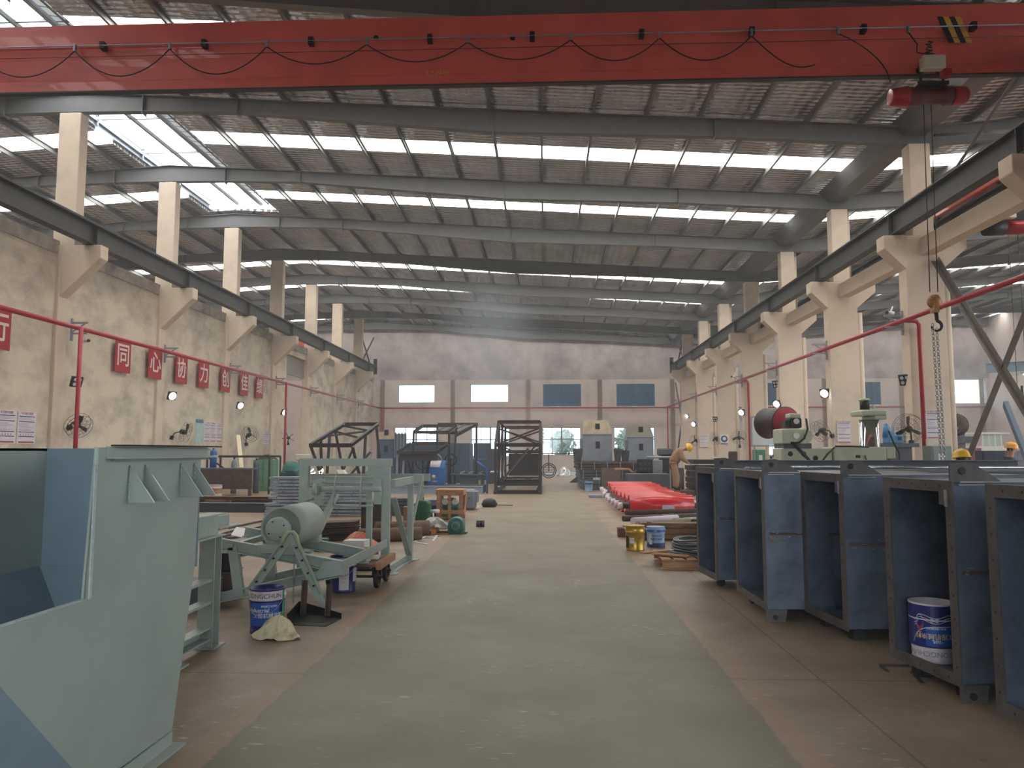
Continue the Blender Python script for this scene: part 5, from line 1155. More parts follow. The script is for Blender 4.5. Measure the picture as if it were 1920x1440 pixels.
ft = thing('wooden_form', 'orange wooden bracket lying on the stack of frames', 'wood piece', (3.2, 32.7, .83)); part(ft, 'arm', MB().box(2.9, 3.5, 32.2, 32.4, .83, .93), M_wood, bev=.02); part(ft, 'leg', MB().prism([(3.4, 32.2, .93), (3.5, 32.2, .93), (3.75, 32.2, .74), (3.6, 32.2, .74)], (0, .2, 0)), M_wood); part(ft, 'leg', MB().box(2.92, 2.98, 32.2, 32.4, .73, .83), M_wood)
g = atZ(1104, 921); pail('paint_pail', 'small pale blue paint pail standing by the far frame stacks', (g.x, g.y, 0), .16, .38, M_pale, [(.7, .9, M_pblue1, 'blue_band')], [], open_=False)
g = atZ(1118, 919); pail('paint_pail', 'white paint pail half hidden behind the small pale blue one', (g.x+.05, g.y+.4, 0), .15, .5, M_white, [(.3, .6, M_pblue1, 'blue_band')], [], open_=False)
solo('steel_slab', 'flat pale steel slab on the floor left of the rear red pulleys', 'steel slab', MB().box(1.55, 2.2, 27.0, 27.7, 0, .1), M_gal, bev=.005)
# lathe-like bench with a bright pipe, tall cabinet
cb = thing('tall_grey_cabinet', 'tall narrow grey steel cabinet right of the shorter housing', 'cabinet', (5.0, 33, 0)); part(cb, 'body', MB().box(4.55, 5.0, 33, 33.6, 0, 1.25), M_tow, bev=.02); part(cb, 'door', MB().box(4.58, 4.97, 32.98, 33, .05, 1.2), M_tow)
cb = thing('control_rack', 'dark rack with small dials left of the bending worker', 'machine', (4.2, 32.9, 0)); part(cb, 'body', MB().box(3.9, 4.5, 32.3, 32.8, 0.72, 1.3), M_blk, bev=.02)
for k in range(6): part(cb, 'dial', MB().cyl((4.0+.17*(k % 3), 32.28, .9+.2*(k//3)), (4.0+.17*(k % 3), 32.3, .9+.2*(k//3)), .05, 12), M_bare)
part(cb, 'stand', MB().box(3.95, 4.45, 32.35, 32.75, .0, .72), M_dgrey)
bp2 = thing('pipe_stand', 'bright steel pipe on a stand left of the bending worker', 'pipe stand', (4.6, 31, 0)); part(bp2, 'pipe', MB().cyl((4.1, 31.0, 1.38), (5.3, 31.0, 1.38), .045, 14), M_gal); part(bp2, 'upright', MB().bar((5.0, 31.0, 0), (5.0, 31.0, 1.38), .06, .06), M_gal)
dm = thing('dark_machine', 'dark upright machine behind the pipe stand', 'machine', (5.4, 34, 0)); part(dm, 'body', MB().box(5.1, 5.8, 34, 34.8, 0, 1.45), M_blk, bev=.04); part(dm, 'head', MB().box(5.0, 5.6, 33.8, 34.6, 1.45, 1.75), M_dgrey, bev=.05); part(dm, 'handwheel', MB().tube([(5.95+.0*a, 33.9+.2*math.cos(a*.4), 1.5+.25*math.sin(a*.4)) for a in range(16)], .03, 8), M_rust)
# standing rusty cylinders beside the worker
for k, (px, py, h) in enumerate(((1245, 913, .7), (1259, 911, .75), (1277, 918, .95), (1294, 915, .95), (1303, 907, .9))):
    g = atZ(px, py+4, 0); solo('rusty_cylinder', 'upright rusty steel cylinder beside the bending worker, %s from the left' % ORD[k].replace('nearest', 'first'), 'cylinder', MB().lathe((g.x, g.y, 0), [(0, 0), (.12, 0), (.13, .01), (.13, h-.01), (.12, h), (.09, h), (.09, h-.06), (0, h-.06)], 20), M_rust, 'rusty cylinders by the worker')
for k in range(6):
    solo('stacked_plate_frame', 'dark flat frame in the stack the worker leans on, %s from below' % ORD[k].replace('nearest', 'first'), 'steel frame', MB().box(5.45+.04*math.sin(k*3), 6.5+.05*math.sin(k*2), 28.6, 30.2, .02+.225*k, .19+.225*k), mat('rack_black', (50, 46, 44), .5, .3, .1), 'flat frames beside the worker', bev=.01)
    solo('wooden_spacer', 'wooden spacer between dark flat frames, %s from below' % ORD[k].replace('nearest', 'first'), 'spacer', MB().box(6.25, 6.5, 28.55, 28.7, .19+.225*k, .245+.225*k), M_wood, 'spacers between the flat frames')
solo('worker_platform', 'low steel platform under the bending worker', 'platform', MB().box(4.4, 5.4, 28.1, 29.0, 0, .2), M_rust, bev=.01)
for k, x in enumerate((4.55, 4.8)): solo('motor_housing', 'white and dark motor part on the floor right of the red pulleys, %s' % ['left one', 'right one'][k], 'motor part', MB().cyl((x, 22.0+.6*k, .25), (x+.02, 22.4+.6*k, .25), .22, 18).box(x-.15, x+.2, 22.0+.6*k, 22.3+.6*k, 0, .2), M_cream, 'motor parts by the pulleys')

# ================================================================ people
M_skin = mat('skin', (196, 148, 124), .55, 0, .04, 8)
def skin_mesh(name, root, chains, m, label=None, sub=1):
    """chains: list of lists of (point, radius[, id]); points sharing an id weld"""
    verts = []; rad = []; edges = []; ids = {}
    for ch in chains:
        prev = None
        for q in ch:
            p, r = q[0], q[1]; key = q[2] if len(q) > 2 else None
            if key is not None and key in ids: i = ids[key]
            else:
                i = len(verts); verts.append(Vector(p)-ORG[root]); rad.append(r)
                if key is not None: ids[key] = i
            if prev is not None and prev != i: edges.append((prev, i))
            prev = i
    me = bpy.data.meshes.new(name); me.from_pydata(verts, edges, []); o = bpy.data.objects.new(name, me); COL.objects.link(o); o.parent = root; ORG[o] = ORG[root]
    sk = o.modifiers.new('skin', 'SKIN'); sk.use_smooth_shade = True
    me.skin_vertices.new() if not me.skin_vertices else None
    for i, r in enumerate(rad): d = me.skin_vertices[0].data[i]; d.radius = (r, r) if not isinstance(r, tuple) else r; d.use_root = (i == 0)
    s = o.modifiers.new('sub', 'SUBSURF'); s.levels = sub; s.render_levels = sub+1
    me.materials.append(m)
    if label: o['label'] = label
    return o
def helmet(root, c, fwd, m, r=.135):
    f = Vector(fwd).normalized(); up = Vector((0, 0, 1)); sd = f.cross(up).normalized(); up = sd.cross(f).normalized()
    R = Matrix((sd, f, up)).transposed().to_4x4(); M_ = Matrix.Translation(c) @ R
    mb = MB(); mb.lathe((0, 0, 0), [(r*1.06, -.012), (r*1.12, 0), (r*1.02, .012), (r, .05), (r*.88, .095), (r*.6, .13), (r*.25, .148), (0, .15)], 28); mb.xf(M_ @ Matrix.Diagonal((1, 1.12, 1, 1)))
    h = part(root, 'safety_helmet', mb, m)
    mb = MB(); mb.prism([(-r*.8, r*.85, .0), (-r*.45, r*1.4, -.012), (r*.45, r*1.4, -.012), (r*.8, r*.85, .0)], (0, 0, .008)); mb.xf(M_); part(h, 'peak', mb, m)
    mb = MB(); mb.tube([(0, -r*1.0, .03), (0, -r*.8, .11), (0, -.02, .158), (0, r*.7, .12), (0, r*1.02, .04)], .012, 6); mb.xf(M_); part(h, 'ridge', mb, m)
def person(label, base, J, m_cloth, m_helm, m_hair, gloves=None, m_leg=None):
    """J: dict of joints in world coordinates"""
    t = thing('person', label, 'person', base)
    g = lambda k: Vector(J[k])
    pel, chest, neck, head = g('pelvis'), g('chest'), g('neck'), g('head'); f = (Vector(J['face'])).normalized(); up = (head-neck).normalized()
    sd = f.cross(up).normalized(); f = up.cross(sd).normalized()
    chains = [[(pel, (.13, .11), 'pel'), (pel.lerp(chest, .5), (.125, .10), 'mid'), (chest, (.15, .11), 'ch'), (neck, .06, 'nk'), (head-up*.08+f*.01, (.062, .075)), (head, (.078, .095)), (head+up*.09, (.06, .07))]]
    chains.append([(head-up*.02+f*.085, .016), (head-up*.035+f*.108, .013)])
    for s in ('l', 'r'):
        sh, el, wr, hp, kn, an, to = (g(s+k) for k in ('sh', 'el', 'wr', 'hip', 'knee', 'ank', 'toe'))
        chains.append([(chest, (.15, .11), 'ch'), (sh, .062), (sh.lerp(el, .5), .05), (el, .042), (el.lerp(wr, .5), .038), (wr, .028, 'wr'+s), (wr+(wr-el).normalized()*.055, (.038, .018), 'pm'+s)])
        d = (wr-el).normalized(); a = d.cross(Vector((0, 0, 1))).normalized(); b = a.cross(d)
        for q in range(4):
            o0 = a*(.028-.018*q); L = (.078, .086, .08, .062)[q]; p0 = wr+d*.075+o0
            chains.append([(wr+d*.055, (.038, .018), 'pm'+s), (p0, .0095), (p0+d*L*.5-b*.004, .0085), (p0+d*L*.8-b*.028, .0075)])
        chains.append([(wr+d*.055, (.038, .018), 'pm'+s), (wr+d*.045+a*.05-b*.01, .011), (wr+d*.085+a*.062-b*.03, .009)])
        chains.append([(pel, (.13, .11), 'pel'), (hp, .085), (hp.lerp(kn, .5), .07), (kn, .055), (kn.lerp(an, .4), .05), (an, .038), (to, .035)])
    chains = [c for c in chains if len(c) > 1]
    body = skin_mesh('body', t, [chains[0]]+chains[2:], M_skin)
    # face: nose, eyes, mouth, ears
    part(body, 'nose', MB().lathe(head-up*.028+f*.088, [(.017, 0), (.014, .014), (.006, .026), (0, .028)], 10, f), M_skin)
    for s in (-1, 1):
        part(body, 'eye', MB().lathe(head+up*.012+f*.088+sd*s*.03, [(.011, 0), (.009, .005), (0, .008)], 10, f), M_white, 'eye'); part(body, 'pupil', MB().cyl(head+up*.012+f*.094+sd*s*.03, head+up*.012+f*.098+sd*s*.03, .005, 8), M_blk)
        part(body, 'ear', MB().lathe(head-up*.01+sd*s*.076, [(0, 0), (.024, .004), (.03, .012), (.015, .018), (0, .016)], 12, (sd*s+f*-.3)), M_skin)
    part(body, 'mouth', MB().tube([head-up*.068+f*.084-sd*.02, head-up*.07+f*.09, head-up*.068+f*.084+sd*.02], .005, 6), mat('lips', (160, 96, 88), .5))
    hr = MB(); hr.lathe(head+up*.0, [(.088, -.03), (.094, .03), (.08, .08), (.04, .11), (0, .118)], 20, up); bmesh.ops.delete(hr.bm, geom=[v for v in hr.bm.verts if (v.co-head).dot(f) > .055 and (v.co-head).dot(up) < .05], context='VERTS'); part(t, 'hair', hr, m_hair)
    K = 1.3
    cl = [[(pel-Vector((0, 0, .02)), (.18, .16), 'pel'), (pel.lerp(chest, .5), (.19, .165), 'mid'), (chest, (.21, .17), 'ch'), (chest.lerp(neck, .75), (.085, .08), 'col')]]
    for s in ('l', 'r'):
        sh, el, wr = (g(s+k) for k in ('sh', 'el', 'wr')); cl.append([(chest, (.21, .17), 'ch'), (sh, .105), (sh.lerp(el, .5), .088), (el, .078), (el.lerp(wr, .55), .055), (wr-(wr-el).normalized()*.03, .046)])
    part_ml = m_leg or m_cloth
    cl = [[(q[0], (tuple(v*K for v in q[1]) if isinstance(q[1], tuple) else q[1]*K))+tuple(q[2:]) for q in c] for c in cl]
    skin_mesh('jacket', t, cl, m_cloth)
    lg = []
    for s in ('l', 'r'):
        hp, kn, an = (g(s+k) for k in ('hip', 'knee', 'ank')); lg.append([(pel-Vector((0, 0, .03)), (.15, .13), 'pel'), (hp, .125), (hp.lerp(kn, .5), .11), (kn, .092), (kn.lerp(an, .5), .082), (an+Vector((0, 0, .03)), .062)])
    lg = [[(q[0], (tuple(v*1.12 for v in q[1]) if isinstance(q[1], tuple) else q[1]*1.12))+tuple(q[2:]) for q in c] for c in lg]
    skin_mesh('trousers', t, lg, part_ml)
    for s in ('l', 'r'):
        an, to = g(s+'ank'), g(s+'toe'); sk = skin_mesh('boot', t, [[(an+Vector((0, 0, .05)), .055), (an-Vector((0, 0, .02)), .055), (an.lerp(to, .5)-Vector((0, 0, .01)), .048), (to, .04)]], M_blk)
    helmet(t, head+up*.055, f, m_helm)
    return t
M_khaki = mat('khaki_coverall', (158, 128, 96), .85, 0, .1, 5); M_navy = mat('navy_workwear', (38, 44, 66), .85, 0, .1, 5); M_hy = mat('helmet_yellow', (236, 184, 30), .3, 0, 0); M_ho = mat('helmet_orange', (238, 168, 60), .3, 0, 0); M_hair = mat('black_hair', (24, 22, 22), .6)
def JJ(px, py, Y): p = atY(px, py, Y); return (p.x, p.y, p.z)
yw = 28.5
J = dict(pelvis=JJ(1263, 869, yw), chest=JJ(1271, 848, yw), neck=JJ(1281, 842, yw), head=JJ(1288, 840, yw), face=(.75, -.15, -.62))
for s, dy in (('l', .2), ('r', -.2)):
    J[s+'sh'] = JJ(1274, 846, yw+dy); J[s+'el'] = JJ(1280, 861, yw+dy*1.2); J[s+'wr'] = JJ(1290, 867, yw+dy*.6)
    J[s+'hip'] = JJ(1263, 872, yw+dy*.5); kx = 1266 if s == 'l' else 1270; J[s+'knee'] = JJ(kx, 894, yw+dy*.6); an = Vector(JJ(kx-1, 913, yw+dy*.6)); an.z = .27; J[s+'ank'] = tuple(an); J[s+'toe'] = (an.x+.15, an.y-.02, .24)
person('bending worker in khaki coverall and yellow helmet leaning over the dark frames', (J['pelvis'][0], yw, .2), J, M_khaki, M_hy, M_hair)
def stand(cx, cy, zt, face, lab, mc, mh, lean=.0, reach=.35):
    """upright, slightly stooped worker whose helmet top is at height zt"""
    f = Vector((face[0], face[1], 0)).normalized(); sd = Vector((f.y, -f.x, 0)); z = zt-.2; B = Vector((cx, cy, 0))
    J = dict(head=tuple(B+f*lean+Vector((0, 0, z))), neck=tuple(B+f*(lean*.75)+Vector((0, 0, z-.19))), chest=tuple(B+f*lean*.5+Vector((0, 0, z-.36))), pelvis=tuple(B+Vector((0, 0, z-.78))), face=(f.x, f.y, -.45))
    for s, q in (('l', 1), ('r', -1)):
        J[s+'sh'] = tuple(B+f*lean*.6+sd*q*.2+Vector((0, 0, z-.28))); J[s+'el'] = tuple(B+f*(lean*.6+.1)+sd*q*.27+Vector((0, 0, z-.58))); J[s+'wr'] = tuple(B+f*(lean*.6+reach)+sd*q*.16+Vector((0, 0, z-.66)))
        J[s+'hip'] = tuple(B+sd*q*.1+Vector((0, 0, z-.82))); J[s+'knee'] = tuple(B+sd*q*.12+f*.05+Vector((0, 0, max(.42, (z-.82)*.53)))); J[s+'ank'] = tuple(B+sd*q*.13+Vector((0, 0, .08))); J[s+'toe'] = tuple(B+sd*q*.15+f*.16+Vector((0, 0, .045)))
    return person(lab, (cx, cy, 0), J, mc, mh, M_hair)
q = atY(1810, 860, 14.2); stand(q.x, 14.2, atY(1810, 842, 14.2).z, (-.3, 1), 'worker in dark clothes and yellow helmet behind the duct tops, seen from behind', M_navy, M_hy, .08)
q = atY(1893, 850, 20.2); stand(q.x-.1, 20.2, atY(1893, 829, 20.2).z, (.8, -.6), 'worker in dark blue jacket and orange helmet near the right edge', M_navy, M_ho, .12)
# ================================================================ left middle distance
M_fr = mat('dark_frame_steel', (64, 58, 56), .55, .3, .12, 4); M_bluedk = mat('blue_grey_plate', (78, 96, 118), .55, .15, .1, 1.5)
def V3(x, y, z): return Vector((x, y, z))
def bars(root, name, segs, w_, h_, m, prof='L', each=True):
    for a, b in segs: part(root, name, MB().bar(a, b, w_, h_, prof=prof), m)
# big braced frame beside the aisle
t = thing('braced_frame', 'big dark steel frame with crossed braces at the left edge of the aisle', 'steel frame', (-1.0, 32, 0))
xa, xb = -1.88, -.17
for x in (xa, xb):
    bars(t, 'post', [(V3(x, 29.6, .1), V3(x, 29.6, 1.9)), (V3(x, 31.6, .4), V3(x, 31.6, 2.85)), (V3(x, 37, .1), V3(x, 37, 2.8)), (V3(x, 34.3, .4), V3(x, 34.3, 2.82))], .1, .1, M_fr)
    bars(t, 'side_rail', [(V3(x, 29.6, 1.9), V3(x, 31.6, 2.85)), (V3(x, 31.6, 2.85), V3(x, 37, 2.8)), (V3(x, 29.6, .42), V3(x, 37, .42)), (V3(x, 29.6, 1.88), V3(x, 37, 1.88))], .1, .1, M_fr)
    bars(t, 'side_brace', [(V3(x, 31.6, .45), V3(x, 34.3, 2.8)), (V3(x, 34.3, .45), V3(x, 37, 2.8))], .06, .06, M_fr)
    bars(t, 'runner', [(V3(x, 29.3, .05), V3(x, 37.3, .05))], .12, .1, M_fr, 'box')
bars(t, 'cross_beam', [(V3(xa, 29.6, 1.86), V3(xb, 29.6, 1.86)), (V3(xa, 31.6, 2.82), V3(xb, 31.6, 2.82)), (V3(xa, 37, 2.76), V3(xb, 37, 2.76)), (V3(xa, 29.6, .38), V3(xb, 29.6, .38)), (V3(xa, 29.5, .07), V3(xb, 29.5, .07)), (V3(xa, 37, 1.6), V3(xb, 37, 1.6))], .06, .15, M_fr, 'C')
bars(t, 'cross_brace', [(V3(xa, 32.0, 2.55), V3(xb, 33.5, 2.0)), (V3(xa, 33.5, 2.0), V3(xb, 32.0, 2.6)), (V3(xa, 36.5, 2.0), V3(xb, 36.9, 2.6)), (V3(xa, 36.9, 2.6), V3(xb, 36.5, 1.9)), (V3(xa, 36.6, 1.8), V3(xb, 36.6, .9)), (V3(xa, 36.7, .9), V3(xb, 36.7, 1.8)), (V3(xa+.2, 29.9, .45), V3(-.7, 34.0, 1.75)), (V3(-.9, 35, 1.3), V3(-.3, 35, 2.0))], .07, .07, M_fr)
for k in range(4): part(t, 'deck_beam', MB().bar((xa+.03, 30.2+1.3*k, .46), (xb-.03, 30.2+1.3*k, .46), .2, .1, prof='C'), M_fr)
part(t, 'rear_plate', MB().box(xa+.15, xb-.1, 37.05, 37.08, .45, 1.5), M_fr)
for x in (xa+.05, xb-.05): part(t, 'foot_gusset', MB().prism([(x-.12, 29.45, .1), (x+.12, 29.45, .1), (x, 29.45, .38)], (0, .02, 0)), M_fr)
for k, x in enumerate((-1.5, -1.1, -.5)): part(t, 'loose_strip', MB().bar((x, 30.2, .53), (x+.3, 30.5+.2*k, .535), .05, .01), M_gal, 'bright loose metal strip')
# trapezoid truss frame on the left
t = thing('inclined_truss_frame', 'dark slanted steel truss frame standing behind the stacked channels', 'steel frame', (-8.4, 32, 0))
L0, L1 = (-9.25, 30), (-7.55, 30)
bars(t, 'edge_beam', [(V3(-9.25, 30, 1.85), V3(-7.6, 30, 1.85)), (V3(-9.2, 35, 2.86), V3(-7.6, 35, 2.86))], .12, .16, M_fr, 'C')
bars(t, 'slanted_rail', [(V3(-9.22, 30, 1.85), V3(-9.18, 35, 2.86)), (V3(-7.62, 30, 1.85), V3(-7.6, 35, 2.86))], .12, .14, M_fr, 'C')
bars(t, 'rung', [(V3(-9.2, 32, 2.25), V3(-7.6, 33.2, 2.5)), (V3(-9.2, 33.2, 2.5), V3(-7.6, 31.5, 2.15)), (V3(-9.2, 34.6, 2.78), V3(-7.6, 33.4, 2.5))], .08, .08, M_fr)
bars(t, 'leg', [(V3(-9.2, 30.1, 1.8), V3(-9.1, 32, 0)), (V3(-9.2, 31.4, 2.1), V3(-9.15, 31.6, 0)), (V3(-9.2, 32.6, 2.35), V3(-9.2, 32.2, 0)), (V3(-9.2, 33.6, 2.5), V3(-8.9, 34.5, 0)), (V3(-7.6, 30.3, 1.8), V3(-7.5, 31.8, 0)), (V3(-7.6, 32.4, 2.3), V3(-7.6, 32.0, 0)), (V3(-7.6, 34.6, 2.75), V3(-7.4, 35.2, 0))], .13, .1, M_fr)
bars(t, 'brace', [(V3(-7.6, 30.4, 1.75), V3(-8.9, 33.5, .6)), (V3(-8.0, 31, .5), V3(-7.5, 33, 1.6))], .07, .07, M_fr)
solo('pale_chute', 'pale slanted metal chute lying under the slanted truss frame', 'chute', MB().prism([(-8.0, 29.4, .9), (-7.75, 29.4, .9), (-7.35, 29.4, .35), (-7.65, 29.4, .35)], (0, .3, 0)).box(-7.7, -7.4, 29.45, 29.6, 0, .36), M_white)
# twin sloping panels in the centre left
t = thing('stepped_steel_frame', 'dark stepped steel frame with sloping slatted panels behind the blue control cabinet', 'steel frame', (-5, 32, 0))
bars(t, 'panel_edge', [(V3(-5.75, 30, 1.56), V3(-4.2, 30, 1.56)), (V3(-5.55, 32, 1.95), V3(-4.0, 32, 1.95)), (V3(-5.75, 30, 1.56), V3(-5.55, 32, 1.95)), (V3(-4.2, 30, 1.56), V3(-4.0, 32, 1.95)), (V3(-5.5, 32.2, 2.42), V3(-4.0, 32.2, 2.42)), (V3(-5.4, 34, 2.75), V3(-3.9, 34, 2.75)), (V3(-5.5, 32.2, 2.42), V3(-5.4, 34, 2.75)), (V3(-4.0, 32.2, 2.42), V3(-3.9, 34, 2.75)), (V3(-5.3, 38, 2.97), V3(-3.3, 38, 2.97)), (V3(-3.95, 34, 2.3), V3(-3.3, 38, 2.97)), (V3(-5.2, 34.5, 2.45), V3(-3.9, 34.5, 2.45))], .08, .12, M_fr)
for k in range(5): part(t, 'slat', MB().bar((-5.7+.04*k, 30.3+.35*k, 1.6+.068*k), (-4.15+.04*k, 30.3+.35*k, 1.6+.068*k), .2, .02), M_fr)
for k in range(4): part(t, 'slat', MB().bar((-4.9+.35*k, 34.3, 2.5), (-4.6+.35*k, 37.8, 2.93), .16, .03), M_fr)
bars(t, 'leg', [(V3(-5.5, 32.2, 2.4), V3(-5.55, 32.2, 0)), (V3(-4.0, 32.2, 2.4), V3(-4.0, 32.2, 0)), (V3(-3.9, 34, 2.7), V3(-4.1, 34, 0)), (V3(-5.6, 30.2, 1.5), V3(-5.75, 30.2, 0)), (V3(-5.4, 30.2, 1.5), V3(-5.1, 30.6, 0)), (V3(-4.5, 30.2, 1.5), V3(-4.75, 30.4, 0)), (V3(-5.3, 37.9, 2.9), V3(-5.3, 37.9, 0)), (V3(-3.35, 37.9, 2.9), V3(-3.35, 37.9, 0))], .1, .08, M_fr)
part(t, 'lower_panel', MB().box(-5.7, -4.2, 30.05, 30.09, 1.25, 1.5), M_fr)
# dark plate boxes behind
bx_ = thing('dark_tank', 'long dark blue-grey steel tank behind the stepped frame', 'tank', (-5.8, 40, 0)); part(bx_, 'shell', MB().box(-7.7, -3.9, 40, 42, 0, 2.05), M_bluedk, bev=.03)
for x in (-7.2, -6.3, -5.4, -4.5): part(bx_, 'rib', MB().box(x-.03, x+.03, 39.93, 40, 0.05, 2.0), M_bluedk)
bx_ = thing('grey_steel_box', 'grey steel box standing in the haze before the second lower window', 'steel box', (-3.5, 44, 0)); part(bx_, 'shell', MB().box(-4.05, -3.1, 44, 45, 0, 2.1), M_bluedk, bev=.03); part(bx_, 'base', MB().box(-4.3, -2.9, 43.5, 44, 0, 1.2), M_bluedk, bev=.03)
bx_ = thing('dark_steel_cabinet', 'dark steel cabinet left of the braced frame in the haze', 'cabinet', (-2.6, 40, 0)); part(bx_, 'shell', MB().box(-2.95, -2.3, 39, 40, 0, 1.75), M_dgrey, bev=.03)
tower(-8.45, -7.55, 38.5, 0, 2.2, 2.6, 'far left grey steel housing with a tan top, behind the slanted truss', M_bluedk, mat('tower_tan2', (170, 146, 118), .5, 0, .1, 3))
t = thing('ribbed_guard', 'pale blue ribbed steel guard beside the far left housing', 'guard', (-7.3, 38, 0)); part(t, 'panel', MB().box(-7.5, -6.9, 38.2, 38.3, 1.3, 2.5), M_gal)
for k in range(4): part(t, 'rib', MB().box(-7.45+.16*k, -7.4+.16*k, 38.1, 38.2, 1.3, 2.55), M_bluedk)
part(t, 'leg', MB().box(-7.4, -7.3, 38.2, 38.3, 0, 1.3), M_gal); part(t, 'leg', MB().box(-7.1, -7.0, 38.2, 38.3, 0, 1.3), M_gal)
# blue control cabinet on the beams
plt = []
for k in range(3): solo('long_beam', 'long grey steel beam on the floor under the blue cabinet, %s' % ['front one', 'middle one', 'rear one'][k], 'steel beam', MB().bar((-6.0+.3*k, 29.4+.75*k, .15), (-2.35, 29.4+.75*k, .15), .2, .3, prof='I', t=.02), M_chan if k == 0 else M_dgrey, 'long beams under the blue cabinet')
q = thing('control_cabinet', 'blue control cabinet with a sloping panel and white card', 'control cabinet', (-4.3, 31, .3))
part(q, 'body', MB().prism([(-4.68, 30.5, .301), (-4.68, 31.1, .301), (-4.68, 31.1, 1.25), (-4.68, 30.85, 1.25), (-4.68, 30.5, .95)], (.7, 0, 0)), M_blue, bev=.01)
nrm = Vector((0, -.3, .35)).normalized()
part(q, 'white_card', MB().prism([(-4.6, 30.53, .985), (-4.17, 30.53, .985), (-4.13, 30.83, 1.24), (-4.55, 30.83, 1.24)], nrm*.006), M_post)
part(q, 'emblem', MB().lathe((-4.4, 30.497, .6), [(.0, 0), (.09, 0), (.09, .003), (0, .003)], 5, (0, 1, 0)), mat('emblem_yellow', (206, 190, 110), .5)); part(q, 'lettering', text_mb('NBC', .1, .002, bold=True).xf(T(-4.35, 30.496, .43)), mat('emblem_yellow', (206, 190, 110), .5))
# blue bent post
solo('blue_bent_post', 'thin blue bent steel post standing at the end of the long beams', 'post', MB().tube([(-2.22, 29.8, 0), (-2.22, 29.8, .9), (-2.3, 29.8, 1.0), (-2.62, 29.8, 1.22)], .035, 10), mat('post_blue', (48, 100, 170), .4, 0, .05))
# hand wheels / hoses between
for k, (px, py, r) in enumerate(((793, 866, .32), (815, 864, .3), (845, 862, .25))):
    g = atY(px, py, 33.2); h_ = thing('cable_reel', 'dark round hose reel on a stand behind the blue cabinet, %s' % ['left', 'middle', 'right'][k], 'reel', (g.x, 33.2, 0), 'hose reels behind the blue cabinet'); part(h_, 'ring', MB().tube([(g.x+r*math.cos(a*math.pi/10), 33.2, g.z+r*math.sin(a*math.pi/10)) for a in range(20)], .03, 6, closed=True), M_gal if k == 1 else M_blk); part(h_, 'stand', MB().box(g.x-.03, g.x+.03, 33.18, 33.24, 0, g.z), M_blk); part(h_, 'hub', MB().cyl((g.x, 33.15, g.z), (g.x, 33.25, g.z), .06, 12), M_blk)
wb = thing('work_bench', 'cluttered low work bench in the smoke between blue cabinet and braced frame', 'bench', (-3.2, 32, 0)); part(wb, 'bench_top', MB().box(-3.9, -2.5, 31.8, 32.8, .62, .68), M_dgrey)
for x in (-3.8, -2.6):
    for y in (31.9, 32.7): part(wb, 'leg', MB().box(x-.04, x+.04, y-.04, y+.04, 0, .62), M_dgrey)
part(wb, 'drawer_box', MB().box(-3.5, -2.8, 31.9, 32.6, .2, .6), M_dgrey)
for k in range(7): g = (-3.75+.19*k, 32.1+.1*(k % 3)); solo('metal_part', 'small welded metal part on the cluttered bench, %s from the left' % ORD[k].replace('nearest', 'first'), 'metal part', MB().bar((g[0], g[1], .70+.0), (g[0]+.22, g[1]+.1*math.sin(k), .70+.09*(k % 2)), .05, .04, prof='L'), M_gal if k % 2 else M_bare, 'metal parts on the cluttered bench')
solo('white_dust_sheet', 'white sheet over a box right of the blue bent post', 'sheet', MB().box(-2.05, -1.95, 33.5, 34, 0, .7).box(-2.35, -1.95, 33.4, 34, .7, .76), M_white, bev=.01)
# hoop stand and silver wrapped object far away
hs = thing('hoop_stand', 'dark round steel hoop stand before the far window, right of the braced frame', 'hoop', (.3, 47, 0)); g = atY(1029, 880, 47)
for r, dy in ((.44, 0), (.34, .1)): part(hs, 'hoop', MB().tube([(g.x+r*math.cos(a*math.pi/12), 47+dy, .46+r*math.sin(a*math.pi/12)) for a in range(24)], .03, 6, closed=True), M_blk)
part(hs, 'post', MB().bar((g.x+.0, 47, .4), (g.x+.0, 47, 1.5), .06, .06), M_blk)
for k in range(4): part(hs, 'cross_bar', MB().bar((g.x-.35, 47, .2+.15*k), (g.x+.35, 47, .2+.15*k), .03, .03), M_blk)
g = atZ(1058, 893); cloth('wrapped_machine', 'machine wrapped in crumpled silver film on the floor far down the aisle', 'wrapped machine', (g.x, g.y+.3, 0), .5, .35, .62, mat('silver_film', (206, 210, 214), .18, .6, .1, 6), 14, 24, 9)
solo('guard_rail', 'dark horizontal guard rail in front of the far windows', 'rail', MB().bar((-.3, 60, 1.45), (3.2, 60, 1.45), .06, .06).bar((-.25, 60, 0), (-.25, 60, 1.45), .06, .06).bar((3.15, 60, 0), (3.15, 60, 1.45), .06, .06), M_blk)
for k, px in enumerate((1075, 1082, 1088)): g = atZ(px-8, 905, 0); solo('leaning_plate', 'small dark triangular plate at the foot of the frame stacks, %s' % ['left one', 'middle one', 'right one'][k], 'steel plate', MB().prism([(g.x, g.y, 0), (g.x+.5, g.y, 0), (g.x+.5, g.y, .4)], (0, .05, 0)), M_bare, 'triangular plates by the frame stacks')

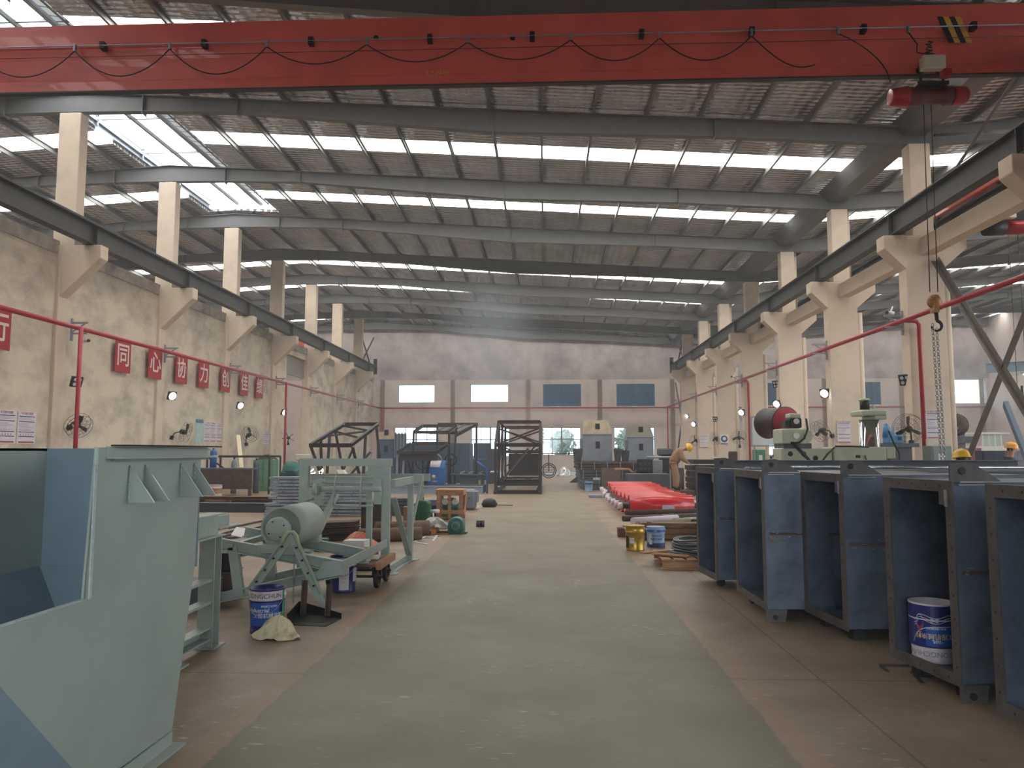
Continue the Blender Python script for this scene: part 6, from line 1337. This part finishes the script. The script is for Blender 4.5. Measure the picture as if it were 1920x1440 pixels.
# ---- crate, gearbox, motor, pallet near the aisle
t = thing('wooden_crate', 'open raw wood crate holding a teal motor', 'crate', (-2.24, 18.4, 0)); x0, x1, y0, y1, h = -2.55, -1.93, 18.2, 18.8, .69
for x in (x0, x1-.09):
    for y in (y0, y1-.03): part(t, 'post', MB().box(x, x+.09, y, y+.03, 0, h), M_wood, bev=.003)
part(t, 'centre_slat', MB().box(x0+.27, x0+.34, y0, y0+.03, 0, h), M_wood)
for nm, z, hh in (('top_rail', h-.12, .12), ('lower_rail', .14, .09)): part(t, nm, MB().box(x0-.01, x1+.01, y0-.03, y0, z, z+hh), M_wood, bev=.003); part(t, nm, MB().box(x0-.01, x1+.01, y1, y1+.03, z, z+hh), M_wood)
for x in (x0-.02, x1): part(t, 'side_rail', MB().box(x, x+.02, y0, y1, h-.12, h), M_wood); part(t, 'side_rail', MB().box(x, x+.02, y0, y1, .14, .23), M_wood)
part(t, 'lid', MB().box(x0-.02, x1+.02, y0-.03, y1+.03, h, h+.02), M_wood, bev=.003); part(t, 'diagonal_slat', MB().bar((x1+.03, y0+.0, .1), (x1+.03, y1, h-.1), .02, .08), M_wood)
part(t, 'floor_board', MB().box(x0+.09, x1-.09, y0+.03, y1-.03, .02, .05), M_wood)
t = thing('electric_motor', 'teal motor with pale cowls standing inside the wood crate', 'motor', (-2.24, 18.5, .05)); part(t, 'housing', MB().lathe((-2.24, 18.3, .32), [(0, 0), (.17, .0), (.19, .03), (.19, .3), (.14, .36), (0, .36)], 28, (0, 1, 0)), M_teal)
part(t, 'base', MB().box(-2.42, -2.06, 18.32, 18.6, .05, .14), M_teal)
for x in (-2.36, -2.13): part(t, 'cowl', MB().lathe((x, 18.27, .42), [(0, 0), (.07, .0), (.08, .04), (.06, .06)], 14, (0, 1, 0)), M_white)
t = thing('green_gearbox', 'dark green gearbox standing left of the wood crate', 'gearbox', (-2.78, 17.6, 0))
part(t, 'casing', MB().prism([(-2.93, 17.4, .04), (-2.62, 17.4, .04), (-2.6, 17.4, .42), (-2.68, 17.4, .5), (-2.88, 17.4, .5), (-2.95, 17.4, .42)], (0, .4, 0)), M_green_m, bev=.015)
for x in (-2.84, -2.72): part(t, 'rib', MB().box(x-.012, x+.012, 17.36, 17.4, .06, .46), M_green_m)
part(t, 'flange', MB().box(-2.97, -2.58, 17.38, 17.82, .22, .25), M_green_m); part(t, 'base', MB().box(-2.98, -2.57, 17.38, 17.84, 0, .04), M_green_m)
part(t, 'shaft', MB().cyl((-2.6, 17.6, .25), (-2.4, 17.6, .25), .04, 14), M_white, 'white wrapped shaft'); part(t, 'breather', MB().cyl((-2.78, 17.55, .5), (-2.78, 17.55, .57), .035, 12), M_blk)
solo('pale_tube', 'white wrapped tube on the floor side of the wood crate', 'tube', MB().cyl((-2.6, 18.0, .22), (-2.57, 17.9, 0), .02, 10), M_white)
pail('paint_pail', 'violet-labelled paint pail between gearbox and crate', (-2.75, 18.9, 0), .15, .42, M_pnavy, [(.7, .97, mat('violet_band', (150, 130, 180), .5), 'violet_band')], [], open_=False)
bx_ = thing('grey_machine_base', 'rounded grey steel block standing right of the wood crate', 'machine base', (-2.05, 21.6, 0)); part(bx_, 'body', MB().box(-2.28, -1.93, 21.3, 22.0, 0, .55), M_tow, bev=.05); part(bx_, 'knob', MB().cyl((-2.08, 21.27, .32), (-2.08, 21.3, .32), .02, 10), M_blk); part(bx_, 'flange', MB().box(-1.93, -1.86, 21.35, 21.9, .2, .5), M_tow)
solo('dark_casting', 'dark rough casting on the floor right of the grey block', 'casting', MB().lathe((-1.62, 22.6, 0), [(0, 0), (.2, 0), (.24, .08), (.18, .2), (.1, .24), (0, .2)], 9), M_blk)
solo('thin_red_rod', 'thin reddish rod lying on the floor at the aisle edge', 'rod', MB().cyl((-1.75, 23.2, .015), (-.95, 23.0, .015), .012, 8), M_rust)
pl = thing('film_pallet', 'low wooden pallet under crumpled plastic film', 'pallet', (-2.15, 15.3, 0)); 
for k in range(3): part(pl, 'board', MB().box(-2.5, -1.88, 15.0+.22*k, 15.14+.22*k, 0, .02), M_wood)
for x in (-2.46, -2.2): part(pl, 'block', MB().box(x, x+.08, 15.0, 15.6, .02, .1), mat('fresh_wood', (226, 156, 80), .7, 0, .15, 8))
part(pl, 'loose_slat', MB().bar((-2.4, 14.98, .06), (-2.12, 14.96, .16), .02, .05), M_wood)
part(pl, 'deck', MB().box(-2.5, -1.9, 15.0, 15.6, .1, .115), M_woodd)
fo2 = cloth('plastic_film', 'crumpled grey plastic film heaped on the low pallet by the aisle', 'plastic film', (-2.2, 15.3, .116), .33, .26, .20, M_film, 21, 28, 9)
t = thing('round_motor', 'dark green round gear motor lying at the aisle edge beside the film pallet', 'motor', (-1.74, 15.2, 0))
part(t, 'housing', MB().lathe((-1.74, 15.1, .16), [(0, 0), (.09, 0), (.15, .02), (.16, .06), (.16, .3), (.1, .34), (0, .34)], 28, (0, 1, 0)).box(-1.9, -1.58, 15.14, 15.42, 0.01, .16), M_teal, bev=.004)
part(t, 'ring', MB().tube([(-1.74+.07*math.cos(a*math.pi/8), 15.09, .16+.07*math.sin(a*math.pi/8)) for a in range(16)], .006, 6, closed=True), M_gal); part(t, 'foot', MB().box(-1.95, -1.53, 15.18, 15.4, 0, .03), M_green_m)
for k, x in enumerate((-1.42, -1.34)): solo('steel_sleeve', 'small round steel sleeve on the floor right of the green motor, %s' % ['left one', 'right one'][k], 'sleeve', MB().lathe((x, 16.6+.03*k, 0), [(.035, 0), (.05, 0), (.05, .13), (.035, .13), (.035, 0)], 16), M_bare)
carton('cardboard_box', 'tall worn brown carton left of the gearbox', (-2.86, 16.3), .22, .3, .45, mat('brown_carton', (150, 108, 88), .85, 0, .12, 5), .05)
for k, (a, b, r, lab) in enumerate([((-3.2, 14.6, .14), (-2.25, 15.0, .14), .14, 'rusty brown pipe roll on the floor behind the portal frame, rear one'), ((-3.3, 13.7, .12), (-2.25, 14.1, .12), .12, 'dark brown pipe roll on the floor behind the portal frame, front one')]):
    solo('brown_pipe', lab, 'pipe', MB().cyl(a, b, r, 22), mat('rolled_brown', (128, 98, 78), .8, .1, 0, 8, col2=(88, 68, 56)))
for k, (a, b, c, d) in enumerate([(768, 1019, 798, 1006), (783, 1013, 826, 1010), (775, 1015, 803, 1021), (812, 1014, 819, 1004), (798, 1006, 828, 1009)]):
    p = atZ(a, b, .006); q = atZ(c, d, .006); solo('white_strap', 'white packing strap on the floor before the film pallet, %s from the left' % ORD[k].replace('nearest', 'first'), 'strap', MB().bar(p, q, .035, .008), M_white, 'white packing straps')

# ---- work area along the left wall
t = thing('dark_bench', 'long dark steel bench with clutter along the left wall behind the hopper', 'bench', (-12.5, 29, 0))
part(t, 'front_panel', MB().box(-13.4, -10.6, 27.6, 27.65, .25, .95), M_rust); part(t, 'bench_top', MB().box(-13.4, -10.6, 27.6, 28.6, .95, 1.0), M_dgrey)
for x in (-13.3, -12.0, -10.7): part(t, 'leg', MB().box(x-.05, x+.05, 27.65, 27.75, 0, .95), M_dgrey)
t = thing('steel_rack', 'open dark steel rack above the bench along the left wall', 'rack', (-11.6, 29.5, 0)); 
for x in (-12.8, -10.4):
    for y in (28.8, 30.0): part(t, 'post', MB().bar((x, y, 0), (x, y, 1.42), .06, .06), M_fr)
part(t, 'top_bar', MB().bar((-12.8, 28.8, 1.42), (-10.4, 28.8, 1.42), .08, .08), M_fr); part(t, 'top_bar', MB().bar((-12.8, 30, 1.42), (-10.4, 30, 1.42), .08, .08), M_fr); part(t, 'diagonal', MB().bar((-12.8, 28.8, 1.4), (-12.1, 28.8, .95), .05, .05), M_fr)
solo('pale_blue_shield', 'pale blue curved sheet standing at the left end of the bench rack', 'sheet', MB().prism([(-13.25, 28.4, 1.01), (-13.0, 28.4, 1.01), (-12.85, 28.4, 1.55), (-12.95, 28.4, 1.7), (-13.2, 28.4, 1.62), (-13.35, 28.4, 1.35)], (0, .05, 0)), mat('pale_blue_sheet', (166, 196, 220), .4, 0, .05), bev=.02)
def gascyl(x, y, z, m, lab, h=1.3, r=.11):
    t = thing('gas_cylinder', lab, 'gas cylinder', (x, y, z)); part(t, 'bottle', MB().lathe((x, y, z), [(0, 0), (r, 0), (r, h*.8), (r*.8, h*.88), (r*.35, h*.93), (r*.3, h*.95)], 20), m); part(t, 'valve', MB().cyl((x, y, z+h*.94), (x, y, z+h), r*.35, 10), M_blk)
gascyl(-12.35, 28.3, 1.01, M_blue, 'blue gas cylinder standing on the left wall bench', .72, .12)
gascyl(-12.0, 29.4, 0, M_gal, 'grey gas cylinder behind the blue one at the left wall', 1.4)
gascyl(-11.2, 29.6, 0, M_dgrey, 'dark gas cylinder under the bench rack at the left wall', 1.35)
solo('leaning_plank', 'pale plank leaning beside the tilted fan at the left wall', 'plank', MB().bar((-11.45, 28.75, 1.0), (-12.2, 30.2, 2.25), .15, .04), mat('pale_plank', (220, 208, 176), .7, 0, .05))
t = thing('green_cabinet', 'green metal cabinet with clutter on top by the left wall', 'cabinet', (-11.5, 31.5, 0)); MG = mat('pale_machine_green', (104, 146, 120), .5, 0, .1, 4); part(t, 'body', MB().box(-11.95, -11.1, 31.2, 31.8, 0, 1.27), MG, bev=.01); part(t, 'door', MB().box(-11.92, -11.55, 31.17, 31.2, .1, 1.2), MG); part(t, 'door', MB().box(-11.5, -11.13, 31.17, 31.2, .1, 1.2), MG)
cloth('cable_heap', 'dark green heap of cables on the green cabinet', 'cables', (-11.5, 31.5, 1.271), .4, .28, .22, mat('cable_green', (48, 72, 52), .7, 0, .2, 12), 31, 18, 13)
t = thing('drill_press', 'small dark machine with a handwheel beside the left doorway pipe', 'machine', (-11.0, 35, 0)); part(t, 'column', MB().box(-11.3, -11.1, 35, 35.3, 0, 1.5), M_dgrey); part(t, 'table', MB().box(-11.5, -10.7, 34.8, 35.4, .7, .78), M_dgrey); part(t, 'head', MB().box(-11.4, -10.8, 34.8, 35.3, 1.2, 1.5), M_cream, bev=.04); part(t, 'handwheel', MB().tube([(-10.9+.16*math.cos(a*.5236), 34.7, 1.1+.16*math.sin(a*.5236)) for a in range(12)], .02, 6, closed=True), M_blk)
# welder in teal behind the portal post, partly hidden
for k, (px, m, lab) in enumerate([(410, M_pale, 'pale blue paint pail under the left wall bench, leftmost of the row'), (424, M_silver, 'steel drum under the left wall bench'), (437, M_ppink, 'pale paint pail under the left wall bench, third of the row'), (452, M_ppink, 'stained pale paint pail under the left wall bench, rightmost of the row')]):
    g = atZ(px, 925); pail('paint_pail', lab, (g.x, g.y-2.2, 0), .17, .42, m, [(.3, .7, M_pblue1 if k == 0 else M_wood, 'label_band')], [], open_=False, group='paint pails along the left wall')
q = thing('green_blue_welder', 'dark welding machine with teal cover behind the left portal post', 'welding machine', (-8.6, 26, 0)); part(q, 'body', MB().box(-8.95, -8.35, 25.8, 26.4, .0, .95), mat('dark_teal', (24, 62, 66), .6, 0, .15, 5), bev=.05); part(q, 'cover', MB().lathe((-8.65, 26.1, .95), [(.32, 0), (.3, .15), (.18, .3), (0, .34)], 10), mat('teal_cover', (40, 110, 100), .7, 0, .2, 7))
mb = MB(); rr = random.Random(4)
for k in range(26): c = V3(-7.85+rr.uniform(-.3, .35), 26, .84+rr.uniform(-.02, .14)); mb.cyl(c, c+V3(rr.uniform(-.04, .04), 0, rr.uniform(.01, .05)), .012, 5)
solo('welding_sparks', 'bright white welding sparks just above the tall channel stack', 'sparks', mb, emis('spark_light', (255, 250, 240), 20), kind='stuff')
solo('weld_table', 'low dark table under the welding sparks', 'table', MB().box(-8.2, -7.2, 25.8, 26.6, .72, .8).box(-8.15, -8.05, 25.9, 26.0, 0, .72).box(-7.35, -7.25, 25.9, 26.0, 0, .72), M_rust)

# ================================================================ right side machines
M_mint = mat('mint_machine_paint', (176, 186, 162), .38, 0, 0, 2.5, col2=(154, 160, 138), lo=.5, hi=.85)
M_chrome = mat('polished_column', (200, 200, 205), .12, .95, .05, 2, stretch=(1, 1, .1))
YM = 17.0
def mp(px, py, Y=YM): return atY(px, py, Y)
def rbox(x0, x1, y0, y1, z0, z1): return MB().box(x0, x1, y0, y1, z0, z1)
t = thing('radial_drill', 'big mint green radial drilling machine with a chrome column behind the ducts', 'drilling machine', (mp(1642, 850).x, YM+.4, 0))
def pbox(a, b, c, d, dy0, dy1): p = mp(a, b); q = mp(c, d); return MB().box(p.x, q.x, YM+dy0, YM+dy1, q.z, p.z)
part(t, 'arm', pbox(1465, 840, 1562, 870, 0, .6), M_mint, bev=.02)
part(t, 'arm_housing', pbox(1562, 838, 1661, 872, -.05, .7), M_mint, bev=.02)
part(t, 'arm_end', pbox(1661, 838, 1680, 860, 0, .6), M_mint, bev=.02)
part(t, 'slide', pbox(1469, 831, 1522, 841, .0, .5), M_dgrey)
part(t, 'saddle', pbox(1464, 804, 1508, 832, -.1, .6), M_mint, bev=.02)
p = mp(1508, 818); part(t, 'saddle_nose', MB().cyl((p.x, YM-.05, p.z), (p.x, YM+.55, p.z), .16, 24), M_mint)
p = mp(1490, 817); part(t, 'dial', MB().cyl((p.x, YM-.13, p.z), (p.x, YM-.1, p.z), .065, 24), M_white, 'round pale dial')
part(t, 'motor', pbox(1481, 784, 1504, 802, 0, .35), M_blk, bev=.02); part(t, 'motor_front', MB().cyl((mp(1493, 790).x, YM-.03, mp(1493, 790).z), (mp(1493, 790).x, YM, mp(1493, 790).z), .06, 18), M_white); part(t, 'motor_side', pbox(1473, 789, 1481, 801, .0, .3), M_blk)
part(t, 'motor_cap', pbox(1481, 775, 1502, 784, -.02, .35), M_mint, bev=.02)
cxm = mp(1642, 800).x; part(t, 'column', MB().cyl((cxm, YM+.35, 0), (cxm, YM+.35, mp(1642, 786).z), .21, 36), M_chrome, 'polished chrome column')
part(t, 'column_cap', pbox(1617, 768, 1664, 779, .0, .7), M_mint, bev=.03); part(t, 'column_cap', pbox(1640, 779, 1664, 786, .0, .7), M_mint, bev=.02)
p = mp(1632, 760); part(t, 'lift_motor', MB().cyl((p.x, YM+.3, p.z-.08), (p.x, YM+.3, p.z+.12), .10, 20), M_blk); part(t, 'lift_motor_cap', MB().box(p.x-.11, p.x+.1, YM+.2, YM+.4, p.z+.1, p.z+.17), M_mint, bev=.03)
p = mp(1645, 761); part(t, 'oil_cup', MB().cyl((p.x, YM+.2, p.z-.05), (p.x, YM+.2, p.z+.04), .035, 12), M_cream)
for a, b in ((1482, 851), (1507, 851), (1529, 859)): p = mp(a, b); part(t, 'arm_hole', MB().cyl((p.x, YM-.004, p.z), (p.x, YM+.01, p.z), .055, 18), M_blk)
p = mp(1607, 856); part(t, 'name_plate', MB().box(p.x-.05, p.x+.05, YM-.056, YM-.05, p.z-.03, p.z+.03), M_blk); part(t, 'lever', MB().bar(mp(1619, 853)+V3(0, -.07, 0), mp(1622, 862)+V3(0, -.07, 0), .015, .02), M_bare)
for L_ in ([(1562, 837), (1590, 837), (1625, 838)], [(1508, 785), (1511, 805), (1505, 822), (1495, 830), (1480, 831)], [(1661, 808), (1671, 830), (1682, 850), (1682, 862), (1680, 872)], [(1661, 862), (1670, 866), (1680, 866)], [(1480, 829), (1500, 850), (1518, 868)], [(1484, 829), (1506, 852), (1520, 868)], [(1561, 839), (1548, 851), (1537, 866)]):
    part(t, 'cable', MB().tube([mp(a, b)+V3(0, -.12, 0) for a, b in L_], .02, 7), M_blk)
part(t, 'base', MB().box(cxm-.9, cxm+.5, YM-.1, YM+.9, 0, .2), M_mint, bev=.03)
# reel
Y_ = 19.6; c = atY(1474, 792, Y_); ax = Vector((.28, -.96, 0)).normalized()
t = thing('cable_drum', 'dark drum with a red face standing left of the drilling machine', 'drum', (c.x, Y_, 0)); part(t, 'drum_shell', MB().lathe(c-ax*.85, [(0, 0), (.38, 0), (.40, .01), (.38, .1), (.34, .8), (.40, .83), (.40, .85), (0, .84)], 36, ax), M_blk); part(t, 'red_face', MB().lathe(c+ax*.0, [(0, .012), (.38, .012), (.38, .0)], 36, ax), mat('drum_red', (160, 38, 48), .5, 0, .1, 4), 'red round face')
part(t, 'stand', MB().box(c.x-.2, c.x+.1, Y_+.1, Y_+.4, 0, c.z-.38), M_dgrey); part(t, 'neck', MB().bar(c+V3(-.1, .25, -.35), c+V3(.05, .1, -.62), .2, .2), M_blk)
# whiteboard
a = atY(1408, 787, 26.5); b = atY(1470, 836, 26.5); t = thing('whiteboard', 'large blank whiteboard on legs at the fourth tall right column', 'whiteboard', (8.0, 26.5, 0))
x0, x1, z0, z1 = a.x, a.x+1.35, b.z, atY(1408, 782, 26.5).z; part(t, 'board', MB().box(x0+.03, x1-.03, 26.5, 26.53, z0+.03, z1-.03), mat('board_white', (206, 218, 222), .25, 0, .05, 2)); part(t, 'board_frame', MB().bar((x0, 26.5, z0), (x1, 26.5, z0), .04, .05).bar((x0, 26.5, z1), (x1, 26.5, z1), .04, .05).bar((x0, 26.5, z0), (x0, 26.5, z1), .04, .05).bar((x1, 26.5, z0), (x1, 26.5, z1), .04, .05), M_frame)
for x in (x0+.1, x1-.1): part(t, 'leg', MB().box(x-.02, x+.02, 26.5, 26.54, 0, z0), M_frame)
# cabinets seen under the arm and beyond
def cab(a, b, c_, d, Y, lab, m, cat='cabinet', card=False, name='steel_cabinet', down=True):
    p = atY(a, b, Y); q = atY(c_, d, Y); z0 = 0 if down else q.z; t = thing(name, lab, cat, ((p.x+q.x)/2, Y, z0)); part(t, 'body', MB().box(p.x, q.x, Y, Y+.5, z0, p.z), m, bev=.012); part(t, 'door', MB().box(p.x+.03, (p.x+q.x)/2-.01, Y-.015, Y, z0+.05, p.z-.05), m); part(t, 'door', MB().box((p.x+q.x)/2+.01, q.x-.03, Y-.015, Y, z0+.05, p.z-.05), m)
    if card: part(t, 'paper_notice', MB().box(p.x+(q.x-p.x)*.3, p.x+(q.x-p.x)*.65, Y-.02, Y-.015, p.z-.45, p.z-.2), M_post)
    return t
cab(1417, 843, 1436, 874, 29, 'green cabinet with a paper notice under the whiteboard', mat('bright_green', (52, 132, 90), .5, 0, .05), card=True)
gascyl(atY(1446, 860, 28).x, 28, 0, M_blue, 'blue gas cylinder right of the green cabinet', 1.45, .13)
gascyl(atY(1454, 860, 28).x, 28.2, 0, M_wood, 'brown gas cylinder right of the blue one', 1.5, .12)
cab(1355, 860, 1363, 872, 30, 'small blue bin under the round blue sign', M_bluedk, 'bin', name='blue_bin')
cab(1338, 857, 1353, 874, 31, 'cream box on a dark stand left of the blue bin', M_cream, 'box', name='cream_box')
t = thing('office_chair', 'dark upholstered chair before the fan left of the whiteboard', 'chair', (atY(1383, 860, 30).x, 30, 0)); g = atY(1378, 846, 30); part(t, 'backrest', MB().box(g.x-.2, g.x+.15, 30.2, 30.28, g.z-.5, g.z), M_rust, bev=.04); part(t, 'seat', MB().box(g.x-.2, g.x+.3, 29.7, 30.2, .95, 1.05), M_blk, bev=.03); part(t, 'pedestal', MB().cyl((g.x+.05, 30, 0), (g.x+.05, 30, .95), .05, 10), M_blk)
t = thing('blue_blower', 'bright blue small machine with a cone top right of the chrome column', 'machine', (atY(1680, 820, 20.6).x, 20.6, 0)); g = atY(1680, 824, 20.6); part(t, 'body', MB().box(g.x-.18, g.x+.2, 20.6, 21.0, g.z-.1, g.z+.12), mat('bright_blue_machine', (70, 140, 190), .4, 0, .1, 5), bev=.02); part(t, 'cone', MB().cyl((g.x-.1, 20.8, g.z+.1), (g.x-.18, 20.8, g.z+.42), .16, 18, .04), mat('bright_blue_machine', (70, 140, 190), .4)); part(t, 'dark_opening', MB().box(g.x+.05, g.x+.14, 20.585, 20.6, g.z-.02, g.z+.07), M_blk)
part(t, 'table', MB().box(g.x-.5, g.x+.5, 20.4, 21.2, g.z-.2, g.z-.1), M_dgrey); part(t, 'leg', MB().box(g.x-.4, g.x+.4, 20.6, 21.0, 0, g.z-.2), M_dgrey)
cab(1747, 836, 1786, 868, 20.4, 'grey cabinet with a white frame behind the crane chains', mat('cabinet_grey_green', (120, 136, 134), .5, 0, .08), card=True)
p = atY(1752, 829, 20.4); solo('cream_socket_box', 'cream socket box on the grey cabinet behind the chains', 'box', MB().box(p.x-.12, p.x+.18, 20.5, 20.6, p.z-.1, p.z+.08), M_cream)
cab(1700, 838, 1722, 868, 23, 'dark cabinet beside the hose of the drilling machine', M_blk)
cab(1808, 840, 1842, 868, 30, 'dark red cabinet behind the yellow helmet in the right-hand bay', mat('dark_red_cab', (122, 46, 58), .5, 0, .1))
cab(1842, 845, 1885, 868, 28, 'dark blue machine box beside the dark red cabinet', M_navy, 'machine', name='machine_box')
cab(1889, 845, 1925, 868, 34, 'grey machine box at the right edge of the picture', M_dgrey, 'machine', name='machine_box')
t = thing('cable_drum', 'reddish dark drum on a stand beyond the chains in the right-hand bay', 'drum', (atY(1797, 795, 27).x, 27, 0)); g = atY(1797, 797, 27); part(t, 'drum_shell', MB().lathe((g.x, 27.3, g.z), [(0, 0), (.36, 0), (.38, .02), (.38, .5), (0, .5)], 28, (-.3, -.9, 0)), M_rust); part(t, 'stand', MB().box(g.x-.15, g.x+.2, 27, 27.4, 0, g.z-.3), M_dgrey); part(t, 'motor', MB().box(g.x-.3, g.x+.3, 26.6, 27.0, g.z-.62, g.z-.4), M_bare)
solo('arched_beam', 'blue grey sloping steel beam in front of the bright glare at the right edge', 'steel beam', MB().bar(atY(1885, 757, 24), atY(1930, 870, 22), .12, .22, prof='box'), M_bluedk)
q = atX(1869, 824, 35.9)
mb = MB(); a = atY(1842, 814, 50); b = atY(1878, 836, 50); t = thing('glazed_office', 'small glazed office cabin in the right-hand bay', 'office cabin', ((a.x+b.x)/2, 50, 0)); part(t, 'wall', MB().box(a.x-.4, b.x+.4, 50, 52, 0, b.z), M_white); part(t, 'roof', MB().box(a.x-.5, b.x+.5, 49.9, 52.1, a.z, a.z+.12), M_white)
for k in range(3): w0 = (b.x-a.x)/3; part(t, 'window_pane', MB().box(a.x+w0*k+.04, a.x+w0*(k+1)-.04, 50, 50.03, b.z+.02, a.z-.02), mat('pale_glass', (170, 200, 190), .15, 0, 0)); 
for k in range(4): x = a.x+(b.x-a.x)/3*k; part(t, 'mullion', MB().box(x-.04, x+.04, 49.98, 50.06, b.z, a.z), M_white)
for k, (px, Y) in enumerate(((1845, 60), (1900, 52))):
    g = atY(px, 720, Y)
# right bay columns along the far wall
for i, Y in enumerate((46, 52, 58)):
    t = thing('concrete_column', 'cream concrete column on the far wall of the right-hand bay, %s' % ['nearest', 'middle', 'farthest'][i], 'column', (35.9, Y, 0), 'columns on the far right wall'); part(t, 'shaft', MB().box(35.7, 36.3, Y-.3, Y+.3, 0, 12), M_concb); part(t, 'corbel', MB().prism([(35.7, Y-.25, 5.6), (35.7, Y-.25, 7.2), (34.2, Y-.25, 7.2), (34.2, Y-.25, 6.7)], (0, .5, 0)), M_concb)
for k, x in enumerate((14.3, 15.2, 27.0)):
    pass
# ================================================================ haze of welding smoke in the hall air
HAZE = 0.0027
hm = bpy.data.materials.new('hall_haze'); hm.use_nodes = True; N_ = hm.node_tree.nodes; N_.remove(N_['Principled BSDF'])
vs_ = N_.new('ShaderNodeVolumeScatter'); vs_.inputs['Color'].default_value = (0.9, 0.94, 1.0, 1); vs_.inputs['Density'].default_value = HAZE; vs_.inputs['Anisotropy'].default_value = 0.2
hm.node_tree.links.new(vs_.outputs[0], N_['Material Output'].inputs['Volume'])
mb = MB(); mb.box(-38.5, 36.2, -7.5, 63.9, 0.02, 14.4)
hz_ = solo('haze', 'thin bluish haze of welding smoke filling the whole hall', 'haze', mb, hm, kind='stuff')

# smoke plume rising from the welding bays in front of the lit upper windows
def plume(name, label, x, y, rx, ry, z0, z1, dens):
    m = bpy.data.materials.new('welding_smoke'); m.use_nodes = True; nt = m.node_tree; N = nt.nodes; L = nt.links; N.remove(N['Principled BSDF'])
    v = N.new('ShaderNodeVolumeScatter'); v.inputs['Color'].default_value = (.72, .84, 1, 1); v.inputs['Anisotropy'].default_value = .45
    tc = N.new('ShaderNodeTexCoord'); mp = N.new('ShaderNodeMapping'); mp.inputs['Scale'].default_value = (1/rx, 1/ry, 2/(z1-z0)); mp.inputs['Location'].default_value = (0, 0, -1)
    L.new(tc.outputs['Object'], mp.inputs[0]); ln = N.new('ShaderNodeVectorMath'); ln.operation = 'LENGTH'; L.new(mp.outputs[0], ln.inputs[0])
    mr = N.new('ShaderNodeMapRange'); mr.interpolation_type = 'SMOOTHSTEP'; mr.inputs[1].default_value = 1.0; mr.inputs[2].default_value = .1; mr.inputs[3].default_value = 0; mr.inputs[4].default_value = dens; L.new(ln.outputs['Value'], mr.inputs[0])
    L.new(mr.outputs[0], v.inputs['Density']); L.new(v.outputs[0], N['Material Output'].inputs['Volume'])
    mb = MB(); mb.lathe((x, y, z0), [(0, 0), (.8, .1*(z1-z0)), (1, .5*(z1-z0)), (.8, .9*(z1-z0)), (0, z1-z0)], 20)
    for q in mb.bm.verts: q.co.x = x+(q.co.x-x)*rx*1.02; q.co.y = y+(q.co.y-y)*ry*1.02
    solo(name, label, 'smoke', mb, m, kind='stuff', loc=(x, y, z0))
plume('smoke_plume', 'bluish smoke plume rising before the second upper window, behind the stepped frame', -3.2, 46, 4.2, 7, .4, 13.5, .05)
plume('smoke_plume', 'bluish smoke drifting in the right-hand bay before the bright window', 24, 44, 7, 6, 1.0, 9.0, .045)
